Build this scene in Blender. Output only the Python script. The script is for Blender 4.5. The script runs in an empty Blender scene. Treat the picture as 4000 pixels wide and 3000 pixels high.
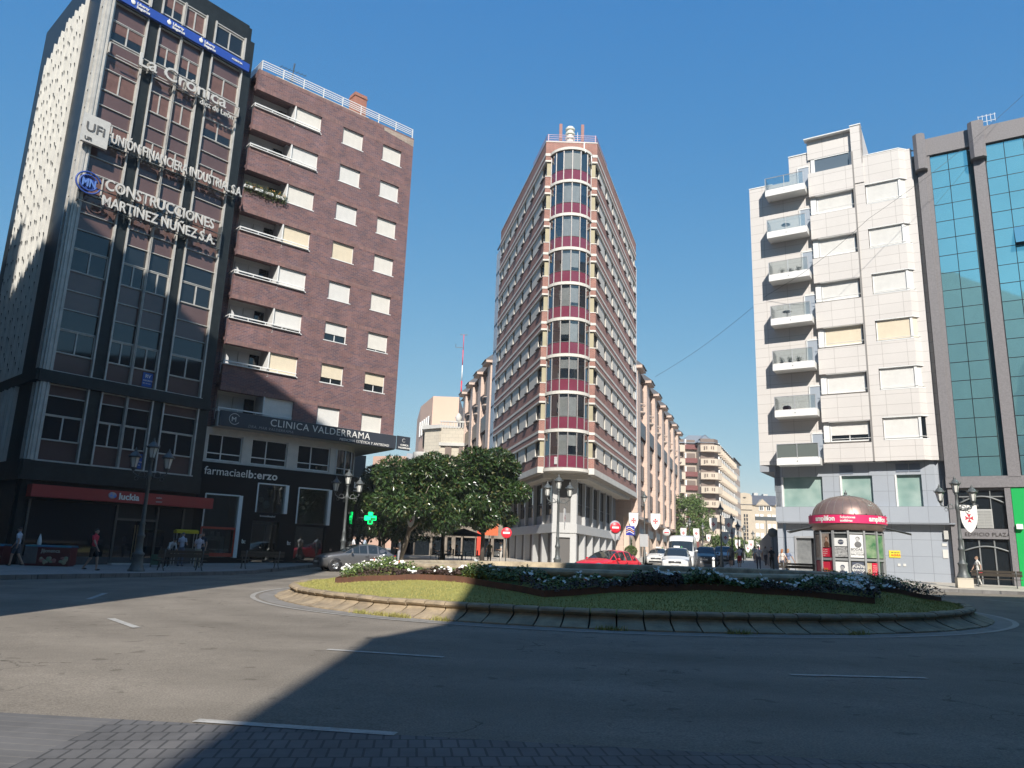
import bpy, bmesh, math, random
from math import sin, cos, tan, pi, radians as R, sqrt, atan2, hypot
from mathutils import Vector, Matrix
import numpy as np
rnd = random.Random(7)
SC = bpy.context.scene
COL = SC.collection

# ---------------------------------------------------------------- camera, sky, sun, exposure
PITCH, ROLL, F35 = 0.22149, 0.03485, 2938.1 / 4000 * 36
cd = bpy.data.cameras.new('camera'); cam = bpy.data.objects.new('camera', cd); COL.objects.link(cam)
fw = Vector((0, cos(PITCH), sin(PITCH))); up0 = Vector((0, -sin(PITCH), cos(PITCH))); x0 = Vector((1, 0, 0))
cx = x0 * cos(ROLL) + up0 * sin(ROLL); cy = up0 * cos(ROLL) - x0 * sin(ROLL)
mm = Matrix((cx, cy, -fw)).transposed().to_4x4(); mm.translation = Vector((0, 0, 1.3))
cam.matrix_world = mm
cd.sensor_width = 36; cd.sensor_fit = 'HORIZONTAL'; cd.lens = F35; cd.clip_start = 0.1; cd.clip_end = 3000
SC.camera = cam

SUN_AZ, SUN_EL = 178.0, 38.0
w = bpy.data.worlds.new("World"); SC.world = w; w.use_nodes = True
nt = w.node_tree; bg = nt.nodes['Background']; sky = nt.nodes.new('ShaderNodeTexSky')
sky.sky_type = 'NISHITA'; sky.sun_disc = False; sky.sun_elevation = R(SUN_EL); sky.sun_rotation = R(SUN_AZ)
sky.air_density = 1.0; sky.dust_density = 0.25; sky.ozone_density = 1.6; sky.altitude = 300
sp_ = nt.nodes.new('ShaderNodeSeparateColor'); cb_ = nt.nodes.new('ShaderNodeCombineColor'); nt.links.new(sky.outputs[0], sp_.inputs[0])
for i_, (g_, a_) in enumerate(((1.15, .32), (.62, .86), (.22, 2.02))):     # the camera's rendering of the blue
    pw = nt.nodes.new('ShaderNodeMath'); pw.operation = 'POWER'; pw.inputs[1].default_value = g_; ml = nt.nodes.new('ShaderNodeMath'); ml.operation = 'MULTIPLY'; ml.inputs[1].default_value = a_
    nt.links.new(sp_.outputs[i_], pw.inputs[0]); nt.links.new(pw.outputs[0], ml.inputs[0]); nt.links.new(ml.outputs[0], cb_.inputs[i_])
nt.links.new(cb_.outputs[0], bg.inputs[0]); bg.inputs[1].default_value = 0.135
sv = Vector((sin(R(SUN_AZ)) * cos(R(SUN_EL)), cos(R(SUN_AZ)) * cos(R(SUN_EL)), sin(R(SUN_EL))))
ld = bpy.data.lights.new('sun', 'SUN'); ld.energy = 4.3; ld.angle = R(0.53); ld.color = (1.0, 0.94, 0.86)
lo = bpy.data.objects.new('sun', ld); COL.objects.link(lo); lo.rotation_euler = sv.to_track_quat('Z', 'Y').to_euler()
SC.view_settings.view_transform = 'Standard'; SC.view_settings.look = 'None'
SC.view_settings.exposure = 0.75; SC.view_settings.gamma = 1.0
SC.cycles.max_bounces = 6; SC.cycles.transparent_max_bounces = 12; SC.cycles.caustics_reflective = False; SC.cycles.caustics_refractive = False

# ---------------------------------------------------------------- materials
MATS = {}
def mat(name, col, rough=0.8, metal=0.0, var=0.0, vscale=1.0, bump=0.0, bscale=20.0, spec=0.5, emit=None, trans=False, col2=None, detail=6.0, stretch=None, coat=0.0):
    if name in MATS: return MATS[name]
    m = bpy.data.materials.new(name); m.use_nodes = True; MATS[name] = m
    t = m.node_tree; b = t.nodes['Principled BSDF']
    b.inputs['Base Color'].default_value = (*col, 1); b.inputs['Roughness'].default_value = rough
    b.inputs['Metallic'].default_value = metal; b.inputs['Specular IOR Level'].default_value = spec
    if coat: b.inputs['Coat Weight'].default_value = coat; b.inputs['Coat Roughness'].default_value = .05
    tc = None
    def coords(sc, st=None):
        nonlocal tc
        if tc is None: tc = t.nodes.new('ShaderNodeTexCoord')
        mp = t.nodes.new('ShaderNodeMapping'); t.links.new(tc.outputs['Object'], mp.inputs[0])
        s = st or (1, 1, 1); mp.inputs['Scale'].default_value = (sc * s[0], sc * s[1], sc * s[2]); return mp.outputs[0]
    if var > 0 or col2:
        n = t.nodes.new('ShaderNodeTexNoise'); n.inputs['Scale'].default_value = 1; n.inputs['Detail'].default_value = detail; n.inputs['Roughness'].default_value = .65
        t.links.new(coords(vscale, stretch), n.inputs['Vector'])
        r = t.nodes.new('ShaderNodeValToRGB'); r.color_ramp.elements[0].position = .3; r.color_ramp.elements[1].position = .7
        c2 = col2 or tuple(min(1, c * (1 + var)) for c in col); c1 = col if col2 else tuple(c * (1 - var) for c in col)
        r.color_ramp.elements[0].color = (*c1, 1); r.color_ramp.elements[1].color = (*c2, 1)
        t.links.new(n.outputs[0], r.inputs[0]); t.links.new(r.outputs[0], b.inputs['Base Color'])
    if bump > 0:
        n = t.nodes.new('ShaderNodeTexNoise'); n.inputs['Scale'].default_value = 1; n.inputs['Detail'].default_value = 5
        t.links.new(coords(bscale), n.inputs['Vector'])
        bp = t.nodes.new('ShaderNodeBump'); bp.inputs['Strength'].default_value = bump; bp.inputs['Distance'].default_value = .02
        t.links.new(n.outputs[0], bp.inputs['Height']); t.links.new(bp.outputs[0], b.inputs['Normal'])
    if emit:
        b.inputs['Emission Color'].default_value = (*emit[0], 1); b.inputs['Emission Strength'].default_value = emit[1]
    return m
def bricks(name, c1, c2, mortar, bw, bh, ms=.01, off=.5, rough=.85, bump=.3, var=.35, bias=0.0, noise=0.6, smooth=.1, rot=0, obj=False, loc=(0, 0), metal=0, spec=.5):
    if name in MATS: return MATS[name]
    m = bpy.data.materials.new(name); m.use_nodes = True; MATS[name] = m
    t = m.node_tree; b = t.nodes['Principled BSDF']; b.inputs['Roughness'].default_value = rough; b.inputs['Metallic'].default_value = metal
    b.inputs['Specular IOR Level'].default_value = spec
    tc = t.nodes.new('ShaderNodeTexCoord'); mp = t.nodes.new('ShaderNodeMapping'); mp.inputs['Rotation'].default_value = (0, 0, rot); mp.inputs['Location'].default_value = (*loc, 0)
    t.links.new(tc.outputs['Object' if obj else 'UV'], mp.inputs[0])
    br = t.nodes.new('ShaderNodeTexBrick'); br.offset = off; br.inputs['Scale'].default_value = 1
    br.inputs['Brick Width'].default_value = bw; br.inputs['Row Height'].default_value = bh; br.inputs['Mortar Size'].default_value = ms
    br.inputs['Mortar Smooth'].default_value = smooth; br.inputs['Bias'].default_value = bias
    br.inputs['Color1'].default_value = (*c1, 1); br.inputs['Color2'].default_value = (*c2, 1); br.inputs['Mortar'].default_value = (*mortar, 1)
    t.links.new(mp.outputs[0], br.inputs['Vector'])
    n = t.nodes.new('ShaderNodeTexNoise'); n.inputs['Scale'].default_value = noise; n.inputs['Detail'].default_value = 6; n.inputs['Roughness'].default_value = .7
    t.links.new(tc.outputs['Object'], n.inputs['Vector'])
    mr = t.nodes.new('ShaderNodeMapRange'); mr.inputs[1].default_value = .3; mr.inputs[2].default_value = .7; mr.inputs[3].default_value = 1 - var; mr.inputs[4].default_value = 1 + var
    t.links.new(n.outputs[0], mr.inputs[0])
    mx = t.nodes.new('ShaderNodeVectorMath'); mx.operation = 'SCALE'
    t.links.new(br.outputs['Color'], mx.inputs[0]); t.links.new(mr.outputs[0], mx.inputs['Scale']); t.links.new(mx.outputs[0], b.inputs['Base Color'])
    if bump:
        bp = t.nodes.new('ShaderNodeBump'); bp.inputs['Strength'].default_value = bump; bp.inputs['Distance'].default_value = .01; bp.invert = True
        t.links.new(br.outputs['Fac'], bp.inputs['Height']); t.links.new(bp.outputs[0], b.inputs['Normal'])
    return m
def glass(name, tint=(.75, .8, .8), see=.6, rough=.02, refl=(1, 1, 1)):
    if name in MATS: return MATS[name]
    m = bpy.data.materials.new(name); m.use_nodes = True; MATS[name] = m
    t = m.node_tree; t.nodes.remove(t.nodes['Principled BSDF']); o = t.nodes['Material Output']
    tr = t.nodes.new('ShaderNodeBsdfTransparent'); tr.inputs[0].default_value = (*tint, 1)
    gl = t.nodes.new('ShaderNodeBsdfGlossy'); gl.inputs['Roughness'].default_value = rough; gl.inputs[0].default_value = (*refl, 1)
    fr = t.nodes.new('ShaderNodeFresnel'); fr.inputs[0].default_value = 1.5
    ma = t.nodes.new('ShaderNodeMath'); ma.operation = 'MULTIPLY_ADD'; ma.inputs[1].default_value = 1.0; ma.inputs[2].default_value = 1 - see
    ma.use_clamp = True
    t.links.new(fr.outputs[0], ma.inputs[0]); mx = t.nodes.new('ShaderNodeMixShader')
    t.links.new(ma.outputs[0], mx.inputs[0]); t.links.new(tr.outputs[0], mx.inputs[1]); t.links.new(gl.outputs[0], mx.inputs[2])
    t.links.new(mx.outputs[0], o.inputs[0]); return m

# ---------------------------------------------------------------- mesh helpers
SPLIT = {'spandrel_panels': 'spandrel_panel', 'glazing': 'fixed_pane', 'shop_window': 'shop_window', 'facade_panels': 'facade_panel', 'corner_posts': 'corner_post', 'sills': 'sill', 'roof_posts': 'roof_post', 'office_glazing': 'office_window', 'vent_panel': 'vent_panel', 'globe_lamps': 'globe_lamp', 'door': 'door', 'windows': 'window', 'chimneys': 'chimney', 'brown_panels': 'panel', 'window_blinds': 'blind', 'balcony_fronts': 'balcony', 'shop_windows': 'shop_window', 'ground_floor_piers': 'pier', 'round_balconies': 'balcony', 'gables': 'gable', 'pots': 'flower_pot', 'bay_spandrels': 'spandrel', 'loggia_wall': 'loggia_wall', 'party_wall': 'party_wall', 'paper_remains': 'paper_scrap', 'handle': 'handle', 'mirror_glazing': 'mirror_pane', 'soldier_courses': 'brick_course', 'precast_fins': 'precast_fin', 'roof': 'roof', 'entrance_glazing': 'entrance_window', 'door_handles': 'door_handle', 'reveals': 'reveal', 'band_knobs': 'knob', 'vents': 'vent', 'aerials': 'aerial', 'balcony_door': 'balcony_door', 'apron_panel': 'apron_panel', 'side_soffit': 'soffit', 'panes': 'pane', 'core_wall': 'wall', 'window_frames': 'window_frame', 'awning': 'awning', 'fin_notches': 'fin_notch', 'window_jambs': 'window_jamb', 'facade_backs': 'wall', 'fascia': 'fascia', 'brick_bands': 'brick_band', 'stone_bands': 'stone_band'}
class MB:
    def __init__(s, M=None): s.v = []; s.f = []; s.m = []; s.M = M or Matrix(); s.sm = []; s.pc = []
    def add(s, pts, faces, m=0, smooth=False):
        o = len(s.v); M = s.M; s.pc.append((o, len(s.f), len(pts), len(faces)))
        s.v += [tuple(M @ Vector(p)) for p in pts]
        for f in faces: s.f.append(tuple(o + i for i in f)); s.m.append(m); s.sm.append(smooth)
        return s
    def box(s, x0, x1, y0, y1, z0, z1, m=0):
        if x0 > x1: x0, x1 = x1, x0
        if y0 > y1: y0, y1 = y1, y0
        if z0 > z1: z0, z1 = z1, z0
        p = [(x0, y0, z0), (x1, y0, z0), (x1, y1, z0), (x0, y1, z0), (x0, y0, z1), (x1, y0, z1), (x1, y1, z1), (x0, y1, z1)]
        return s.add(p, [(0, 3, 2, 1), (4, 5, 6, 7), (0, 1, 5, 4), (1, 2, 6, 5), (2, 3, 7, 6), (3, 0, 4, 7)], m)
    def prism(s, poly, z0, z1, m=0, cap=True):
        n = len(poly); a = sum(poly[i][0] * poly[(i + 1) % n][1] - poly[(i + 1) % n][0] * poly[i][1] for i in range(n))
        if a < 0: poly = poly[::-1]
        zf0 = z0 if callable(z0) else (lambda x, y: z0); zf1 = z1 if callable(z1) else (lambda x, y: z1)
        p = [(x, y, zf0(x, y)) for x, y in poly] + [(x, y, zf1(x, y)) for x, y in poly]
        fs = [(i, (i + 1) % n, n + (i + 1) % n, n + i) for i in range(n)]
        if cap: fs += [tuple(range(n))[::-1], tuple(range(n, 2 * n))]
        return s.add(p, fs, m)
    def xprism(s, poly, x0, x1, m=0):   # poly in (y,z), extruded along x
        n = len(poly); a = sum(poly[i][0] * poly[(i + 1) % n][1] - poly[(i + 1) % n][0] * poly[i][1] for i in range(n))
        if a < 0: poly = poly[::-1]
        p = [(x0, y, z) for y, z in poly] + [(x1, y, z) for y, z in poly]
        fs = [(i, (i + 1) % n, n + (i + 1) % n, n + i) for i in range(n)] + [tuple(range(n))[::-1], tuple(range(n, 2 * n))]
        return s.add(p, fs, m)
    def yprism(s, poly, y0, y1, m=0):   # poly in (x,z), extruded along y
        n = len(poly); a = sum(poly[i][0] * poly[(i + 1) % n][1] - poly[(i + 1) % n][0] * poly[i][1] for i in range(n))
        if a > 0: poly = poly[::-1]
        p = [(x, y0, z) for x, z in poly] + [(x, y1, z) for x, z in poly]
        fs = [(i, (i + 1) % n, n + (i + 1) % n, n + i) for i in range(n)] + [tuple(range(n))[::-1], tuple(range(n, 2 * n))]
        return s.add(p, fs, m)
    def tube(s, pts, r, n=8, m=0, cap=True):
        pts = [Vector(p) for p in pts]; rs = r if isinstance(r, (list, tuple)) else [r] * len(pts)
        V = []; F = []; ref = None
        for i, p in enumerate(pts):
            d = (pts[min(i + 1, len(pts) - 1)] - pts[max(i - 1, 0)]).normalized()
            if ref is None: ref = Vector((0, 0, 1)) if abs(d.z) < .9 else Vector((1, 0, 0))
            a = d.cross(ref).normalized(); b = a.cross(d).normalized(); ref = b
            for k in range(n):
                t = 2 * pi * k / n; V.append(tuple(p + (a * cos(t) + b * sin(t)) * rs[i]))
        for i in range(len(pts) - 1):
            for k in range(n):
                q = (k + 1) % n; F.append((i * n + k, (i + 1) * n + k, (i + 1) * n + q, i * n + q))
        if cap: F.append(tuple(range(n))); F.append(tuple(range(len(pts) * n - 1, (len(pts) - 1) * n - 1, -1)))
        return s.add(V, F, m, n > 5)
    def lathe(s, prof, c=(0, 0, 0), n=16, m=0, a0=0.0, a1=2 * pi, smooth=True, sx=1.0, sy=1.0):
        full = abs(a1 - a0 - 2 * pi) < 1e-6; k = n if full else n + 1; V = []; F = []
        for r, z in prof:
            for i in range(k):
                t = a0 + (a1 - a0) * i / n; V.append((c[0] + r * cos(t) * sx, c[1] + r * sin(t) * sy, c[2] + z))
        for j in range(len(prof) - 1):
            for i in range(n):
                q = (i + 1) % k if full else i + 1
                F.append((j * k + i, j * k + q, (j + 1) * k + q, (j + 1) * k + i))
        return s.add(V, F, m, smooth)
    def ell(s, c, r, n=10, k=7, m=0, rot=None):
        V = []; F = []
        for j in range(k + 1):
            ph = -pi / 2 + pi * j / k
            for i in range(n):
                t = 2 * pi * i / n; p = Vector((r[0] * cos(ph) * cos(t), r[1] * cos(ph) * sin(t), r[2] * sin(ph)))
                if rot: p = rot @ p
                V.append((c[0] + p.x, c[1] + p.y, c[2] + p.z))
        for j in range(k):
            for i in range(n):
                q = (i + 1) % n; F.append((j * n + i, j * n + q, (j + 1) * n + q, (j + 1) * n + i))
        return s.add(V, F, m, True)
    def mesh(s, name, mats):
        me = bpy.data.meshes.new(name); me.from_pydata(s.v, [], s.f)
        for m in (mats if isinstance(mats, (list, tuple)) else [mats]): me.materials.append(m)
        me.polygons.foreach_set('material_index', s.m); me.polygons.foreach_set('use_smooth', s.sm)
        boxuv(me); me.update(); return me
    def build(s, name, mats, parent=None, loc=None, rz=0.0):
        if name in SPLIT and parent and len(s.pc) > 1:      # every countable piece a part of its own (the 100 first, the rest as one)
            o = None
            for i, (v0, f0_, nv, nf) in enumerate(s.pc):
                last = i == 99 and len(s.pc) > 100
                q = MB(); v1 = len(s.v) if last else v0 + nv; f1 = len(s.f) if last else f0_ + nf
                q.v = s.v[v0:v1]; q.f = [tuple(k - v0 for k in f) for f in s.f[f0_:f1]]; q.m = s.m[f0_:f1]; q.sm = s.sm[f0_:f1]
                ob = link(SPLIT[name], q.mesh(SPLIT[name], mats), parent, loc, rz); o = o or ob
                if last: ob['kind'] = 'stuff'; break
            return o
        return link(name, s.mesh(name, mats), parent, loc, rz)
def boxuv(me):
    nl = len(me.loops)
    if nl == 0: return
    uv = me.uv_layers.new(name='UVMap'); co = np.empty(len(me.vertices) * 3, 'f'); me.vertices.foreach_get('co', co); co = co.reshape(-1, 3)
    li = np.empty(nl, 'i'); me.loops.foreach_get('vertex_index', li)
    np_ = len(me.polygons); nr = np.empty(np_ * 3, 'f'); me.polygons.foreach_get('normal', nr); nr = nr.reshape(-1, 3)
    tot = np.empty(np_, 'i'); me.polygons.foreach_get('loop_total', tot); pn = np.repeat(nr, tot, axis=0); p = co[li]
    h = np.stack([-pn[:, 1], pn[:, 0]], 1); l = np.linalg.norm(h, axis=1); l[l < 1e-6] = 1; h /= l[:, None]
    u = p[:, 0] * h[:, 0] + p[:, 1] * h[:, 1]; v = p[:, 2].copy(); fl = np.abs(pn[:, 2]) > .75; u[fl] = p[fl, 0]; v[fl] = p[fl, 1]
    uv.data.foreach_set('uv', np.stack([u, v], 1).astype('f').ravel())
def link(name, me, parent=None, loc=None, rz=0.0):
    o = bpy.data.objects.new(name, me); COL.objects.link(o)
    if parent: o.parent = parent
    if loc: o.location = loc
    if rz: o.rotation_euler = (0, 0, rz)
    return o
def tag(o, label, cat, group=None, kind=None):
    if kind: o['kind'] = kind
    if label: o['label'] = label
    if cat: o['category'] = cat
    if group: o['group'] = group
    return o
def struct(o): o['kind'] = 'structure'; return o
def empty(name, loc, rz=0.0, label=None, cat=None, group=None):
    o = bpy.data.objects.new(name, None); COL.objects.link(o); o.location = loc; o.rotation_euler = (0, 0, rz); o.empty_display_size = .2
    if label: tag(o, label, cat, group)
    return o
def copy_tree(o, loc=None, rz=None, label=None, group=None, parent=None):
    c = o.copy(); COL.objects.link(c)
    if parent: c.parent = parent
    if loc is not None: c.location = loc
    if rz is not None: c.rotation_euler = (0, 0, rz)
    if label: c['label'] = label
    if group: c['group'] = group
    for ch in o.children: copy_tree(ch, parent=c)
    return c
def ramp(y): return 0 if y < 38 else (.022 * (y - 38) if y < 90 else 1.144 + .006 * (y - 90))     # the streets behind the square climb a little
def G(x, off=0.0, y=0.0): return .007 * x + off + ramp(y)
def azrz(az): return R(90 - az)
def text(s, size, M=None, mat_=None, parent=None, name='lettering', depth=.03, bold=0.0, ax='LEFT', shear=0.0, sx=1.0, space=1.0, fn=None, label=None):
    """text as mesh; its xy plane is stood up: x right, z up, facing -y"""
    c = bpy.data.curves.new('t', 'FONT'); c.body = s; c.size = size; c.align_x = ax; c.extrude = depth / 2; c.offset = bold; c.shear = shear; c.space_character = space
    c.resolution_u = 3
    o = bpy.data.objects.new('t', c); COL.objects.link(o)
    dg = bpy.context.evaluated_depsgraph_get(); me = bpy.data.meshes.new_from_object(o.evaluated_get(dg)); bpy.data.objects.remove(o); bpy.data.curves.remove(c)
    M = M or Matrix()
    for v in me.vertices:
        p = Vector((v.co.x * sx, -v.co.z, v.co.y))
        if fn: p = fn(p)
        v.co = M @ p
    me.materials.clear(); me.materials.append(mat_); me.update()
    ob = link(name, me, parent)
    if label: ob['label'] = label
    return ob
def T(x, y, z, rz=0.0): return Matrix.Translation((x, y, z)) @ Matrix.Rotation(rz, 4, 'Z')
def wallgrid(mb, x0, x1, y0, y1, z0, z1, holes, m=0):
    """solid wall slab y0(front)..y1 with rectangular through-holes (hx0,hx1,hz0,hz1)"""
    xs = sorted(set([x0, x1] + [h[0] for h in holes] + [h[1] for h in holes])); zs = sorted(set([z0, z1] + [h[2] for h in holes] + [h[3] for h in holes]))
    xs = [x for x in xs if x0 <= x <= x1]; zs = [z for z in zs if z0 <= z <= z1]
    nx, nz = len(xs), len(zs)
    def hole(i, j):
        if i < 0 or j < 0 or i >= nx - 1 or j >= nz - 1: return True
        a = (xs[i] + xs[i + 1]) / 2; b = (zs[j] + zs[j + 1]) / 2
        return any(h[0] < a < h[1] and h[2] < b < h[3] for h in holes)
    V = []; Fc = []
    def q(*p): o = len(V); V.extend(p); Fc.append((o, o + 1, o + 2, o + 3))
    for i in range(nx - 1):
        for j in range(nz - 1):
            if hole(i, j): continue
            a, b, c, d = xs[i], xs[i + 1], zs[j], zs[j + 1]
            q((a, y0, c), (b, y0, c), (b, y0, d), (a, y0, d)); q((b, y1, c), (a, y1, c), (a, y1, d), (b, y1, d))
            if hole(i - 1, j): q((a, y1, c), (a, y0, c), (a, y0, d), (a, y1, d))
            if hole(i + 1, j): q((b, y0, c), (b, y1, c), (b, y1, d), (b, y0, d))
            if hole(i, j - 1): q((a, y1, c), (b, y1, c), (b, y0, c), (a, y0, c))
            if hole(i, j + 1): q((a, y0, d), (b, y0, d), (b, y1, d), (a, y1, d))
    mb.add(V, Fc, m)

# common materials
M_white = mat('white_paint', (.72, .72, .70), .45, var=.06, vscale=2)
M_shut = mat('shutter_white', (.66, .65, .62), .6, var=.05, vscale=3)
M_shutc = mat('shutter_cream', (.68, .60, .46), .6, var=.05, vscale=3)
M_alu = mat('aluminium', (.52, .53, .54), .4, .5, var=.12, vscale=1.5)
M_black = mat('black_paint', (.012, .012, .014), .35)
M_iron = mat('cast_iron', (.10, .11, .11), .5, .3, var=.25, vscale=6)
M_dglass = mat('dark_glass', (.012, .016, .02), .04, 0, spec=.9)
M_lampglass = mat('frosted_glass', (.62, .62, .58), .3, 0)
M_conc = mat('pale_concrete', (.5, .49, .46), .85, var=.15, vscale=.8, bump=.1, bscale=15)
M_red = mat('sign_red', (.72, .03, .05), .4)
# ---------------------------------------------------------------- ground
def sheet(name, poly, off, m, label=None, thick=None):
    mb = MB(); n = len(poly)
    a = sum(poly[i][0] * poly[(i + 1) % n][1] - poly[(i + 1) % n][0] * poly[i][1] for i in range(n))
    if a < 0: poly = poly[::-1]
    if thick: mb.prism(poly, lambda x, y: G(x, off - thick), lambda x, y: G(x, off))
    else: mb.add([(x, y, G(x, off)) for x, y in poly], [tuple(range(n))])
    ob = mb.build(name, m); bm = bmesh.new(); bm.from_mesh(ob.data)
    for yc in (38, 90):
        bmesh.ops.bisect_plane(bm, geom=bm.verts[:] + bm.edges[:] + bm.faces[:], plane_co=(0, yc, 0), plane_no=(0, 1, 0))
    for v in bm.verts: v.co.z += ramp(v.co.y)
    bm.to_mesh(ob.data); bm.free(); ob.data.update(); return struct(ob)
def asphalt():
    m = mat('asphalt', (.16, .15, .137), .8, bump=.5, bscale=90); t = m.node_tree; b = t.nodes['Principled BSDF']; b.inputs['Specular IOR Level'].default_value = .05
    tc = t.nodes.new('ShaderNodeTexCoord')
    def noise(sc, det, st=(1, 1, 1), loc=(0, 0, 0)):
        mp = t.nodes.new('ShaderNodeMapping'); mp.inputs['Scale'].default_value = tuple(sc * q for q in st); mp.inputs['Location'].default_value = loc
        t.links.new(tc.outputs['Object'], mp.inputs[0]); n = t.nodes.new('ShaderNodeTexNoise'); n.inputs['Scale'].default_value = 1; n.inputs['Detail'].default_value = det
        n.inputs['Roughness'].default_value = .6; t.links.new(mp.outputs[0], n.inputs['Vector']); return n.outputs[0]
    def rng(o, a, b_, c, d):
        r = t.nodes.new('ShaderNodeMapRange'); t.links.new(o, r.inputs[0])
        for i, q in enumerate((a, b_, c, d)): r.inputs[i + 1].default_value = q
        return r.outputs[0]
    def mul(a, b_):
        r = t.nodes.new('ShaderNodeMath'); r.operation = 'MULTIPLY'; t.links.new(a, r.inputs[0]); t.links.new(b_, r.inputs[1]); return r.outputs[0]
    # grain, broad patches, ring-shaped wheel tracks round the island
    f = mul(rng(noise(55, 3), .3, .7, .72, 1.28), rng(noise(.35, 5), .3, .7, .86, 1.13))
    f = mul(f, rng(noise(5, 6, (1, 1, 1), (3, 1, 0)), .25, .75, .93, 1.07))
    sp = t.nodes.new('ShaderNodeVectorMath'); sp.operation = 'DISTANCE'; sp.inputs[1].default_value = (3.31, 23.98, 0); t.links.new(tc.outputs['Object'], sp.inputs[0])
    wv = t.nodes.new('ShaderNodeMath'); wv.operation = 'MULTIPLY'; wv.inputs[1].default_value = 3.6; t.links.new(sp.outputs['Value'], wv.inputs[0])
    sn = t.nodes.new('ShaderNodeMath'); sn.operation = 'SINE'; t.links.new(wv.outputs[0], sn.inputs[0])
    f = mul(f, rng(sn.outputs[0], -1, 1, .94, 1.05))
    f = mul(f, rng(noise(.9, 7, (1, 1, 1), (5, 2, 0)), .58, .70, 1.0, .84))
    f = mul(f, rng(noise(.16, 4, (1, 2.2, 1), (1, 7, 0)), .35, .65, .9, 1.1))
    f = mul(f, rng(noise(2.3, 2, (1, 1, 1), (8, 8, 0)), .66, .70, 1.0, .72))
    # cracks: thin lines where a voronoi distance is near zero, kept in patches
    vo = t.nodes.new('ShaderNodeTexVoronoi'); vo.feature = 'DISTANCE_TO_EDGE'; vo.inputs['Scale'].default_value = .42
    mp = t.nodes.new('ShaderNodeMapping'); t.links.new(tc.outputs['Object'], mp.inputs[0])
    nn = t.nodes.new('ShaderNodeTexNoise'); nn.inputs['Scale'].default_value = 1.6; nn.inputs['Detail'].default_value = 5; t.links.new(tc.outputs['Object'], nn.inputs['Vector'])
    va = t.nodes.new('ShaderNodeVectorMath'); va.operation = 'ADD'; t.links.new(mp.outputs[0], va.inputs[0]); t.links.new(nn.outputs['Color'], va.inputs[1]); t.links.new(va.outputs[0], vo.inputs['Vector'])
    cr = rng(vo.outputs['Distance'], .0, .006, 1, 0); pt = rng(noise(.3, 2, loc=(9, 4, 0)), .54, .6, 0, .55)
    c2 = mul(cr, pt); inv = rng(c2, 0, 1, 1, 0); f = mul(f, inv)
    sc = t.nodes.new('ShaderNodeVectorMath'); sc.operation = 'SCALE'; sc.inputs[0].default_value = (.215, .190, .158); t.links.new(f, sc.inputs['Scale']); t.links.new(sc.outputs[0], b.inputs['Base Color'])
    return m
M_asph = asphalt()
sheet('road', [(-900, -300), (900, -300), (900, 1500), (-900, 1500)], 0, M_asph)
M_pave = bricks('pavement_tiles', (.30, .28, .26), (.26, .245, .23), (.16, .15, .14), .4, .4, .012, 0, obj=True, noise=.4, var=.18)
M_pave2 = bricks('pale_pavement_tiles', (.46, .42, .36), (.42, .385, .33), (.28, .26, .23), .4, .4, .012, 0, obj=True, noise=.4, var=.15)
M_kerb = bricks('kerb_stone', (.17, .165, .16), (.14, .135, .13), (.07, .07, .07), 1.0, .5, .012, .5, obj=True, noise=2, var=.3)
KL = [(-60, -20), (-36, 2), (-24, 14), (-19.5, 20), (-16.6, 25.65), (-14.2, 31), (-12.6, 35.65), (-12.1, 40), (-11.6, 45.5), (-10.6, 49), (-9.2, 52)]
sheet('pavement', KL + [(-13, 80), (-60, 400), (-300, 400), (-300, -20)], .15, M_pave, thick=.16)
def kerbline(name, pts, w, top, m, closed=False):
    pts = list(pts)
    for yc in (38, 90):
        q = []
        for a, b in zip(pts, pts[1:]):
            q.append(a)
            if (a[1] - yc) * (b[1] - yc) < -1e-6: t = (yc - a[1]) / (b[1] - a[1]); q.append((a[0] + (b[0] - a[0]) * t, yc))
        pts = q + [pts[-1]]
    mb = MB(); n = len(pts); P = [Vector((p[0], p[1])) for p in pts]; L = []
    for i in range(n):
        a = P[(i - 1) % n] if (closed or i) else P[0]; b = P[(i + 1) % n] if (closed or i < n - 1) else P[-1]
        d = (b - a).normalized(); nn = Vector((d.y, -d.x)); L.append((P[i] + nn * w / 2, P[i] - nn * w / 2))
    rng_ = range(n if closed else n - 1)
    for i in rng_:
        a, b = L[i]; c, d = L[(i + 1) % n]
        if (a - b).length == 0: continue
        z = [G(q.x, 0, q.y) for q in (a, b, d, c)]
        V = [(q.x, q.y, z_ - .02) for q, z_ in zip((a, b, d, c), z)] + [(q.x, q.y, z_ + top) for q, z_ in zip((a, b, d, c), z)]
        mb.add(V, [(0, 1, 5, 4), (1, 2, 6, 5), (2, 3, 7, 6), (3, 0, 4, 7), (4, 5, 6, 7)])
    return struct(mb.build(name, m))
kerbline('kerb', KL, .24, .156, M_kerb)
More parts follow.
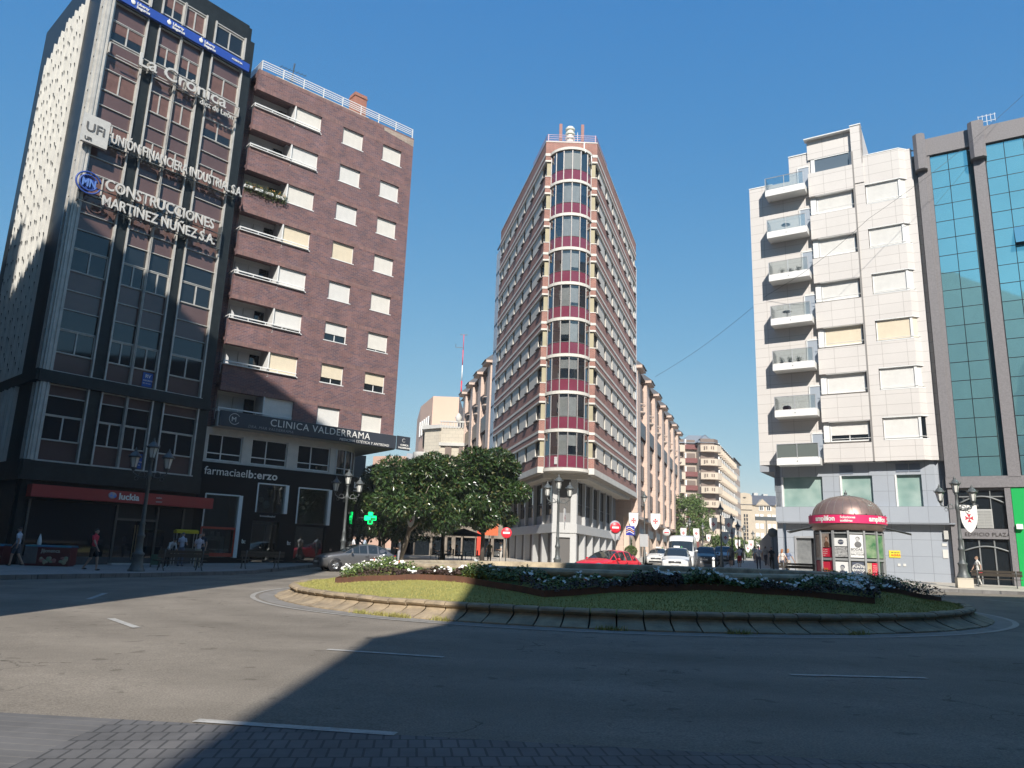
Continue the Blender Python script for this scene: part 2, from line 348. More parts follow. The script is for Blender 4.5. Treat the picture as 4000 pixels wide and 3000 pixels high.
# middle pavement in front of the wedge-shaped building
a18 = R(18.0); d18 = (sin(a18), cos(a18))
KM = [(-9.5, 62), (-7.8, 50.5), (-6.2, 46.6), (-2.5, 44.4), (1.5, 43.6), (5.2, 44.0), (7.2, 45.4), (7.0, 47.2)] + [(6.6 + d18[0] * s, 49.2 + d18[1] * s) for s in (0, 20, 60, 160, 330)]
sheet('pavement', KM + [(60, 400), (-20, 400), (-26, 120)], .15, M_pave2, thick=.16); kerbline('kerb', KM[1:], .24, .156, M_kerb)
sheet('pavement', [(-9.2, 52), (-7.8, 50.5), (-9.5, 62), (-26, 120), (-40, 200), (-60, 400), (-75, 400), (-13, 80)], .154, M_pave2)
KR = [(12.6 + d18[0] * s, 47.4 + d18[1] * s) for s in (330, 160, 60, 20, 0)] + [(12.9, 44.2), (13.9, 41.6), (15.4, 39.4), (17.5, 37.9), (20, 38.3), (22.5, 38.6), (25.1, 37.9), (29, 34.5), (33, 29), (36, 22), (38, 5), (40, -30)]
sheet('pavement', KR + [(300, -30), (300, 400), (170, 400)], .15, M_pave2, thick=.16); kerbline('kerb', KR, .24, .156, M_kerb)
# near strip of pavers at the camera's feet
def pv(x, o=0): return 5.76 - .119 * x + o
M_pav = bricks('block_pavers', (.115, .11, .107), (.098, .095, .094), (.05, .049, .048), .115, .23, .009, .5, obj=True, rot=R(-7), noise=1.2, var=.28, bump=.6)
M_pavr = bricks('ribbed_pavers', (.125, .12, .116), (.115, .11, .106), (.16, .15, .135), 6, .14, .007, .5, obj=True, rot=R(7), noise=1.2, var=.25, bump=.4)
sheet('paved_strip', [(-1.9 - 1.0, pv(-2.9)), (14, pv(14)), (14, -2.5), (-2.6, -2.5)], .004, M_pav)
sheet('paved_strip', [(-9, pv(-9)), (-2.9, pv(-2.9)), (-2.6, -2.5), (-9, -2.5)], .004, M_pavr)
M_line = mat('road_paint', (.46, .45, .42), .75, col2=(.25, .235, .21), vscale=9, detail=8)
def dash(a, b, wd, name='lane_marking'):
    a = Vector(a); b = Vector(b); d = (b - a).normalized(); n = Vector((-d.y, d.x)) * wd / 2; k = max(1, int((b - a).length / .15)); L = []; Rr = []
    for i in range(k + 1):
        p = a.lerp(b, i / k); j = rnd.uniform(-.008, .008); L.append(p + n * (1 + j * 4)); Rr.append(p - n * (1 + j * 4))
    return sheet(name, [tuple(p) for p in L] + [tuple(p) for p in Rr[::-1]], .008, M_line)
for a, b, wd in [((-6.85, 13.75), (-5.75, 12.4), .13), ((-2.3, 10.42), (-.74, 9.98), .11), ((-2.3, 6.12), (-.75, 5.86), .11), ((3.37, 9.3), (4.98, 9.33), .10), ((-9.6, 18.1), (-10.4, 20.4), .13), ((10.9, 12.4), (12.3, 13.6), .12), ((19.5, 28), (19.2, 31), .13)]: dash(a, b, wd)
# island: edge line, kerb ring of curved stones, lawn, fountain wall
CX, CY = 3.31, 23.98
def ring(name, r0, r1, off, m, cx_=CX, cy_=CY, n=160):
    mb = MB(); V = []; F = []
    for i in range(n):
        t = 2 * pi * i / n
        for r in (r0, r1): x, y = cx_ + r * cos(t), cy_ + r * sin(t); V.append((x, y, G(x, off)))
    for i in range(n): a = 2 * i; b = 2 * ((i + 1) % n); F.append((a, a + 1, b + 1, b))
    mb.add(V, F); return struct(mb.build(name, m))
ring('edge_line', 10.36, 10.49, .008, mat('worn_road_paint', (.34, .325, .295), .8, col2=(.235, .215, .185), vscale=5, detail=9), CX - .08)
ring('gutter', 9.8, 10.34, .004, mat('gutter_concrete', (.20, .185, .165), .9, var=.25, vscale=3), CX)
M_stone = mat('kerb_sandstone', (.40, .31, .20), .9, col2=(.17, .135, .095), vscale=2.4, detail=8, bump=.35, bscale=18, stretch=(1, 1, 2.2))
kb = MB(); NS = 122
prof = [(9.94, -.05), (9.93, .03), (9.80, .07), (9.66, .115), (9.555, .165), (9.52, .205), (9.56, .235), (9.585, .27), (9.57, .305), (9.52, .33), (9.38, .335), (9.30, .30)]
for i in range(NS):
    dr = rnd.uniform(-.014, .014); dz = rnd.uniform(-.007, .007); g = .0016
    t0 = 2 * pi * i / NS + g; t1 = 2 * pi * (i + 1) / NS - g; V = []; F = []; K = 4; n = len(prof)
    for k in range(K):
        t = t0 + (t1 - t0) * k / (K - 1); e = .012 if k in (0, K - 1) else 0
        for r, z in prof: x, y = CX + (r + dr - e) * cos(t), CY + (r + dr - e) * sin(t); V.append((x, y, G(x, z + dz - e * .5)))
    for k in range(K - 1):
        for j in range(n - 1): F.append((k * n + j, (k + 1) * n + j, (k + 1) * n + j + 1, k * n + j + 1))
    F.append(tuple(range(n))); F.append(tuple(range((K - 1) * n, K * n))[::-1])
    kb.add(V, F)
struct(kb.build('kerb', M_stone))
ring('kerb', 9.25, 9.86, .015, mat('joint_dirt', (.06, .055, .04), 1))
def lawnz(x, y):
    r = hypot(x - CX, y - CY); s = min(1, max(0, (9.35 - r) / 2.4)); s = s * s * (3 - 2 * s)
    return G(x, .30 + .38 * s + .012 * sin(3 * x + 1) * cos(2.3 * y))
M_lawn = mat('lawn', (.35, .31, .085), .95, col2=(.17, .19, .05), vscale=1.1, detail=10, bump=.8, bscale=45)
mb = MB(); V = []; F = []; nr, na = 14, 180
for j in range(nr + 1):
    r = 6.6 + (9.40 - 6.6) * j / nr
    for i in range(na): t = 2 * pi * i / na; x, y = CX + r * cos(t), CY + r * sin(t); V.append((x, y, lawnz(x, y) - (.06 if j == nr else 0)))
for j in range(nr):
    for i in range(na): q = (i + 1) % na; F.append((j * na + i, (j + 1) * na + i, (j + 1) * na + q, j * na + q))
mb.add(V, F, 0, True); struct(mb.build('lawn', M_lawn))
def redge(deg):
    tb = [(0, 7.35), (22, 8.6), (45, 7.35), (70, 8.5), (95, 7.35), (120, 8.5), (145, 7.35), (163, 8.8), (184, 7.45), (203, 8.5), (230, 7.5), (252.5, 8.35), (277, 7.45), (305, 8.4), (322, 7.5), (341, 9.0), (360, 7.35)]
    deg %= 360
    for (a, ra), (b, rb) in zip(tb, tb[1:]):
        if a <= deg <= b:
            s = (deg - a) / (b - a); s = s ** 1.5 if rb > ra else 1 - (1 - s) ** 1.5
            return ra + (rb - ra) * s
# grass blades (one thing nobody could count)
mb = MB(); V = []; F = []; nb = 52000
for _ in range(nb):
    t = R(rnd.uniform(165, 375)); r = sqrt(rnd.uniform(7.2 ** 2, 9.42 ** 2))
    if r < redge(math.degrees(t)) + .02: continue
    x, y = CX + r * cos(t), CY + r * sin(t); z = lawnz(x, y) - .005; h = rnd.uniform(.015, .05); a = rnd.uniform(0, pi); d = .008
    o = len(V); V += [(x - d * cos(a), y - d * sin(a), z), (x + d * cos(a), y + d * sin(a), z), (x + rnd.uniform(-.02, .02), y + rnd.uniform(-.02, .02), z + h)]; F.append((o, o + 1, o + 2))
for _ in range(900):   # weeds at the foot of the kerb
    t = R(rnd.choice([231, 234, 236.5, 237.5, 243, 262, 275, 289]) + rnd.gauss(0, .7)); r = 9.97 + rnd.uniform(-.03, .05); x, y = CX + r * cos(t), CY + r * sin(t); z = G(x); a = rnd.uniform(0, pi); d = .012
    o = len(V); V += [(x - d * cos(a), y - d * sin(a), z), (x + d * cos(a), y + d * sin(a), z), (x + rnd.uniform(-.07, .07), y + rnd.uniform(-.07, .07), z + rnd.uniform(.03, .12))]; F.append((o, o + 1, o + 2))
mb.add(V, F); o = mb.build('grass', mat('grass_blade', (.22, .235, .06), .9, col2=(.40, .335, .12), vscale=1.1)); tag(o, 'short yellow green grass on the roundabout lawn', 'grass', kind='stuff')
# corten edging of the beds
M_cor = mat('rusty_steel', (.17, .075, .045), .85, col2=(.11, .055, .04), vscale=5)
mb = MB(); V = []; F = []; n = 720
for i in range(n):
    t = 2 * pi * i / n; r = redge(math.degrees(t)); x, y = CX + r * cos(t), CY + r * sin(t); z = lawnz(x, y); x2, y2 = CX + (r - .02) * cos(t), CY + (r - .02) * sin(t)
    V += [(x, y, z - .05), (x, y, z + .135), (x2, y2, z + .135), (x2, y2, z - .05)]
for i in range(n):
    q = (i + 1) % n
    for k in range(3): F.append((4 * i + k, 4 * q + k, 4 * q + k + 1, 4 * i + k + 1))
mb.add(V, F); tag(mb.build('flower_bed_edging', M_cor), 'rusty steel edging zigzagging round the flower beds of the roundabout', 'garden edging')
# planting
def petal_disc(V, F, c, r, k=5):
    nrm = Vector((rnd.uniform(-.6, .6), rnd.uniform(-1.0, .2), rnd.uniform(.4, 1))).normalized(); a = nrm.orthogonal().normalized(); b = nrm.cross(a)
    o = len(V); V.append(tuple(c - nrm * r * .25))
    for i in range(k * 2):
        t = pi * i / k; rr = r if i % 2 else r * .72; p = c + (a * cos(t) + b * sin(t)) * rr; V.append(tuple(p))
    for i in range(k * 2): F.append((o, o + 1 + i, o + 1 + (i + 1) % (2 * k)))
VL = [[], [], []]; FL = [[], [], []]; VW = []; FW = []; VO = []; FO = []
def bedh(deg, r):
    return .17 + .09 * sin(deg * .19) + .06 * sin(deg * .61 + 2) + .04 * sin(deg * 1.9)
for _ in range(30000):
    deg = rnd.uniform(170, 372); re = redge(deg) - .02
    if re < 7.1: continue
    r = rnd.uniform(7.08, re + .05); t = R(deg); x, y = CX + .1 + r * cos(t), CY + r * sin(t); base = lawnz(x, y); h = bedh(deg, r) * min(1, (re - r + .12) * 3 + .45)
    z = base + .1 + rnd.uniform(0, 1) ** .6 * h; s = rnd.uniform(.018, .05); rim = re - r < .26 and (int(deg / 13) % 3 != 0)
    k = 2 if rim else (0 if rnd.random() < .55 else 1)
    nrm = Vector((rnd.gauss(0, .6), rnd.gauss(-.2, .6), 1)).normalized(); a = nrm.orthogonal().normalized(); q = rnd.uniform(0, 6.3); b = nrm.cross(a); a, b = a * cos(q) + b * sin(q), b * cos(q) - a * sin(q)
    c = Vector((x, y, z)); o = len(VL[k]); VL[k] += [tuple(c - a * s), tuple(c + b * s * .5 + nrm * s * .15), tuple(c + a * s), tuple(c - b * s * .5)]; FL[k].append((o, o + 1, o + 2, o + 3))
cl = []
for _ in range(60):
    deg = rnd.uniform(172, 370); re = redge(deg)
    if re > 7.35: cl.append((deg, rnd.uniform(7.3, max(7.35, re - .18)), rnd.randint(3, 10)))
cl += [(319 + rnd.uniform(-9, 5), rnd.uniform(7.2, 7.9), 12) for _ in range(3)] + [(304 + rnd.uniform(-2, 2), rnd.uniform(7.7, 8.2), 14) for _ in range(6)] + [(rnd.uniform(178, 200), rnd.uniform(7.4, 8.2), 12) for _ in range(9)]
for deg, r0, n in cl:
    for _ in range(n):
        dg = deg + rnd.gauss(0, .8); r = r0 + rnd.gauss(0, .09); t = R(dg); x, y = CX + .1 + r * cos(t), CY + r * sin(t)
        z = lawnz(x, y) + .13 + bedh(dg, r) * rnd.uniform(.75, 1.15)
        if rnd.random() < .03: petal_disc(VO, FO, Vector((x, y, z)), rnd.uniform(.035, .05))
        else: petal_disc(VW, FW, Vector((x, y, z)), rnd.uniform(.028, .052))
cols = [('bed_leaf', (.10, .16, .035), (.19, .24, .06)), ('bed_leaf_dark', (.03, .065, .02), (.07, .10, .03)), ('bed_leaf_purple', (.045, .026, .022), (.075, .045, .03))]
for k, (nm, c1, c2) in enumerate(cols):
    mb = MB(); mb.add(VL[k], FL[k]); o = mb.build('bedding_plants', mat(nm, c1, .6, col2=c2, vscale=3))
    tag(o, ['fresh green bedding plants filling the roundabout flower beds', 'dark green leaves low between the bedding plants of the roundabout', 'dark purple leaved plants along the front of the beds'][k], 'plants', kind='stuff')
mb = MB(); mb.add(VW, FW); tag(mb.build('white_flowers', mat('white_petal', (.8, .79, .74), .6)), 'white flowers in clusters over the roundabout beds', 'flowers', kind='stuff')
mb = MB(); mb.add(VO, FO); tag(mb.build('orange_flowers', mat('orange_petal', (.7, .12, .03), .6)), 'few orange flowers among the white ones', 'flowers', kind='stuff')
# fountain wall
M_fw = mat('fountain_stone', (.56, .46, .31), .9, col2=(.20, .16, .11), vscale=1.9, detail=9, bump=.25, bscale=14)
mb = MB(); pr = [(6.86, .2), (6.86, .77), (7.0, .81), (7.05, .85), (7.06, .93), (7.02, .98), (6.95, 1.0), (6.45, 1.0), (6.4, .96), (6.4, .5)]
V = []; F = []; na = 160
for i in range(na):
    t = 2 * pi * i / na
    for r, z in pr: x, y = CX + .25 + r * cos(t), CY + r * sin(t); V.append((x, y, G(x, z)))
n = len(pr)
for i in range(na):
    q = (i + 1) % na
    for j in range(n - 1): F.append((i * n + j, q * n + j, q * n + j + 1, i * n + j + 1))
mb.add(V, F, 0, True); o = mb.build('fountain_wall', M_fw); tag(o, 'low round sandstone fountain wall with overhanging lip in the middle of the roundabout', 'fountain wall')
for p in o.data.polygons: p.use_smooth = abs(p.normal.z) < .2
mb = MB(); mb.add([(CX + .25 + 6.42 * cos(2 * pi * i / 60), CY + 6.42 * sin(2 * pi * i / 60), G(CX, .82)) for i in range(60)], [tuple(range(60))]); struct(mb.build('water', mat('water', (.03, .05, .05), .05, bump=.2, bscale=3)))
# ---------------------------------------------------------------- dark office tower (left)
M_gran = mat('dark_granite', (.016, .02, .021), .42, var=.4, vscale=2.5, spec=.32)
M_span = mat('brown_spandrel_glass', (.11, .068, .062), .16, var=.12, vscale=.7, spec=.7)
M_mul = mat('old_aluminium', (.46, .45, .42), .5, .15, var=.18, vscale=2.2)
M_fin = mat('cream_precast', (.58, .57, .53), .85, var=.12, vscale=1.6)
M_blind = mat('brown_blind', (.15, .085, .07), .5, var=.2, vscale=3)
def winpane(seed):
    return [M_dglass, M_blind][0]
t0 = empty('office_tower', (-19.97, 40.54, 0), azrz(39.6), 'tall dark granite office tower with brown glass bays and white metal strips at far left', 'building')
t0.location.z = 0
mb = MB(); mb.prism([(-5.3, .4), (3.4, .4), (3.4, 12), (-4.7, 12)], 0, 31.5); mb.prism([(-5.3, .35), (3.55, .35), (3.55, 12), (-4.7, 12)], 31.2, 34.5)
mb.box(-5.3, 3.55, .1, 1, 0, 4.95); mb.box(3.0, 3.62, -.06, 1.0, 4.9, 33.3); mb.box(-5.45, 3.62, -.22, 1, 8.82, 9.42); mb.box(-5.45, 3.62, -.2, 1, 4.0, 4.92)
for a, b in [(-3.0, -2.35), (.35, .95)]: mb.box(a, b, .02, 1, 4.92, 8.82); mb.box(a, b, .02, 1, 9.42, 33.3)
mb.box(-5.3, 3.3, .25, .4, 33.25, 34.56); mb.box(3.3, 4.0, .9, 6, 0, 33.2)
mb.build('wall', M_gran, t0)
segs = [('p', 29.8, 30.85), ('w', 28.56, 29.75), ('p', 27.62, 28.48), ('p', 26.72, 27.58), ('w', 25.46, 26.69), ('p', 24.51, 25.38), ('p', 23.6, 24.47), ('w', 22.39, 23.57), ('p', 21.42, 22.3), ('p', 20.46, 21.38),
        ('w', 19.25, 20.42), ('p', 18.12, 19.17), ('p', 17.18, 18.08), ('g', 16.12, 17.14), ('w', 14.88, 16.06), ('p', 13.81, 14.8), ('p', 12.78, 13.77), ('g', 11.72, 12.74), ('w', 10.5, 11.66), ('p', 9.5, 10.42),
        ('p', 8.24, 8.78), ('g', 7.29, 8.2), ('w', 6.06, 7.24), ('p', 5.02, 6.0)]
segs_top = [('w', 31.9, 33.15)]
bays = [(-4.9, -3.0), (-2.35, -1.02), (-1.02, .35), (.95, 3.0)]
pan = MB(); gl = MB(); mu = MB()
M_off = mat('office_interior', (.30, .26, .22), .9)
for a, b in bays:
    for k, z0, z1 in segs:
        if k == 'p': pan.box(a + .05, b - .05, .14, .22, z0, z1)
        if k == 'g': gl.box(a + .05, b - .05, .14, .2, z0, z1)
    for z in sorted(set([s[1] for s in segs])): mu.box(a + .03, b - .03, .05, .2, z - .045, z + .0)
    for z0, z1 in ((4.95, 8.82), (9.43, 30.9), (31.7, 33.3)):
        mu.box(a - .03, a + .055, -.09, .2, z0, z1); mu.box(b - .055, b + .03, -.09, .2, z0, z1)
        mu.box(a, b, .04, .2, z1 - .06, z1)
for z0, z1 in ((4.95, 8.82), (9.43, 30.9)): mu.box(-5.32, -4.93, -.16, .3, z0, z1); mu.box(-5.22, -5.12, -.2, -.15, z0, z1); mu.box(-5.02, -4.95, -.2, -.15, z0, z1)
mu.box(-5.35, 3.1, -.14, .1, 9.40, 9.47); mu.box(-5.35, 3.1, -.14, .1, 4.93, 4.99)
pan.build('spandrel_panels', M_span, t0); gl.build('glazing', M_dglass, t0); mu.build('mullions', M_mul, t0)
# sliding windows: one part each; blinds down behind some
def slider(w_, h_, bl):
    mb = MB(); mb.box(0, w_, -.02, .1, -.07, 0); mb.box(0, w_, 0, .1, h_ - .05, h_)
    mb.box(0, .05, 0, .1, 0, h_); mb.box(w_ - .05, w_, 0, .1, 0, h_); mb.box(w_ / 2 - .035, w_ / 2 + .035, -.01, .1, 0, h_)
    f = mb.mesh('window', M_mul); p = MB(); p.box(.05, w_ - .05, .05, .07, 0, h_ - .05)
    q = p.mesh('pane', [M_blind if bl == 1 else M_dglass]); q2 = None
    if bl == 2: r_ = MB(); r_.box(.06, w_ - .06, .035, .05, h_ * .45, h_ - .05); q2 = r_.mesh('blind', M_blind)
    return f, q, q2
cache = {}
M_blind.node_tree.nodes['Principled BSDF'].inputs['Roughness'].default_value = .25
for bi, (a, b) in enumerate(bays):
    for k, z0, z1 in segs + segs_top:
        if k != 'w': continue
        hi = z0 > 17; bl = rnd.choice([1, 1, 1, 2, 2, 2, 0]) if hi else 0
        key = (round(b - a, 2), round(z1 - z0, 2), bl)
        if key not in cache: cache[key] = slider(b - a - .11, z1 - z0, bl)
        f, q, q2 = cache[key]; o = link('window', f, t0, (a + .055, .08, z0)); link('pane', q, o)
        if q2: link('blind', q2, o)
# left flank with staggered precast fins
SM = T(-5.35, 0, 0) @ Matrix.Rotation(R(90 - (-48)) - azrz(39.6), 4, 'Z')   # x = along the flank going away, outside is +y
sd = MB(SM); sd.prism([(.35, -.2), (11.1, -.2), (11.1, -6), (1.4, -6)], 0, 31.3); sd.box(.6, 2.9, -.2, .03, 0, 33); sd.box(9.95, 11.1, -.2, .02, 0, 31.2)
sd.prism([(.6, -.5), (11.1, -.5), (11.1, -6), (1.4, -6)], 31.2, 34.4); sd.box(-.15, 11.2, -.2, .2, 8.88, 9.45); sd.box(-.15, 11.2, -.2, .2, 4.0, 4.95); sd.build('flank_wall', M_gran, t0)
sw = MB(SM)
for z0, z1 in ((4.95, 8.88), (9.45, 31)):
    for u in (.04, .56): sw.box(u - .04, u + .05, -.2, .08, z0, z1)
    z = z0
    while z < z1: sw.box(.05, .56, -.2, .02, z, z + .06); z += 1.05
sw.build('mullions', M_mul, t0)
fn = MB(SM); nf = 13; du = (9.85 - 2.95) / nf; nt_ = MB(SM)
for i in range(nf):
    u = 2.95 + du * i; zt = min(32.2, 31.96 - .49 * (u - 6.62)); zt -= (i % 3 == 1) * .12
    for z0, z1 in ((4.95, 8.88), (9.45, zt)):
        # sawtooth fin: folded outwards
        fn.prism([(u, -.2), (u + .02, .20 + .05 * (i % 2)), (u + .10, .20 + .05 * (i % 2)), (u + du * .5, .02), (u + du, -.10), (u + du, -.2)], z0, z1)
    z = 9.6 + (i * .37) % .95
    while z < zt - .8:
        h_ = .20 + .05 * (i % 2); nt_.add([(u - .015, h_ + .005, z), (u + .06, h_ + .03, z + .26), (u + .19, h_ - .10, z + .02), (u - .015, h_, z + .26)], [(0, 2, 1), (0, 1, 3)]); z += .95 + .1 * ((i * 7) % 3)
fn.build('precast_fins', M_fin, t0); nt_.build('fin_notches', mat('notch', (.03, .03, .03), .9), t0)
# ground floor
sh = MB(); sh.box(-4.95, 4.1, -.03, .1, .0, .42); sh.build('plinth', mat('dark_plinth', (.06, .062, .064), .6, var=.2, vscale=3), t0)
sg = MB(); sg.box(-4.85, -.7, .0, .06, .42, 3.05); sg.box(1.5, 2.9, .0, .06, .42, 3.05); sg.build('shop_window', M_dglass, t0)
sf = MB()
for u in (-4.85, -.72, 1.45, 2.9): sf.box(u - .04, u + .06, -.08, .1, .0, 3.1)
sf.box(-.7, 1.45, -.06, .08, 2.3, 2.42); sf.build('shop_frame', mat('bronze_frame', (.11, .10, .09), .5, .4), t0)
dr = MB(); dr.box(-.62, .36, .0, .05, .12, 2.3); dr.box(.42, 1.4, .0, .05, .12, 2.3); do = dr.build('door', M_dglass, t0)
dh = MB(); dh.box(.30, .34, -.08, -.05, .3, 2.1); dh.box(.44, .48, -.08, -.05, .3, 2.1); dh.build('handle', mat('brass_dull', (.25, .2, .12), .4, .7), do)
st = MB(); st.box(-.8, 1.6, -.5, 0, -.05, .12); st.build('step', M_conc, t0)
# signs of the tower: things of their own
def sign_root(name, x, y, z, label, cat, base=t0):
    M = Matrix.Translation(base.location) @ Matrix.Rotation(base.rotation_euler.z, 4, 'Z') @ Matrix.Translation((x, y, z))
    return empty(name, M.translation, base.rotation_euler.z, label, cat)
s = sign_root('shop_sign', -5.05, -.02, 3.19, 'long red fascia box reading luckia over the dark shop front', 'sign')
mb = MB(); mb.prism([(0, 0), (9.3, -.0), (9.3, -.62), (0, -.62)], 0, .58); mb.build('box', mat('luckia_red', (.36, .035, .03), .5, var=.06, vscale=2), s)
MW = mat('letter_white', (.75, .74, .70), .5); text('luckia', .46, T(4.05, -.64, .15), MW, s, bold=.012)
text('casino', .12, T(6.0, -.64, .34), MW, s); text('apuestas', .1, T(6.0, -.64, .14), MW, s)
mb = MB(); mb.ell((3.72, -.64, .32), (.22, .03, .17), 12, 6); mb.build('emblem', mat('emblem_mix', (.05, .25, .7), .5, col2=(.8, .45, .1), vscale=5), s)
s = sign_root('banner', -5.1, -.08, 30.93, 'blue banner with white insurance lettering under the roof windows', 'banner')
mb = MB(); mb.box(0, 8.45, -.2, -.02, 0, .55); mb.build('banner_cloth', mat('banner_blue', (.012, .06, .32), .6), s)
for i, u in enumerate((.9, 3.0, 5.0)):
    text('Liberty', .24, T(u + .35, -.22, .27), MW, s, bold=.004); text('Seguros', .24, T(u + .35, -.22, .05), MW, s, bold=.006)
    mb = MB(); mb.ell((u + .14, -.22, .3), (.13, .02, .15), 10, 6); mb.tube([(u + .14, -.22, .4), (u + .14, -.22, .52)], .02, 6); mb.build('emblem', MW, s)
text('AGENCIA', .17, T(7.2, -.22, .22), MW, s, bold=.004)
M_let = mat('metal_letters', (.52, .51, .48), .5, .1, var=.1, vscale=4)
s = sign_root('rooftop_letters', -4.9, -.35, 28.1, 'big white metal letters La Crónica on rails across the tower', 'sign')
text('La Crónica', 1.15, T(1.5, -.1, -.55), M_let, s, bold=.01, depth=.1, sx=1.07); text('diez de León', .5, T(5.3, -.1, -1.05), M_let, s, bold=.004, depth=.07, sx=.85)
mb = MB(); mb.box(0, 7.9, 0, .05, .0, .05); mb.box(.4, 7.9, 0, .05, -.62, -.57)
for u in (0, 2.2, 4.4, 6.6, 7.85): mb.box(u, u + .05, 0, .4, -.62, .05)
mb.build('rails', M_mul, s)
s = sign_root('company_letters', -5.2, -.4, 22.0, 'white capital letters UNION FINANCIERA INDUSTRIAL S.A. with square plate', 'sign')
mb = MB(); mb.box(-.35, .95, -.15, .05, -.25, 1.35); mb.build('plate', M_let, s)
MK = mat('letter_dark', (.1, .1, .1), .6); text('UFi', .72, T(-.25, -.17, .4), MK, s, bold=.01, depth=.02); text('UFi', .26, T(-.22, -.17, -.12), MK, s, bold=.01, depth=.02)
text('UNIÓN FINANCIERA INDUSTRIAL S.A.', .82, T(1.08, -.15, .25), M_let, s, bold=.012, depth=.12, sx=.565)
mb = MB(); mb.box(1.0, 8.7, 0, .05, .1, .15); mb.box(1.0, 8.7, 0, .05, .75, .8)
for u in (1, 3, 5, 7, 8.6): mb.box(u, u + .05, 0, .4, .1, .8)
mb.build('rails', M_iron, s)
s = sign_root('builder_letters', -5.2, -.4, 18.6, 'two rows of white capitals CONSTRUCCIONES MARTINEZ NUÑEZ S.A. with round blue emblem', 'sign')
text('CONSTRUCCIONES', .88, T(1.15, -.15, .95), M_let, s, bold=.012, depth=.12, sx=.80); text('MARTINEZ NUÑEZ S.A.', .82, T(1.1, -.15, .02), M_let, s, bold=.012, depth=.12, sx=.765)
MB_ = mat('emblem_blue', (.03, .07, .28), .5); mb = MB()
for r0, a0, a1 in ((.62, .3, 2 * pi - .3), (.44, .3, 2 * pi - .3)):
    P_ = [(.35 + r0 * cos(a0 + (a1 - a0) * k / 24), -.18, .95 + r0 * .95 * sin(a0 + (a1 - a0) * k / 24)) for k in range(25)]; mb.tube(P_, .05, 6)
mb.ell((.35, -.1, .95), (.42, .03, .4), 16, 6); mb.build('emblem', MB_, s); text('MN', .62, T(.0, -.2, .73), mat('emblem_blue2', (.10, .2, .5), .5), s, bold=.015, sx=.75)
mb = MB(); mb.box(0, 8.1, 0, .05, -.08, -.03); mb.box(0, 8.0, 0, .05, .85, .9)
for u in (0, 2, 4, 6, 8): mb.box(u, u + .05, 0, .4, -.08, 1.4)
mb.build('rails', M_iron, s)
for i, (u, z, l) in enumerate([(-.35, 9.55, 'upper blue notice RV INFORMA on the tower window'), (-.3, 5.08, 'lower blue notice RV INFORMA on the tower window')]):
    s = sign_root('window_notice', u, .1, z, l, 'notice'); s['group'] = 'blue notices in the tower windows'; mb = MB(); mb.box(0, .55, -.02, .0, 0, .78); mb.build('sheet', mat('notice_blue', (.02, .09, .35), .6), s)
    text('RV', .26, T(.12, -.035, .5), MW, s, depth=.01, bold=.004); text('INFORMA', .12, T(.03, -.035, .3), MW, s, depth=.01); text('987 456 320', .085, T(.03, -.035, .15), MW, s, depth=.01)

# ---------------------------------------------------------------- brick apartment block
M_brk = bricks('purple_brick', (.185, .088, .082), (.092, .058, .074), (.22, .17, .16), .32, .095, .008, .5, bump=.25, noise=.9, var=.28, bias=.0)
M_brk2 = bricks('soldier_brick', (.22, .115, .10), (.14, .085, .085), (.2, .15, .14), .085, .28, .006, 0, bump=.25, noise=2, var=.3)
b0 = empty('brick_apartment_block', (-17.54, 43.48, 0), azrz(49.1), 'purple brick apartment block with corner loggias above a pharmacy', 'building')
rows = [27.42 + 2.87, 27.42, 24.55, 21.75, 18.87, 16.0, 13.13, 10.26]
rows = [30.25 - 2.865 * k for k in range(8)]      # tops of the windows
mb = MB(); holes = []
for zt in rows:
    holes += [(6.67, 8.3, zt - 1.27, zt), (9.92, 11.52, zt - 1.27, zt), (3.1, 5.02, zt - 1.27, zt), (.35, 3.1, zt - 1.27, zt)]
wallgrid(mb, .35, 12.5, 0, .35, 8.05, 31.72, holes)
mb.box(.35, 12.5, .35, 10, 31.3, 31.7); mb.prism([(12.5, 0), (13.2, 9.5), (12.9, 9.6), (12.15, .3)], 8.05, 31.72); mb.box(-.15, .36, 1.2, 9, 4, 31.6)
mb.box(.35, 12.45, 9.4, 9.6, 8, 31.7)
for zt in rows:   # floor slabs behind, and back walls of loggias
    mb.box(.36, 12.3, .35, 9.4, zt + .3, zt + .5)
mb.build('wall', M_brk, b0)
mb = MB()
for zt in rows:
    mb.box(.34, 12.5, -.008, .02, zt + .0, zt + .28)
    mb.box(.34, 3.1, -.012, .02, zt - 1.55, zt - 1.27)
mb.box(.34, 12.51, -.01, .02, 31.44, 31.725); mb.build('soldier_courses', M_brk2, b0)
mb = MB()
for zt in rows:
    mb.box(.5, 3.2, 1.3, 1.4, zt - 1.6, zt + .3); mb.box(3.06, 3.14, .0, 1.3, zt - 1.6, zt + .3)
mb.build('loggia_wall', mat('loggia_paint', (.66, .66, .64), .8, var=.05, vscale=2), b0)
mb = MB()
for zt in rows: mb.box(-.1, .36, .9, 1.3, zt - 3, zt + .28); mb.box(.36, .5, .85, 1.3, zt - 3, zt + .3)
mb.build('party_wall', M_brk, b0)
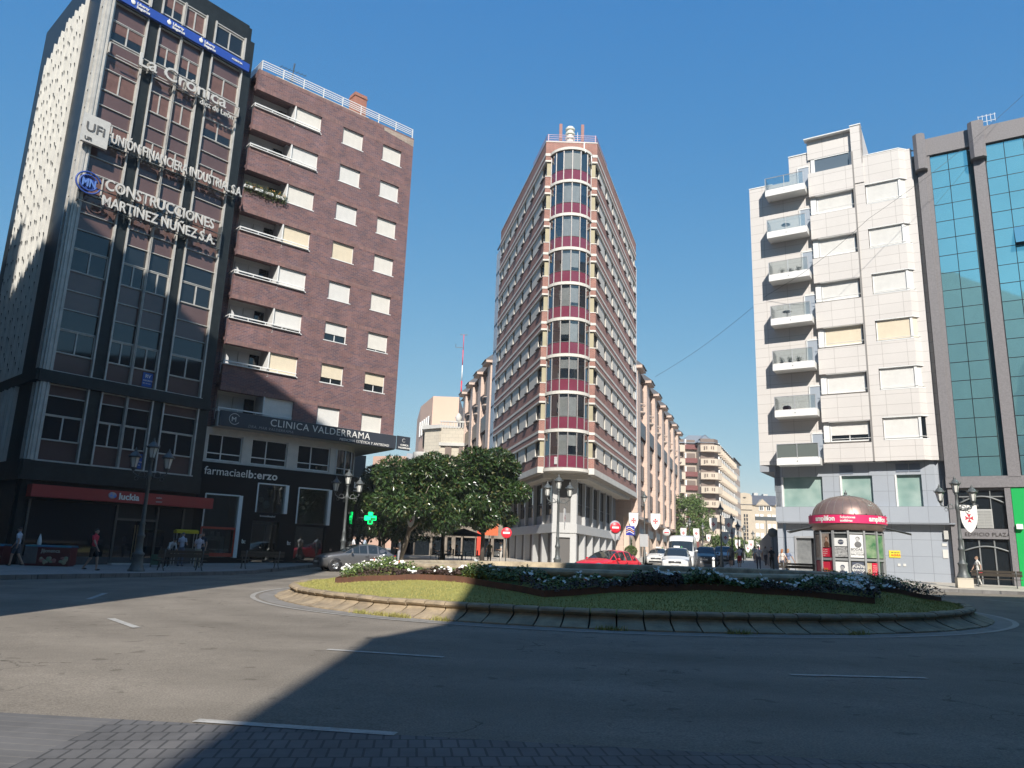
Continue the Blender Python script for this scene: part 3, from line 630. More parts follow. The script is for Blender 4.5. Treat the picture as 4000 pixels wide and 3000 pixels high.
def shutwin(w_, h_, mm_, drop, sill=True, slat=.055, frame=.04):
    """roller-shutter window, front plane y=0 going in"""
    f = MB(); f.box(0, frame, .1, .2, 0, h_); f.box(w_ - frame, w_, .1, .2, 0, h_); f.box(0, w_, .1, .2, h_ - frame, h_)
    f.box(0, w_, .08, .22, 0, frame)
    if sill: f.box(-.06, w_ + .06, -.06, .2, -.05, .0)
    if drop < .98: f.box(w_ / 2 - .025, w_ / 2 + .025, .15, .2, 0, h_)
    s_ = MB(); z1 = h_ - frame; z0 = h_ * (1 - drop) + .01; n = max(1, int((z1 - z0) / slat)); d = (z1 - z0) / n
    for k in range(n): z = z0 + k * d; s_.add([(frame, .118, z), (w_ - frame, .118, z), (w_ - frame, .105, z + d * .5), (frame, .105, z + d * .5), (frame, .118, z + d), (w_ - frame, .118, z + d)], [(0, 1, 2, 3), (3, 2, 5, 4)])
    g = MB()
    if drop < .98: g.box(frame, w_ - frame, .17, .18, frame, z0)
    return f.mesh('window', M_white), s_.mesh('shutter', mm_), (g.mesh('pane', M_dglass) if drop < .98 else None)
WC = {}
def put_window(root, x, y, z, w_, h_, mm_, drop=1.0, name='window', **k):
    key = (round(w_, 2), round(h_, 2), mm_.name, drop, tuple(k.items()))
    if key not in WC: WC[key] = shutwin(w_, h_, mm_, drop, **k)
    f, s_, g = WC[key]; o = link(name, f, root, (x, y, z)); link('shutter', s_, o)
    if g: link('pane', g, o)
    return o
M_shw = mat('shutter_warm', (.68, .655, .60), .6, var=.05, vscale=3)
for i, zt in enumerate(rows):
    ca = [M_shw, M_shut, M_shut, M_shutc, M_shut, M_shut, M_shutc, M_shut][i]; cb = [M_shw, M_shut, M_shw, M_shw, M_shw, M_shw, M_shutc, M_shw][i]; cc = [M_shw, M_shut, M_shw, M_shutc, M_shut, M_shut, M_shutc, M_shut][i]
    put_window(b0, 6.67, .03, zt - 1.27, 1.63, 1.27, ca, {5: .62, 6: .72}.get(i, 1.0)); put_window(b0, 9.92, .03, zt - 1.27, 1.6, 1.27, cb, {5: .9, 6: .62}.get(i, 1.0))
    put_window(b0, 3.14, .03, zt - 1.27, 1.88, 1.27, cc, {5: .86}.get(i, 1.0))
    # balcony: rail along the parapet, door and shutter inside the loggia
    rl = MB(); z = zt - 1.27
    rl.box(.30, 4.95, -.10, -.03, z + .16, z + .22); rl.box(.30, 4.95, -.14, .03, z - .02, z + .02); rl.box(.30, .36, -.05, .9, z + .16, z + .22)
    for u in (.33, 1.5, 2.6, 3.7, 4.9): rl.box(u - .02, u + .02, -.09, -.05, z, z + .2)
    if i != 2: rl.build('balcony_rail', M_white, b0)
    dp = MB(); dp.box(.75, 1.55, 1.22, 1.3, z - .3, zt - .05); dp.box(1.62, 2.3, 1.22, 1.3, z - .3, zt - .05); dd = dp.build('balcony_door', mat('door_grey', (.55, .56, .56), .5), b0)
    dg_ = MB(); dg_.box(2.34, 2.95, 1.2, 1.28, z - .3, zt - .1); dg_.build('pane', M_dglass, dd)
# roof: rail, roof house, chimney
rl = MB()
for z in (31.95, 32.1, 32.25, 32.42): rl.box(.5, 12.4, -.0, .04, z, z + .045); rl.box(.5, .54, 0, 6, z, z + .045)
for k in range(9): rl.box(.5 + 1.48 * k, .55 + 1.48 * k, 0, .06, 31.7, 32.45)
rl.build('roof_rail', M_white, b0)
mb = MB(); mb.xprism([(1.2, 31.7), (1.2, 32.6), (4.5, 34.1), (7.5, 33.6), (7.5, 31.7)], 2.0, 9.2); mb.build('roof_house', mat('roof_cream', (.5, .47, .4), .8), b0)
mb = MB(); mb.box(8.0, 9.0, 1.3, 2.1, 31.7, 34.3); mb.box(7.95, 9.05, 1.25, 2.15, 34.0, 34.1); ch = mb.build('chimney', bricks('orange_brick', (.36, .12, .07), (.28, .09, .06), (.3, .22, .18), .25, .07, .008), b0)
mb = MB(); mb.add([(9.9, -.012, 31.35), (12.5, -.012, 31.05), (12.5, -.012, 31.6), (9.9, -.012, 31.6)], [(0, 1, 2, 3)]); mb.build('brick_repair_patch', bricks('patch_brick', (.22, .11, .08), (.16, .08, .06), (.4, .36, .3), .25, .07, .02), b0)
# sign band, mezzanine, shop
mb = MB(); mb.prism([(.35, -.12), (12.6, -.12), (13.3, 9.4), (.35, 9.4)], 8.0, 8.1); mb.box(.35, 12.6, -.1, .2, 8.05, 9.0 - .02); mb.build('soffit', mat('soffit_grey', (.42, .42, .41), .8), b0)
mb = MB(); mh = [(.2, 2.28, 6.08, 7.62), (2.87, 5.18, 6.08, 7.62), (5.9, 8.15, 6.08, 7.62)]
wallgrid(mb, -.1, 8.6, .55, .85, 5.9, 8.0, mh); mb.build('mezzanine_wall', mat('mezz_stone', (.58, .55, .50), .85, var=.1, vscale=2), b0)
def mezwin(root, x0, x1, z0, z1, y, m_=M_white):
    f = MB(); t = .06
    for a in (x0, x1 - t, x0 + (x1 - x0) * .4): f.box(a, a + t, y, y + .08, z0, z1)
    for z in (z0, z1 - t, z0 + .38): f.box(x0, x1, y, y + .08, z, z + t)
    o = f.build('window', m_, root); g = MB(); g.box(x0, x1, y + .05, y + .06, z0, z1); g.build('pane', M_dglass, o); return o
for h in mh: mezwin(b0, h[0], h[1], h[2], h[3], .66)
mb = MB(); mb.lathe([(1, 5.85), (1, 6.0)], (8.6, 2.8, 0), 14, 0, -pi / 2, .2, False, 2.25, 2.25); mb.lathe([(1, 7.6), (1, 8.0)], (8.6, 2.8, 0), 14, 0, -pi / 2, .2, False, 2.25, 2.25); mb.build('round_corner', mat('mezz_stone', (.4, .4, .4)), b0)
mb = MB(); mb.lathe([(.98, 5.95), (.98, 7.6)], (8.6, 2.8, 0), 14, 0, -pi / 2, .2, False, 2.25, 2.25); mb.build('corner_glazing', M_dglass, b0)
mb = MB()
for k in range(6):
    t = -pi / 2 + .32 * k; mb.box(8.6 + 2.25 * cos(t) - .04, 8.6 + 2.25 * cos(t) + .04, 2.8 + 2.25 * sin(t) - .04, 2.8 + 2.25 * sin(t) + .04, 5.95, 7.6)
mb.lathe([(1.0, 6.35), (1.0, 6.42)], (8.6, 2.8, 0), 14, 0, -pi / 2, .2, False, 2.26, 2.26); mb.build('corner_mullions', M_alu, b0)
M_phb = mat('pharmacy_black', (.008, .008, .009), .5, spec=.2)
mb = MB(); ph = [(.35, 2.4, .5, 4.1), (3.4, 5.25, 3.2, 4.95), (3.3, 5.0, .1, 2.7), (6.05, 8.2, 2.65, 4.9), (6.1, 8.15, .45, 2.5)]
wallgrid(mb, -.2, 9.2, .3, .6, 0, 5.92, ph); mb.prism([(9.2, .3), (10.3, .7), (10.95, 1.5), (11.1, 6), (10.8, 6), (10.7, 1.6), (10.2, .95), (9.2, .6)], 4.95, 5.92)
mb.prism([(9.2, .3), (9.5, .33), (9.5, .7), (9.2, .6)], 0, 4.2); mb.prism([(10.7, 1.1), (10.95, 1.5), (10.9, 1.9), (10.6, 1.6)], 0, 4.2); mb.box(-.2, 10.6, 2.6, 2.8, 0, 8); mb.build('shop_wall', M_phb, b0)
mb = MB(); mb.box(-.1, 10.6, .6, 2.5, -.05, .1); mb.box(-.1, 10.6, .62, 2.5, 5.0, 5.08); mb.box(-.1, 10.6, 2.45, 2.58, .1, 5); mb.box(2.6, 2.7, .62, 2.5, 0, 5); mb.box(5.4, 5.5, .62, 2.5, 0, 5); mb.build('shop_interior', mat('shop_interior', (.30, .32, .32), .8), b0)
sg = MB()
for h in ph: sg.box(h[0], h[1], .48, .49, h[2], h[3])
sg.prism([(9.5, .4), (10.3, .8), (10.75, 1.3), (10.74, 1.33), (10.28, .83), (9.5, .43)], .3, 4.95); sg.build('shop_window', glass('shop_glass', (.62, .68, .68), .86), b0)
mb = MB()
for x0, x1, z0, z1 in (ph[0], ph[1], ph[3]): mb.box(x0 - .02, x0 + .06, .27, .5, z0, z1); mb.box(x1 - .06, x1 + .16, .27, .5, z0, z1); mb.box(x0, x1, .27, .5, z1 - .05, z1 + .02)
mb.build('window_reveal', mat('reveal_pale', (.72, .76, .75), .6), b0)
mb = MB(); mb.box(3.45, 4.2, .52, .56, .12, 2.5); mb.box(4.25, 4.95, .52, .56, .12, 2.5); mb.build('door', M_dglass, b0)
mb = MB()
for c, r in (((3.95, .9, 4.0), .17), ((4.3, .95, 3.72), .25), ((6.55, .9, 4.1), .19), ((6.95, .9, 4.0), .15), ((6.7, .9, 3.5), .28)): mb.ell(c, (r, r, r), 14, 9)
mb.build('globe_lamps', mat('globe_white', (.75, .73, .68), .5), b0)
mb = MB(); mb.box(.62, 2.2, .9, 1.5, .5, .6); mb.box(.8, 1.0, .9, 1.3, .1, 1.55); mb.box(1.75, 1.95, .9, 1.3, .1, 1.55); mb.box(.8, 1.95, .9, 1.3, 1.45, 1.7); mb.box(1.1, 1.35, 1, 1.2, 1.7, 2.0); mb.box(1.5, 1.7, 1, 1.2, 1.7, 1.95); mb.build('window_display', mat('display_white', (.6, .62, .62), .6), b0)
mb = MB()
for a in ((.3, 2.3, 2.1, 2.22), (.3, 2.3, .55, .75), (.3, .38, .55, 2.2), (2.22, 2.3, .55, 2.2)): mb.box(a[0], a[1], .22, .3, a[2], a[3])
mb.build('display_frame', mat('display_red', (.42, .06, .03), .5), b0)
text('b:', .34, T(2.75, .27, 1.35), MW, b0, 'lettering', .02, bold=.008); text('b:', .34, T(5.6, .27, 1.35), MW, b0, 'lettering', .02, bold=.008)
text('b:consultasalud', .16, T(3.7, .27, 2.95), MW, b0, 'lettering', .02)
# signs
s = sign_root('clinic_sign', .35, -.16, 8.05, 'long dark fascia sign CLINICA VALDERRAMA between brick floors and mezzanine', 'sign', b0)
mb = MB(); mb.box(.1, 12.25, -.1, .05, 0, .9); mb.build('board', mat('sign_slate', (.035, .042, .055), .45), s)
text('CLINICA VALDERRAMA', .62, T(3.15, -.12, .36), MW, s, sx=1.0, space=1.1, depth=.02); text('DRA. MAR VALDERRAMA', .24, T(1.8, -.12, .08), mat('letter_grey', (.3, .31, .32), .5), s, shear=.2, depth=.02, space=1.1)
text('MEDICINA ESTÉTICA Y ANTIEDAD', .24, T(7.9, -.12, .06), MW, s, shear=.2, depth=.02, sx=.98, space=1.05)
mb = MB(); mb.tube([(.95 + .32 * cos(.6 + 5.1 * k / 20), -.13, .47 + .32 * sin(.6 + 5.1 * k / 20)) for k in range(21)], .017, 5); mb.build('emblem', MW, s); text('M', .4, T(.76, -.12, .32), MW, s, depth=.02)
s = sign_root('hanging_sign', 12.75, -.12, 8.05, 'small dark sign CLINICA VALDERRAMA sticking out at the brick corner', 'sign', b0)
mb = MB(); mb.box(0, 1.05, -.05, .05, 0, .95); mb.build('board', MATS['sign_slate'], s); text('CLINICA', .17, T(.26, -.06, .28), MW, s, depth=.02, bold=.004); text('VALDERRAMA', .16, T(.1, -.06, .09), MW, s, depth=.02, bold=.004)
mb = MB(); mb.tube([(.52 + .12 * cos(.6 + 5.1 * k / 14), -.07, .66 + .12 * sin(.6 + 5.1 * k / 14)) for k in range(15)], .012, 5); mb.build('emblem', MW, s)
s = sign_root('pharmacy_letters', .1, .27, 5.84, 'white letters farmaciaelb:erzo on the black shop front', 'sign', b0)
a_ = text('farmaciael', .66, T(0, 0, -.64), MW, s, depth=.03, sx=.97); xw = max(v.co.x for v in a_.data.vertices); text('b:erzo', .66, T(xw + .06, 0, -.64), MW, s, depth=.03, bold=.014, sx=1.0, space=1.1)
text('b:', .55, T(10.0, .36, -.62), MW, s, depth=.03, bold=.01)
# lit green cross
s = sign_root('pharmacy_cross', 11.6, .7, 2.75, 'lit green pharmacy cross beside the black corner', 'sign', b0); s.rotation_euler.z = R(2); s.scale = (.8, .8, .8); s.location.z += .15
MG = mat('led_green', (.0, .5, .1), .4, emit=((.0, 1.0, .22), 1.5)); mb = MB(); mb.box(-.19, .19, -.08, .08, 0, 1.0); mb.box(-.5, .5, -.081, .081, .31, .69); mb.build('housing', mat('led_dark', (0, .12, .03), .4), s)
mb = MB()
P_ = [(-.17, .02), (.17, .02), (.17, .33), (.48, .33), (.48, .67), (.17, .67), (.17, .98), (-.17, .98), (-.17, .67), (-.48, .67), (-.48, .33), (-.17, .33)]
for i in range(12): a = P_[i]; b = P_[(i + 1) % 12]; mb.tube([(a[0], -.1, a[1]), (b[0], -.1, b[1])], .025, 4)
for k in range(7): mb.box(-.46 + .07 * k, -.395 + .07 * k, -.1, -.085, .35, .65)
mb.box(-.14, .14, -.1, -.085, .7, .95); mb.box(.08, .44, -.1, -.085, .52, .64); mb.build('led_lines', MG, s); mb = MB(); mb.tube([(-1.1, .05, .5), (-.45, .05, .5)], .03, 6); mb.build('arm', M_iron, s)
# flower boxes and bicycle-free clutter on one balcony
mb = MB(); VV = []; FF = []
for _ in range(1500):
    u = rnd.uniform(.3, 3.1); c = Vector((u, -.12 + rnd.gauss(0, .09), rows[2] - 1.15 + rnd.gauss(0, .16) - (rnd.random() < .3) * .2)); a = Vector((rnd.gauss(0, 1), rnd.gauss(0, 1), rnd.gauss(0, 1))).normalized() * .05; b = a.orthogonal().normalized() * .03
    o = len(VV); VV += [tuple(c - a), tuple(c + b), tuple(c + a), tuple(c - b)]; FF.append((o, o + 1, o + 2, o + 3))
mb.add(VV, FF); s = sign_root('balcony_plants', 0, 0, 0, 'row of potted plants spilling over the third loggia parapet of the brick block', 'plants', b0); mb.build('leaves', mat('pot_leaf', (.05, .10, .025), .7, col2=(.12, .12, .04), vscale=4), s)
V2 = []; F2 = []
for _ in range(40): petal_disc(V2, F2, Vector((rnd.uniform(.3, 3), -.2, rows[2] - 1.05 + rnd.gauss(0, .1))), .045)
mb = MB(); mb.add(V2, F2); mb.build('blossoms', mat('yellow_petal', (.7, .5, .08), .6, col2=(.6, .2, .1), vscale=2), s)
mb = MB()
for u in (.5, 1.2, 1.9, 2.6): mb.box(u - .25, u + .25, -.2, -.02, rows[2] - 1.3, rows[2] - 1.12)
mb.build('pots', M_white, s)
# ---------------------------------------------------------------- wedge-shaped brick building (centre)
M_rb = bricks('red_brick', (.31, .13, .10), (.235, .10, .08), (.35, .26, .22), .24, .085, .010, .5, bump=.2, noise=.7, var=.2)
M_ban = mat('band_stone', (.66, .63, .57), .85, col2=(.52, .50, .46), vscale=.9, detail=7)
M_pan = mat('grey_panel', (.62, .585, .52), .75, col2=(.52, .49, .44), vscale=.5)
M_tan = mat('tan_panel', (.36, .32, .21), .7, var=.12, vscale=.8)
M_maroon = mat('maroon_glass', (.17, .035, .06), .10, var=.1, vscale=.8, spec=.9)
f0 = empty('wedge_apartment_building', (4.23, 56, 0), 0, 'wedge shaped red brick building with curved glass bays at its nose in the centre', 'building')
NX = 2.1; FR = T(NX, 0, 0, R(90 - 18.0)); LR, LL = 21.3, 18.6
# left face frame: x runs along the face towards the nose
dl = Vector((sin(R(-11.9)), cos(R(-11.9)))); pL = Vector((-NX, 0)) + dl * LL; FL_ = T(pL.x, pL.y, 0, R(90 - (180 - 11.9)))
dr_ = Vector((sin(R(18.0)), cos(R(18.0)))); pR = Vector((NX, 0)) + dr_ * LR
foot = [(-NX, 0), (NX, 0), (pR.x, pR.y), (pL.x, pL.y)]
def inset(poly, d):
    n = len(poly); out = []; c = sum((Vector(p) for p in poly), Vector((0, 0))) / n; E_ = []
    for i in range(n):
        a = Vector(poly[i]); b = Vector(poly[(i + 1) % n]); t = (b - a).normalized(); nn = Vector((-t.y, t.x))
        if nn.dot(c - a) < 0: nn = -nn
        dd = d[i] if isinstance(d, (list, tuple)) else d; E_.append((a + nn * dd, t))
    for i in range(n):
        p, t = E_[i - 1]; q, s_ = E_[i]; den = t.x * s_.y - t.y * s_.x; k = ((q - p).x * s_.y - (q - p).y * s_.x) / den; out.append(tuple(p + t * k))
    return out
PITCHZ = 2.87; Z0 = 7.5; NFl = 9
body = MB(); bands = MB(); brickm = MB()
core = inset(foot, .55); body.prism(core, 6.9, 34.0); body.build('core_wall', M_pan, f0)
for k in range(NFl + 1):
    z = Z0 + PITCHZ * k
    if k == 0: bands.prism(inset(foot, -.02), z - .28, z + .18); brickm.prism(foot, z + .18, z + .9); bands.prism(inset(foot, -.03), z + .9, z + .97)
    elif k < NFl: brickm.prism(foot, z - .57, z - .18); bands.prism(inset(foot, -.03), z - .70, z - .56); bands.prism(inset(foot, -.03), z - .18, z + .02); brickm.prism(foot, z + .02, z + .83); bands.prism(inset(foot, -.03), z + .83, z + .9)
    else: brickm.prism(foot, z - .57, z - .18); bands.prism(inset(foot, -.03), z - .70, z - .56); bands.prism(inset(foot, -.03), z - .18, z + .06); brickm.prism(foot, z + .06, 34.42); bands.prism(inset(foot, -.03), 34.42, 34.5)
bands.build('stone_bands', M_ban, f0); brickm.build('brick_bands', M_rb, f0)
# shutters / windows between the bands: dark window gaps and projecting grey leaves
def face_windows(M, L_, rev):
    nonv = MB()
    patt = [(.35, 1.3, 'w'), (1.3, 4.0, 'p')]; u = 4.0
    while u < L_ - 1.2: patt += [(u, u + .72, 'w'), (u + .72, min(u + 3.17, L_ - .2), 'p')]; u += 3.17
    mp, mw = [], []
    for a, b, k in patt:
        if rev: a, b = L_ - b, L_ - a
        (mp if k == 'p' else mw).append((a, b))
    return mp, mw
zf = [(Z0 + .97, Z0 + PITCHZ - .70)] + [(Z0 + PITCHZ * k + .9, Z0 + PITCHZ * (k + 1) - .70) for k in range(1, NFl)]
H_ = zf[1][1] - zf[1][0]
nwin = 0; xtra = MB(); wl = []
for M, L_, rev in ((FR, LR, False), (FL_, LL, True)):
    mp, mw = face_windows(M, L_, rev); pm = MB(M); sm_ = MB(M)
    for z0, z1 in zf:
        for a, b in mp:
            pm.box(a, b, .08, .5, z0, z1)
            if (b - a) > .8: e = a if rev else b
        for a, b in mw: sm_.box(a - .08, b + .08, -.13, .1, z0 - .075, z0 - .005)
    pm.build('facade_panels', M_pan, f0); sm_.build('sills', mat('sill_dark', (.10, .09, .085), .7), f0)
    for k, (z0, z1) in enumerate(zf):
        for a, b in mw: wl.append((M, a, b, z0, z1, (a if not rev else L_ - b) + 3 * k))
wl.sort(key=lambda q: q[5])
cw = {}
for i, (M, a, b, z0, z1, _) in enumerate(wl):
    if i < 100:
        key = (round(b - a, 2), round(z1 - z0, 2))
        if key not in cw:
            f = MB(); w_, h_ = b - a, z1 - z0; t = .05; f.box(0, t, .18, .26, 0, h_); f.box(w_ - t, w_, .18, .26, 0, h_); f.box(0, w_, .18, .26, 0, t); f.box(0, w_, .18, .26, h_ - t, h_); f.box(w_ / 2 - .03, w_ / 2 + .03, .18, .26, 0, h_)
            g = MB(); g.box(t, w_ - t, .22, .24, t, h_ - t); cw[key] = (f.mesh('window', mat('bronze_dark', (.07, .06, .05), .5)), g.mesh('pane', M_dglass))
        f, g = cw[key]; o = link('window', f, f0); o.matrix_local = M @ Matrix.Translation((a, 0, z0)); link('pane', g, o)
    else:
        xtra.M = M; xtra.box(a, b, .2, .3, z0, z1)
o = xtra.build('far_windows', M_dglass, f0); o['kind'] = 'stuff'
# nose: tan corner posts, curved glazed bays
tan_ = MB()
for z0, z1 in zf:
    for s_ in (-1, 1): tan_.box(s_ * 1.62, s_ * 1.98, .1, .6, z0, z1)
tan_.build('corner_posts', M_tan, f0)
BW, BD = 1.62, 1.15    # half width and projection of the bay
def arc(off=0.0, n=7, y0=.0):
    Rr = (BW * BW + BD * BD) / (2 * BD); c = Rr - BD; th = math.asin(BW / Rr) if BD < BW else pi - math.asin(BW / Rr)
    return [((Rr + off) * sin(-th + 2 * th * k / n), -(Rr + off) * cos(-th + 2 * th * k / n) + c + y0) for k in range(n + 1)]
M_bayg = glass('bay_glass', (.84, .85, .83), .84, .03)
M_inn = mat('cream_interior', (.74, .69, .58), .9, var=.05, vscale=2)
for k in range(NFl):
    z = Z0 + PITCHZ * k; zb = z + .06; zt = z + PITCHZ - .2; zm = z + .98
    fr = empty('bay_window', (0, 0, 0)); fr.parent = f0
    A = arc(0, 6); mb = MB()
    for i in range(6): (xa, ya), (xb, yb) = A[i], A[i + 1]; mb.add([(xa, ya, zm), (xb, yb, zm), (xb, yb, zt), (xa, ya, zt)], [(0, 1, 2, 3)])
    mb.build('pane', M_bayg, fr); mb = MB()
    for i in range(6):
        (xa, ya), (xb, yb) = A[i], A[i + 1]; mb.add([(xa, ya, zb), (xb, yb, zb), (xb, yb, zm), (xa, ya, zm)], [(0, 1, 2, 3)])
    mb.build('lower_panel', M_maroon, fr); mb = MB()
    for (x, y) in A: mb.box(x - .035, x + .035, y - .05, y + .04, zb, zt)
    for i in range(6):
        (xa, ya), (xb, yb) = A[i], A[i + 1]; mb.tube([(xa, ya, zm), (xb, yb, zm)], .035, 4); mb.tube([(xa, ya + .02, zb + .04), (xb, yb + .02, zb + .04)], .035, 4)
    mb.build('mullions', mat('bay_metal', (.20, .19, .185), .5, .3, var=.1, vscale=3), fr)
    mb = MB(); mb.prism(arc(.10, 14), z - .18, z + .05); mb.build('bay_slab', M_ban, fr)
    mb = MB(); mb.add([(-1.6, -.05, zb), (-.75, .5, zb), (-.75, .5, zt), (-1.6, -.05, zt)], [(0, 1, 2, 3)]); mb.add([(.75, .5, zb), (1.6, -.05, zb), (1.6, -.05, zt), (.75, .5, zt)], [(0, 1, 2, 3)])
    mb.box(-.75, .75, .5, .53, zb, zt); mb.build('inner_wall', M_inn, fr)
    mb = MB(); mb.box(-.5, .5, .44, .49, z + .35, zt - .5); mb.build('inner_window', mat('inner_window_grey', (.22, .24, .25), .3) if k != NFl - 1 else M_shut, fr)
    if k < NFl - 1:
        mb = MB(); B_ = arc(-.14, 6); q_ = random.Random(k + 3)
        for i in (1, 2, 3, 4):
            if i in (2, 3) or q_.random() < .3:
                lo_ = zm + .08 + (0 if i in (2, 3) and q_.random() < .6 else q_.uniform(.2, .9)); a_, b_ = Vector(B_[i]), Vector(B_[i + 1]); mb.add([(a_.x, a_.y, lo_), (b_.x, b_.y, lo_), (b_.x, b_.y, zt), (a_.x, a_.y, zt)], [(0, 1, 2, 3)])
        mb.build('net_curtain', mat('net_curtain', (.42, .44, .46), .9, var=.12, vscale=2.5), fr)
    if k == NFl - 1: mb = MB(); B_ = arc(-.1, 6); [mb.add([(B_[i][0], B_[i][1], zm + .1), (B_[i + 1][0], B_[i + 1][1], zm + .1), (B_[i + 1][0], B_[i + 1][1], zt), (B_[i][0], B_[i][1], zt)], [(0, 1, 2, 3)]) for i in range(6)]; mb.build('blinds', mat('blind_grey', (.5, .5, .47), .8), fr)
mb = MB(); z = Z0 + PITCHZ * NFl; mb.prism(arc(.12, 14), z - .2, z + .02); mb.build('bay_slab', M_ban, f0)
mb = MB(); mb.xprism([(-1.02, 33.3), (-1.02, 33.0), (-.06, 33.0), (-.06, 33.3)], 1.0, 1.05); mb.tube([(1.0, -.08, 33.2), (1.02, -.08, 34.4)], .05, 6); mb.tube([(1.62, -.3, 32.3), (1.6, -.3, 33.1)], .05, 6); mb.build('roof_pipe', M_white, f0)
mb = MB()
for i in range(7): mb.box(-.98 + .04, -.98 + .34, -1.0 + .0, -.95, Z0 + .3 + .08 * i, Z0 + .34 + .08 * i)
mb.build('vent_grille', M_white, f0)
# roof top
rp = MB(); z = 34.5
for a in (.1, .28, .46, .64): rp.box(-1.95, 1.95, .1, .13, z + a, z + a + .035); rp.M = FR; rp.box(.1, 5, .1, .13, z + a, z + a + .035); rp.M = FL_; rp.box(LL - 5, LL - .1, .1, .13, z + a, z + a + .035); rp.M = Matrix()
for x in (-1.95, 1.92): rp.box(x, x + .07, .08, .16, z, z + .7)
rp.build('roof_rail', mat('rail_mauve', (.35, .2, .26), .5), f0)
rp = MB(); rp.box(-1.03, -.78, .35, .6, z, z + 1.85); rp.box(.78, 1.03, .35, .6, z, z + 1.85); rp.build('roof_posts', mat('post_brown', (.22, .09, .08), .6), f0)
rp = MB(); pr = [(.30, 34.4)]
for k in range(5): b = 34.5 + .42 * k; pr += [(.30, b), (.30, b + .18), (.40, b + .2), (.41, b + .33), (.36, b + .36)]
pr += [(.3, 36.65), (.0, 36.68)]; rp.lathe(pr, (-.05, 1.4, 0), 20, smooth=False); rp.build('vent_flue', mat('flue_cream', (.62, .63, .56), .5), f0)
rp = MB(); rp.tube([(.55, 1, 34.4), (.55, 1, 36.0)], .02, 5); rp.tube([(.72, .9, 34.4), (.72, .9, 35.1)], .02, 5); rp.tube([(.3, .9, 34.4), (.3, .9, 35.3)], .015, 5); rp.build('aerials', M_white, f0)
# glazed galleries at the far ends
gg = MB(FL_); gg.box(-1.6, .0, .0, 1.5, 7.2, 32.6); gg.build('gallery_glazing', mat('gallery_glass', (.28, .38, .46), .15, .2), f0)
gg = MB(FL_)
for k in range(10): gg.box(-1.64, .02, -.05, .1, 7.2 + 2.87 * k, 7.32 + 2.87 * k)
for x in (-1.64, -.85, -.04): gg.box(x, x + .05, -.05, .1, 7.2, 32.6)
gg.build('gallery_frame', mat('gallery_metal', (.1, .13, .18), .5), f0)
gg = MB(FR); gg.box(LR - .1, LR + .9, .05, 1.5, 7.2, 32.0); gg.build('end_gallery', M_white, f0)
# recessed lower storeys
low = inset(foot, [0.9, 1.4, 1.0, 1.4]); M_gr = mat('grey_granite', (.45, .45, .44), .8, var=.08, vscale=14, bump=.1)
lw = MB(); mez = inset(foot, [1.05, 1.75, 1.0, 1.75]); lw.prism(mez, .1, 7.3, 0)
lw.prism(inset(foot, [.86, 1.36, 1.0, 1.36]), 2.95, 3.55); lw.build('lower_wall', mat('lower_brown', (.10, .095, .09), .6), f0)
so = MB(); so.prism(inset(foot, .03), 7.18, 7.24); so.build('soffit', mat('soffit_warm', (.36, .33, .29), .85), f0)
lw = MB(); c4 = [Vector(p) for p in low]; nl_, nr_ = c4[0], c4[1]
lw.prism(inset(foot, [.84, 1.34, 1.0, 1.34]), 2.93, 3.6)
LFR = T(nr_.x, nr_.y, 0, R(90 - 18.0)); fl_end = nl_ + dl * 15.2; LFL = T(fl_end.x, fl_end.y, 0, R(90 - (180 - 11.9)))
for (a, b) in ((nl_.x, nl_.x + .42), (nr_.x - .45, nr_.x)): lw.box(a, b, nl_.y, nl_.y + .6, .1, 7.2)
lw.box(nl_.x + .42, nr_.x - .45, nl_.y + .02, nl_.y + .5, 2.6, 3.7); lw.box(nl_.x + .42, nr_.x - .45, nl_.y + .1, nl_.y + .5, 6.9, 7.2); lw.box(nl_.x, nr_.x, nl_.y - .02, nl_.y + .5, .0, .16)
for M, rev in ((LFR, False), (LFL, True)):
    lw.M = M; L_ = 15.2
    for i in range(6):
        u = .0 + 2.95 * i; e = .36
        a, b = (L_ - u - e, L_ - u) if rev else (u, u + e)
        # splayed ground-floor fins
        if i: lw.prism([(a, 0), (b, 0), (b + .98, .8), (a - .98, .8)], .1, 2.95) if True else 0
        else: lw.box(a, b, 0, .5, .1, 2.95)
        lw.box(a + .02, b - .02, .0, .5, 3.6, 6.9)
    lw.box(0, L_, .05, .5, 6.85, 7.2)
lw.build('granite_frame', M_gr, f0)
for M, rev in ((LFR, False), (LFL, True)):
    L_ = 15.2
    for i in range(5):
        u = .36 + 2.95 * i; a, b = (u - .06, u + 2.65) if not rev else (L_ - u - 2.65, L_ - u + .06)
        f = MB(M)
        for x in (a, a + .9, a + 1.75, b - .06): f.box(x, x + .06, .25, .33, 4.3, 6.85)
        for z in (4.3, 5.15, 6.8): f.box(a, b, .25, .33, z, z + .06)
        o = f.build('window', mat('bronze_dark', (.07, .06, .05), .5), f0); g = MB(M); g.box(a, b, .28, .3, 4.3, 6.85); g.build('pane', M_dglass, o)
        g = MB(M); g.box(a, b, .24, .3, 3.6, 4.3); g.build('apron_panel', mat('apron_grey', (.27, .26, .25), .6), f0)
fd = MB(); fd.box(-.42, .5, nl_.y + .3, nl_.y + .4, .15, 2.2); fd.build('door', mat('door_beige', (.42, .42, .36), .6), f0)
fd = MB(); fd.box(-.68, .66, nl_.y + .2, nl_.y + .3, 3.7, 6.9); fd.build('nose_window', M_dglass, f0)
fd = MB(); fd.box(-.5, .55, nl_.y + .28, nl_.y + .36, 2.2, 2.62)
for i in range(3): fd.box(-.5, .55, nl_.y + .2, nl_.y + .3, 2.0 + .14 * i, 2.06 + .14 * i)
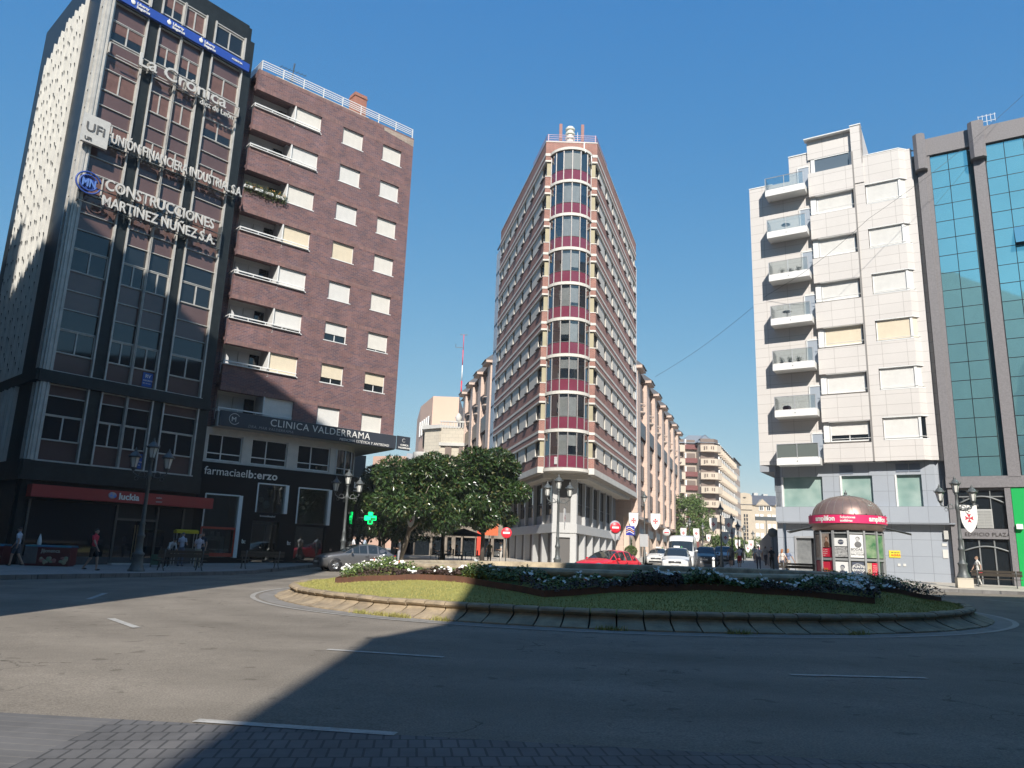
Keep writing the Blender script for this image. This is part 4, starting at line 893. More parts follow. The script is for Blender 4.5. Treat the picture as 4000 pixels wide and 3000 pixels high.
fd.box(-.7, .66, nl_.y + .12, nl_.y + .2, 3.7, 4.4); fd.box(-.52, -.42, nl_.y + .2, nl_.y + .4, .15, 2.6); fd.box(.5, .6, nl_.y + .2, nl_.y + .4, .15, 2.6); fd.build('door_surround', mat('metal_grey', (.2, .2, .2), .5), f0)

# ---------------------------------------------------------------- pale tile-clad apartment block (right)
M_til = bricks('beige_tiles', (.59, .56, .53), (.57, .54, .51), (.37, .345, .32), 1.42, .66, .012, 0, bump=.15, noise=.25, var=.05, rough=.7, smooth=0)
M_grt = bricks('grey_tiles', (.34, .37, .41), (.33, .36, .40), (.2, .215, .235), 1.05, .98, .012, 0, bump=.1, noise=.3, var=.05, rough=.5, smooth=0)
w0 = empty('pale_apartment_block', (26.18, 45.06, 0), azrz(121.95), 'pale tile clad apartment block with glass balconies and grey lower storeys on the right', 'building')
# local x = -u (u measured leftwards), y into the building
FP = 3.19; wt = [26.25 - FP * k for k in range(6)]     # tops of shuttered windows
mb = MB()
mb.box(-10.85, -6.6, .0, .4, 7.7, 28.0); mb.box(-10.85, -10.6, .4, 9, 7.7, 28.0); mb.box(-10.85, -.1, .4, 9, 27.6, 27.9)
mb.box(-8.0, -6.6, .02, .4, 28.0, 29.85); mb.box(-7.95, -6.6, .4, 5, 28, 29.8)
mb.box(-3.82, -.25, .0, .4, 7.7, 28.5); mb.box(-.7, -.0, .45, 9, 7.7, 28.1); mb.box(-3.8, -3.14, -.42, .4, 26.6, 30.9)
mb.box(-6.7, -3.8, -.12, .5, 29.25, 30.7); mb.box(-6.7, -3.2, .5, 5, 28, 30.65); mb.box(-3.22, -3.14, -.42, 5, 28, 30.9)
mb.box(-.02, .02, .5, 8, 7.7, 28.1); mb.build('wall', M_til, w0)
mb = MB()  # spandrels of the middle bay and of the chamfered right bay
mb.box(-6.7, -3.75, .0, .4, 7.7, 29.3); mb.box(-3.2, -.5, .05, .4, 7.7, 28.4)
for k in range(7):
    z1 = 28.03 - FP * k; z0 = max(7.7, z1 - 1.75)
    mb.box(-6.68, -3.82, -.45, .0, z0, z1)
for k in range(7):
    z0 = 26.42 - FP * k
    z1 = 28.5 if k == 0 else wt[k - 1] - 1.3
    z0 = max(7.7, z0)
    mb.prism([(-3.14, 0), (-3.14, -.36), (-.98, -.36), (-.28, .0 + .34), (-.28, .4), (-3.14, .4)], z0, z1)
mb.box(-3.82, -3.14, -.36, .0, 7.7, 26.7)
mb.build('bay_spandrels', M_til, w0)
mb = MB(); mb.box(-3.84, -3.72, -.44, -.0, 7.7, 29); mb.build('joint_strip', mat('joint_grey', (.22, .21, .2), .7), w0)
for k in range(8):
    if k < 6:
        zt = wt[k]; m_ = M_shutc if k == 3 else M_shut; dp = .68 if k == 5 else 1.0
        # middle bay corner window, set back from the spandrels
        put_window(w0, -6.25, -.28, zt - 1.27, 2.3, 1.27, m_, dp, sill=False, frame=.07)
        rl = MB(); rl.tube([(-6.68, -.42, zt - 1.12), (-3.84, -.42, zt - 1.12)], .018, 5); rl.box(-6.64, -6.28, -.22, .1, zt - 1.27, zt + .0); rl.box(-6.28, -3.86, -.43, -.2, zt - .02 + .01, zt + .02); rl.build('window_trim', M_white, w0)
        zt2 = wt[k] + .15
        put_window(w0, -3.1, -.34, zt - 1.3 + .02, 2.0, 1.33 + .06, m_, {5: .95}.get(k, 1.0), sill=False, frame=.07)
        o = MB(); a = Vector((-1.0, -.22)); b = Vector((-.38, .38)); z0 = zt - 1.28; z1 = zt + .1
        o.add([(a.x, a.y, z0), (b.x, b.y, z0), (b.x, b.y, z1), (a.x, a.y, z1)], [(0, 1, 2, 3)]); rr = o.build('side_shutter', M_dglass if k in (5,) else m_, w0)
        rl = MB(); rl.tube([(-3.14, -.34, zt - 1.15), (-1.0, -.34, zt - 1.15), (-.3, .32, zt - 1.15)], .018, 5); rl.prism([(-3.14, -.37), (-.98, -.37), (-.27, .33), (-.27, .36), (-3.14, -.33)], zt + .1, zt + .16)
        rl.prism([(-3.14, -.37), (-.98, -.37), (-.27, .33), (-.27, .36), (-3.14, -.33)], zt - 1.33, zt - 1.285); rl.box(-1.14, -1.0, -.3, -.15, z0, z1); rl.build('window_trim', M_white, w0)
mb = MB(); mb.box(-6.25, -4.0, -.05, .0, 28.05, 29.2); mb.build('top_window', mat('top_window_glass', (.10, .13, .16), .05, spec=.9), w0); mb = MB()
for a, b, c, d in ((-6.5, -6.25, 28.03, 29.25), (-4.02, -3.86, 28.03, 29.25), (-6.5, -3.9, 29.17, 29.27), (-6.5, -3.9, 28.0, 28.07)): mb.box(a, b, -.1, .1, c, d)
mb.build('window_trim', M_white, w0)
mb = MB()
for x0_, x1_, z in ((-10.87, -9.2, 28.0), (-8.02, -6.65, 29.85), (-6.85, -3.8, 30.7), (-3.82, -3.12, 30.9)): mb.box(x0_, x1_, -.47 if x0_ > -7 else -.03, .1, z, z + .07)
mb.prism([(-3.1, -.38), (-.97, -.38), (-.26, .34), (-.1, .5), (-3.1, .5)], 28.5, 28.56); mb.build('parapet_cap', M_white, w0)
M_bgl = glass('balcony_glass', (.86, .9, .9), .86, .02)
bz = [27.15 - FP * k for k in range(7)]
for k, z in enumerate(bz):
    bo = empty('balcony', (0, 0, 0)); bo.parent = w0; top = z
    mb = MB(); mb.box(-9.5, -6.84, -1.05, -.0, top - .47, top); mb.build('slab', M_white, bo)
    mb = MB(); g0 = top; g1 = top + .88; mb.box(-9.46, -6.9, -1.02, -1.0, g0 + .03, g1); mb.box(-9.46, -9.44, -1.02, 0, g0 + .03, g1); mb.build('glass_panel', M_bgl if k < 6 else mat('smoked_panel', (.13, .15, .14), .15), bo)
    mb = MB()
    for x in (-9.47, -8.2, -6.9): mb.box(x - .02, x + .02, -1.06, -1.02, g0 - .05, g1 + .02)
    mb.tube([(-9.47, 0, g1 + .02), (-9.47, -1.04, g1 + .02), (-6.86, -1.04, g1 + .02)], .022, 5); mb.build('rail', M_alu, bo)
    mb = MB(); mb.ell((-8.2, -1.07, top - .24), (.03, .02, .03), 6, 4); mb.build('spout', M_black, bo)
    mb = MB(); mb.box(-7.4, -6.68, -.04, .05, top - .05, top + 1.62); mb.build('balcony_door', mat('balcony_door_grey', (.33, .37, .42), .3, spec=.7), w0)
    mb = MB(); mb.box(-7.45, -7.38, -.07, .05, top, top + 1.68); mb.box(-7.45, -6.66, -.07, .05, top + 1.62, top + 1.69); mb.build('door_frame', M_white, w0)
# grey storeys
mb = MB(); gh = [(-9.47, -6.98, 4.93, 6.88), (-5.85, -4.02, 4.93, 6.88), (-2.68, -1.28, 4.93, 6.88)]
wallgrid(mb, -9.95, -.55, .25, .6, 3.95, 7.7, gh); mb.box(-9.9, -.0, -.15, .6, 3.92, 4.92 - .01); mb.box(-9.93, -9.6, .25, 8, 0, 7.7)
mb.prism([(-.55, .25), (.05, .8), (.05, 8), (-.55, 8)], 4.9, 7.7); mb.prism([(-.3, -.15), (.45, .6), (.45, 2), (-.3, .6)], 3.92, 4.9)
mb.box(-9.4, -8.8, .35, .7, .1, 3.95); mb.box(-8.8, -7.2, .35, .7, 3.0, 3.95); mb.box(-7.2, 0, .35, .7, .1, 3.95); mb.build('grey_cladding', M_grt, w0)
mb = MB(); mb.box(-9.8, .3, -.13, .8, 3.85, 3.93); mb.build('soffit', mat('soffit_slate', (.25, .27, .3), .7), w0)
mb = MB(); mb.prism([(-10.85, 0), (-9.9, .2), (-9.9, 9), (-10.85, 9)], 7.25, 7.71); mb.prism([(-10.6, 3), (-9.9, 3), (-9.9, 9), (-10.6, 9)], 6.2, 7.3); mb.build('side_soffit', MATS['soffit_slate'], w0)
mb = MB()
for h in gh: mb.box(h[0], h[1], .45, .47, h[2], h[3])
mb.build('office_glazing', mat('office_green_glass', (.20, .31, .28), .08, col2=(.36, .46, .42), vscale=.8, detail=2, spec=.8), w0)
mb = MB()
for h in gh: mb.box(h[0] - .06, h[0] + .04, .2, .5, h[2], h[3])
mb.build('window_jambs', M_white, w0)
mb = MB(); mb.box(-5.9, -5.1, .22, .26, 7.0, 7.55); mb.box(-2.65, -1.95, .22, .26, 7.05, 7.55); mb.box(-1.9, -1.3, .22, .26, 7.05, 7.55); mb.build('vent_panel', mat('vent_dark', (.16, .19, .24), .4), w0)
mb = MB(); mb.box(-8.8, -7.9, .45, .5, .1, 2.95); mb.build('door', mat('plate_grey', (.3, .31, .31), .4, .5, var=.2, vscale=3), w0); mb = MB(); mb.box(-7.9, -7.2, .6, .65, .1, 2.95); mb.build('dark_opening', M_black, w0)
mb = MB(); mb.box(-8.9, -8.78, .28, .45, .1, 3.0); mb.box(-8.9, -7.1, .28, .45, 2.93, 3.05); mb.build('door_frame', M_alu, w0)
s = sign_root('rent_notice', -3.38, .33, 1.85, 'yellow notice ALQUILA on the grey wall right of the kiosk', 'notice', w0); mb = MB(); mb.box(0, .62, -.02, 0, 0, .42); mb.build('sheet', mat('notice_yellow', (.75, .62, .05), .6), s)
text('987 428 418', .1, T(.12, -.03, .27), mat('letter_dark', (.1, .1, .1)), s, depth=.01, sx=.9); text('ALQUILA', .15, T(.1, -.03, .1), mat('letter_red', (.7, .05, .03), .6), s, depth=.01, sx=.85, bold=.003)
mb = MB(); mb.box(-2.95, -2.8, .32, .35, 1.35, 1.5); mb.box(-2.65, -2.5, .32, .35, 1.35, 1.5); mb.box(-.5, -.22, .32, .35, 1.9, 2.4); mb.box(-.5, -.25, .32, .35, 2.6, 2.75); mb.build('paper_remains', mat('paper', (.62, .61, .57), .8), w0)
mb = MB(); mb.box(-.35, -.12, .18, .35, 3.0, 3.5); mb.tube([(-.3, .25, 3.5), (-.28, .25, 4.5), (-.15, .3, 6.5)], .02, 5); mb.build('meter_box', M_conc, w0)
# things on the balconies
def furn(name, u, z, label, cat, fn):
    r_ = sign_root(name, -u, -.55, z, label, cat, w0); fn(r_); return r_
def table(r_, c=M_conc):
    mb = MB(); mb.lathe([(0, .5), (.3, .5), (.3, .53), (0, .53)], n=14); mb.build('top', c, r_); mb = MB(); mb.tube([(0, 0, 0), (0, 0, .5)], .03, 6); mb.build('leg', c, r_)
furn('balcony_table', 8.3, bz[1], 'round table on the second highest pale balcony', 'table', table); furn('balcony_table', 8.5, bz[3], 'round table on the fourth balcony from the top', 'table', table)
def pots(r_):
    for i in range(3):
        mb = MB(); mb.lathe([(0, 0), (.09, 0), (.12, .2), (0, .2)], (i * .55 - .5, 0, 0), 10); mb.build('pot', M_iron, r_)
        V_ = []; F_ = []
        for _ in range(80): c = Vector((i * .55 - .5 + rnd.gauss(0, .09), rnd.gauss(0, .08), .32 + rnd.gauss(0, .08))); a = Vector((rnd.gauss(0, 1), rnd.gauss(0, 1), rnd.gauss(0, 1))).normalized() * .06; b = a.orthogonal().normalized() * .02; o = len(V_); V_ += [tuple(c - a), tuple(c + b), tuple(c + a), tuple(c - b)]; F_.append((o, o + 1, o + 2, o + 3))
        mb = MB(); mb.add(V_, F_); mb.build('leaves', mat('pot_leaf', (.05, .1, .03)), r_)
furn('potted_plants', 8.2, bz[2], 'green potted plants on the third pale balcony from the top', 'plants', pots); furn('potted_plants', 8.5, bz[4], 'small potted plants on the fifth pale balcony from the top', 'plants', pots)
def pouf(r_): mb = MB(); mb.lathe([(0, 0), (.2, 0), (.27, .1), (.27, .25), (.2, .33), (0, .35)], n=16); mb.build('cushion', mat('pouf_red', (.3, .1, .09), .8), r_)
furn('pouf', 8.8, bz[5], 'dark red pouf on the sixth pale balcony from the top', 'pouf', pouf)

# ---------------------------------------------------------------- green mirror-glass tower (far right)
M_brg = mat('brown_granite', (.19, .18, .185), .6, var=.2, vscale=14, spec=.4)
M_teal = mat('teal_mirror_glass', (.38, .76, .80), .03, .85, var=.05, vscale=.3)
M_teal.node_tree.nodes['Principled BSDF'].inputs['Specular IOR Level'].default_value = .5
g0 = empty('mirror_glass_tower', (26.18, 45.06, 0), azrz(121.95), 'tower of teal mirror glass between brown granite piers at the right edge', 'building')
mb = MB(); mb.box(.1, 16, .5, 10, 0, 27.7); mb.box(.45, .78, .05, .6, 6.6, 27.7); mb.box(-.02, .5, .35, 8, 0, 29.0)
for a, b in ((-.02 + .05, .5), (3.15, 3.78), (6.75, 7.4), (10.2, 10.8)):
    mb.box(a, b, -.12, .5, 6.6, 27.5); mb.prism([(a - .12, .3), (a - .12, -.35), (a + .1, -.55), (b - .05, -.55), (b + .12, -.35), (b + .12, .3)], 26.65, 29.15)
mb.box(.5, 16, .0, .5, 27.72, 28.92); mb.box(0, 16, -.1, .5, 6.0, 6.66)
mb.box(.05, .55, .0, .6, 0, 6.1); mb.box(2.9, 3.2, -.05, .6, 0, 6.1); mb.box(.5, 2.95, .0, .5, 3.05, 3.62); mb.box(.5, 2.95, .1, .5, 5.85, 6.1); mb.build('granite_wall', M_brg, g0)
mb = MB()
cols_ = [(.78, 1.79), (1.79, 2.87), (3.83, 4.86), (4.86, 5.88), (7.45, 8.7), (8.7, 9.95)]
zr = [27.7 - 1.168 * k for k in range(19)]; zr[-1] = 6.68
pn = MB()
for (a, b) in cols_:
    for z1, z0 in zip(zr, zr[1:]):
        dx, dz = rnd.uniform(-.004, .004), rnd.uniform(-.004, .004)
        if a > 4.8 and a < 5 and abs(z1 - zr[5]) < .1:
            pn.add([(a, .2, z1), (b, .2, z1), (b, -.25, z0), (a, -.25, z0)], [(0, 3, 2, 1)]); continue
        pn.add([(a + .012, .2 + dx, z0 + .012), (b - .012, .2 - dx, z0 + .012), (b - .012, .2 + dz, z1 - .012), (a + .012, .2 + dx + dz, z1 - .012)], [(0, 1, 2, 3)])
for a, b in ((2.87, 3.15), (5.88, 6.7)):   # side strips of glass next to the piers
    pn.add([(a, .2, 6.7), (b, .45, 6.7), (b, .45, 27.6), (a, .2, 27.6)], [(0, 1, 2, 3)])
pn.build('mirror_glazing', M_teal, g0)
mb = MB(); 
for (a, b) in cols_:
    for z in zr: mb.box(a, b, .19, .21, z - .018, z + .018)
    for x in (a, b): mb.box(x - .018, x + .018, .19, .21, 6.68, 27.7)
mb.build('glazing_bars', M_black, g0)
mb = MB(); mb.box(.55, 2.9, .2, .25, .1, 3.05); mb.box(.55, 2.9, .2, .25, 3.62, 5.85); mb.build('entrance_glazing', M_dglass, g0)
mb = MB()
for x in (.6, 1.4, 2.15, 2.85): mb.box(x - .035, x + .035, .12, .2, .1, 3.0)
mb.tube([(.6 + 2.25 * k / 12, .14, 2.35 + .28 * sin(pi * k / 12)) for k in range(13)], .05, 6); mb.tube([(.6 + 2.25 * k / 12, .14, 5.1 + .4 * sin(pi * k / 12)) for k in range(13)], .05, 6)
mb.box(2.15, 2.2, .12, .2, 3.62, 5.85); mb.box(1.35, 1.4, .12, .2, 3.62, 5.85); mb.box(.6, 2.85, .12, .2, 5.45, 5.52); mb.build('entrance_frame', mat('frame_grey', (.22, .23, .23), .5, .3), g0)
mb = MB(); mb.box(1.38, 2.2, .02, .14, 3.66, 4.75)
for k in range(11): mb.box(1.42, 1.77, -.01, .05, 3.74 + .09 * k, 3.79 + .09 * k); mb.box(1.81, 2.16, -.01, .05, 3.74 + .09 * k, 3.79 + .09 * k)
mb.build('louvre', mat('louvre_grey', (.42, .42, .4), .6), g0)
mb = MB()
for z in (1.0, 1.1, 1.2): mb.box(1.1, 1.35, .05, .08, z, z + .03); mb.box(1.45, 2.1, .05, .08, z, z + .03)
mb.build('door_handles', M_alu, g0)
text('EDIFICIO PLAZA', .3, T(.72, -.005, 3.2), mat('granite_letter', (.05, .045, .04), .4), g0, 'lettering', .03, sx=.95, space=1.1)
mb = MB(); mb.box(3.22, 12, -.02, .5, 0, 6.05); mb.build('green_shopfront', mat('shop_green', (.0, .36, .075), .5), g0)
mb = MB(); mb.box(3.28, 3.6, -.25, 0, 3.62, 3.9); mb.build('alarm_box', M_white, g0)
s = sign_root('roof_antenna', 4.2, 1.5, 28.9, 'small aerial on the roof of the mirror glass tower', 'antenna', g0)
mb = MB(); mb.tube([(0, 0, 0), (0, 0, 1.6)], .025, 5)
for z in (1.1, 1.5): mb.box(-.5, .5, -.02, .02, z, z + .03)
for k in range(5): mb.box(-.48 + .23 * k, -.45 + .23 * k, -.02, .02, 1.0, 1.6)
mb.build('rods', M_alu, s)
mb = MB(); mb.lathe([(0, 1.1), (.5, 1.0), (.85, .7), (1.0, .3), (1.0, 0)], (1.6, 2.5, 28.8), 16); mb.build('roof_dome', mat('dome_tan', (.45, .36, .25), .7), g0)
s = sign_root('roof_antenna', 3.6, 2.4, 31.7, 'tall television aerial on the roof of the brick block', 'antenna', b0)
mb = MB(); mb.tube([(0, 0, 0), (0, 0, 3.3)], .03, 5); mb.tube([(-1.0, 0, 2.6), (1.0, 0, 2.75)], .02, 4); mb.tube([(-.15, -.6, 2.9), (.2, .8, 2.3)], .02, 4)
for k in range(7): mb.tube([(-.9 + .3 * k, -.25, 2.6 + .02 * k), (-.9 + .3 * k, .25, 2.62 + .02 * k)], .012, 4)
for k in range(6): mb.tube([(-.3, 0, 1.2 + .16 * k), (.3, 0, 1.2 + .16 * k)], .014, 4)
mb.build('rods', M_iron, s)
# ---------------------------------------------------------------- unseen buildings round the view, sized to shade the square or darken reflections
M_bk = bricks('back_brick', (.62, .58, .53), (.57, .53, .49), (.3, .27, .24), .3, .09, .01, noise=.4, var=.1)
def backblock(name, x0, x1, y0, y1, h, label, M_bk=M_bk):
    r_ = empty(name, ((x0 + x1) / 2, y1, 0), 0, label, 'building'); a = x0 - (x0 + x1) / 2; b = -a; mb = MB(); mb.box(a, b, y0 - y1, 0, -.5, h); mb.build('wall', M_bk, r_)
    mb = MB(); g = MB(); n = int((b - a) / 3.2); fl = int(h / 3.05)
    for i in range(n):
        for k in range(1, fl):
            x = a + 1.0 + 3.2 * i; z = 1 + 3.05 * k
            if x + 1.5 > b: continue
            mb.box(x - .08, x + 1.48, -.0, .05, z - .08, z + 1.4); g.box(x, x + 1.4, .02, .07, z, z + 1.3)
    f = mb.build('window_frames', M_white, r_); g.build('panes', M_dglass, f)
    mb = MB(); mb.box(a - .01, b + .01, -.3, .25, h - .3, h + .05); mb.build('cornice', M_conc, r_); return r_
backblock('unseen_block', -70, -8.4, -34, 5, 42.8, 'tall apartment block behind the viewpoint on the left, throwing shade on the tower')
bb_ = backblock('unseen_block', -1.25, 44, -34, -10, 17, 'unseen apartment block right behind the viewpoint, its top slanted to shape the shade on the roundabout')
mb = MB(); cx0 = (44 - 1.25) / 2
mb.yprism([(x_ - cx0, z_) for x_, z_ in ((-1.25, 17.01), (-.3, 19), (.75, 26), (2.5, 29.6), (4.6, 35.3), (44, 35.3), (44, 17.01))], -23.9, -.01)  # unseen upper part, left edge slanted to shape the shadow on road and lawn
mb.build('shade_shaping_top', M_bk, bb_)

backblock('unseen_block', -110, -27.5, -30, 2, 50, 'unseen taller block added farther left behind the viewpoint to raise the shade on the fins of the tower')  # unseen block, added to lift the shade line on the tower flank
backblock('unseen_block', -62, -36.5, 14, 47, 22, 'unseen dark block added outside the left edge of the view to cut sky reflections on the tower flank', mat('dark_render', (.10, .085, .075), .9))  # unseen dark block, added to keep sky light and reflections off the flank
backblock('unseen_block', 45, 80, -30, 33, 26, 'unseen dark block added outside the right edge of the view to darken reflections in the tower glass', mat('dark_render', (.10, .085, .075), .9))  # unseen block, added dark so tower and pharmacy glass reflect less brightness
# ---------------------------------------------------------------- buildings along the two streets
M_pink = bricks('pink_stone', (.58, .44, .36), (.55, .42, .35), (.40, .30, .25), .95, .62, .012, .5, noise=.2, var=.06, rough=.7)
M_pnk2 = mat('pink_stone_plain', (.58, .46, .38), .8, var=.06, vscale=.6)
M_slate = mat('slate', (.09, .095, .11), .6, var=.2, vscale=2)
M_brz = mat('brown_window_metal', (.14, .10, .08), .45)
def pinkblock(name, frame, rev, n, label, step, u0):
    r_ = empty(name, frame.translation, 0, label, 'building'); r_.rotation_euler = frame.to_euler()
    S = lambda u: -u if rev else u
    W = MB(); L_ = u0 + step * n
    sx = lambda a, b: (min(S(a), S(b)), max(S(a), S(b)))
    a, b = sx(u0 - .4, L_); W.box(a, b, .55, 14, 5.6, 20.6); a2, b2 = sx(u0 - .4, L_); W.box(a2, b2, 1.4, 14, -.2, 5.6)
    band = MB(); win = MB(); rf = MB(); dk = MB(); bal = MB(); gf = MB(); rl = MB()
    for i in range(0, n):
        u = u0 + step * i; a, b = sx(u, u + step * .30); W.box(a, b, .0, .6, 5.6, 20.9)                    # projecting pier
        a, b = sx(u + step * .3, u + step); c = (a + b) / 2
        for zz in (8.0, 10.9, 13.6): W.box(a, b, .35, .6, zz - 1.25 + .15, zz + .1)
        for zz in (6.9, 9.6, 12.3):
            dk.box(a + .25, c - .15, .3, .56, zz - .1, zz + 1.9 - .35); dk.box(c + .15, b - .25, .3, .56, zz - .1, zz + 1.9 - .35)
        dk.box(a + .1, b - .1, .1, .58, 14.1, 15.75); dk.box(a + .25, b - .25, .35, .58, 17.0, 19.9)
        bal.lathe([(.1, 16.4), (.5, 16.8), (.55, 16.9), (.55, 17.0)], ((a + b) / 2, .4, 0), 10, 0, pi, 2 * pi, False, 1.6, 1.0); bal.lathe([(.55, 17.75), (.57, 17.8), (.55, 17.85)], ((a + b) / 2, .4, 0), 10, 0, pi, 2 * pi, False, 1.6, 1.0)
        a, b = sx(u - .3, u + step * .3 + .4); rf.xprism([(-.7, 21.1), (.7, 22.2), (3, 23.6), (3, 21.1)], a, b); W.box(a, b, -.55, .7, 20.85, 21.15)
        a, b = sx(u + step * .3, u + step - .3); rf.xprism([(.1, 21.0), (2.5, 23.2), (3.5, 23.2), (3.5, 21.0)], a, b)
        a, b = sx(u, u + .9); gf.box(a, b, .9, 1.5, .1, 5.6)
        a, b = sx(u + 1.0, u + step - .1); win.box(a, b, 1.3, 1.45, .5, 3.6); rl.box(a, b, 1.2, 1.45, 3.7, 4.6)
    W.build('wall', M_pink, r_); o = dk.build('windows', mat('brown_window', (.075, .05, .042), .35, spec=.35), r_); o['kind'] = 'stuff'
    rf.build('roof', M_slate, r_); bal.build('round_balconies', M_pnk2, r_); gf.build('ground_floor_piers', M_pnk2, r_); win.build('shop_windows', M_dglass, r_); rl.build('fascia', M_conc, r_)
    mb = MB(); a, b = sx(u0 - .4, L_); mb.box(a, b, .3, 1.5, 5.3, 5.62); mb.build('soffit_band', M_pnk2, r_); return r_
RC = Vector((6.33, 56)); LC = Vector((2.13, 56))
pinkblock('stone_apartment_block', T(RC.x, RC.y, 0, R(90 - 18.0)), False, 7, 'long pink stone apartment block with projecting piers beyond the wedge building on its right', 7.35, 22.2)
pinkblock('stone_apartment_block', T(LC.x, LC.y, 0, R(90 - (180 - 11.9))), True, 4, 'pink stone apartment block with projecting piers beyond the wedge building on its left', 5.7, 21.5)
# beige block with balconies further along
def simple_block(name, pts, z0, z1, m_, label, roof=None, rh=0, extra=None, mroof=None):
    c = sum((Vector(p) for p in pts), Vector((0, 0))) / len(pts); r_ = empty(name, (c.x, c.y, 0), 0, label, 'building')
    P_ = [(p[0] - c.x, p[1] - c.y) for p in pts]; mb = MB(); mb.prism(P_, z0, z1); mb.build('wall', m_, r_)
    if rh:
        mb = MB(); I = inset(P_, roof or 3.0); E_ = inset(P_, -.6); n = len(P_)
        mb.add([(x, y, z1) for x, y in E_] + [(x, y, z1 + rh) for x, y in I], [(i, (i + 1) % n, n + (i + 1) % n, n + i) for i in range(n)] + [tuple(range(n, 2 * n))]); mb.build('roof', mroof or M_slate, r_)
    return r_, c
bw = [(36.5, 160), (39.9, 160), (40.2, 158.6), (43.2, 158.6), (44.4, 160.2), (56, 187.6), (56, 215), (36, 215)]
r_, c = simple_block('balcony_apartment_block', bw[:2] + bw[2:], 1, 25.6, mat('beige_render', (.42, .36, .30), .85, var=.05, vscale=.3), 'beige apartment block with rows of balconies and brown panels down the right street', 2.5, 2.2, mroof=mat('zinc', (.25, .27, .29), .5, .3))
bl = MB(); dk = MB(); bp = MB(); wh = MB()
for k in range(8):
    z = 3.3 + 2.9 * k
    bl.box(34.6 - c.x, 37.2 - c.x, 158.5 - c.y, 160.2 - c.y, z, z + 1.45); bp.box(37.3 - c.x, 40 - c.x, 159.4 - c.y, 160 - c.y, z + .7, z + 1.7)
    bl.prism([(40.2 - c.x, 157.4 - c.y), (41.9 - c.x, 156.8 - c.y), (43.6 - c.x, 157.0 - c.y), (44.9 - c.x, 158.4 - c.y), (44.9 - c.x, 160 - c.y), (40.2 - c.x, 160 - c.y)], z, z + 1.4)
    dk.box(34.6 - c.x, 37.2 - c.x, 159.8 - c.y, 159.95 - c.y, z + 1.45, z + 2.9); dk.prism([(40.4 - c.x, 158.2 - c.y), (43.3 - c.x, 158.2 - c.y), (44.5 - c.x, 159.6 - c.y), (44.5 - c.x, 160 - c.y), (40.4 - c.x, 160 - c.y)], z + 1.4, z + 2.9)
    dk.box(37.7 - c.x, 39.6 - c.x, 159.7 - c.y, 159.9 - c.y, z + 1.75, z + 2.75); wh.box(37.4 - c.x, 37.7 - c.x, 159.6 - c.y, 160 - c.y, z + 1.7, z + 2.8)
    for q in ((41.2, 156.85), (42.6, 156.75), (35.6, 158.4)): dk.box(q[0] - c.x - .35, q[0] - c.x - .15, q[1] - c.y, q[1] + .4 - c.y, z + .5, z + 1.1); dk.box(q[0] - c.x + .1, q[0] - c.x + .3, q[1] - c.y, q[1] + .4 - c.y, z + .5, z + 1.1)
    for i in range(10):
        d = 1.5 + 2.9 * i; x = 44.5 + d * .39 - c.x; y = 160.4 + d * .92 - c.y
        bl.prism([(x - .2, y - .2), (x + 1.0, y - .1), (x + 1.3, y + .9), (x + .2, y + 1.5)], z, z + 1.2); wh.box(x - .2, x + .25, y - .25, y - .1, z + 1.2, z + 2.5); dk.box(x - .2, x + .3, y + .2, y + 1.4, z + 1.2, z + 2.6)
bl.build('balcony_fronts', mat('balcony_beige', (.52, .44, .35), .85), r_); dk.build('windows', mat('brown_shade', (.16, .12, .10), .6), r_); bp.build('brown_panels', mat('panel_brown', (.16, .05, .045), .5), r_); wh.build('window_blinds', M_white, r_)
# grey-white block after it and the far school-like building that closes the street
r_, c = simple_block('grey_apartment_block', [(56.1, 187.7), (61.5, 200.5), (61, 216), (56.1, 216)], 1, 26.3, mat('pale_grey_render', (.52, .5, .46), .85, var=.05, vscale=.3), 'narrow pale grey block at the end of the balcony block down the street', 1.5, 1.0)
dk = MB()
for k in range(8):
    for i in range(5): x = 56.9 + 1.0 * i - c.x; y = 189.4 + 2.36 * i - c.y; dk.box(x - .1, x + .12, y, y + 1.3, 3 + 2.9 * k, 4.5 + 2.9 * k)
dk.build('windows', MATS['brown_shade'], r_)
r_, c = simple_block('school_building', [(70, 250), (98, 250), (98, 266), (70, 266)], 0, 19.6, mat('sand_brick', (.44, .37, .28), .85, var=.08, vscale=.6), 'distant sand coloured building with slate roof and small gables closing the right street', 5, 3.6)
mb = MB(); mb.yprism([(-8.6, 18), (-3.6, 18), (-3.6, 22.2), (-4.2, 23.2), (-6.1, 23.5), (-8, 23.2), (-8.6, 22.2)], -8.4, -7.6)
for gx in (-.2, 6.0, 12): mb.yprism([(gx - 2.4, 19.4), (gx + 2.4, 19.4), (gx, 21.6)], -8.5, -5)
mb.build('gables', MATS['sand_brick'], r_); wh = MB(); dk = MB()
for k in range(6):
    z = 3.0 + 3.0 * k
    for i in range(11):
        x = -2.6 + 1.55 * i + (i // 2) * .9
        if k < 5: wh.box(x, x + 1.1, -8.1, -7.9, z, z + 1.6)
        elif i in (1, 2, 5, 6, 9): wh.box(x - .3, x + 1.3, -8.15, -7.9, z - .2, z + 1.5); dk.box(x - .1, x + .35, -8.2, -8.1, z, z + 1.3); dk.box(x + .5, x + .95, -8.2, -8.1, z, z + 1.3)
for z in range(7):
    for q in (-6.4, -5.6): dk.box(q, q + .5, -8.1, -7.9, 8.4 + 1.2 * z, 9.3 + 1.2 * z)
dk.lathe([(.55, 0), (.0, .0)], (-6.1, -8.45, 22.0), 12); wh.build('windows', M_white, r_); dk.build('panes', M_dglass, r_)
mb = MB(); mb.box(-.2, 1.2, 0, 2, 22.5, 24.3); mb.box(3, 4.5, 0, 2, 22.5, 24); mb.build('chimneys', M_conc, r_)
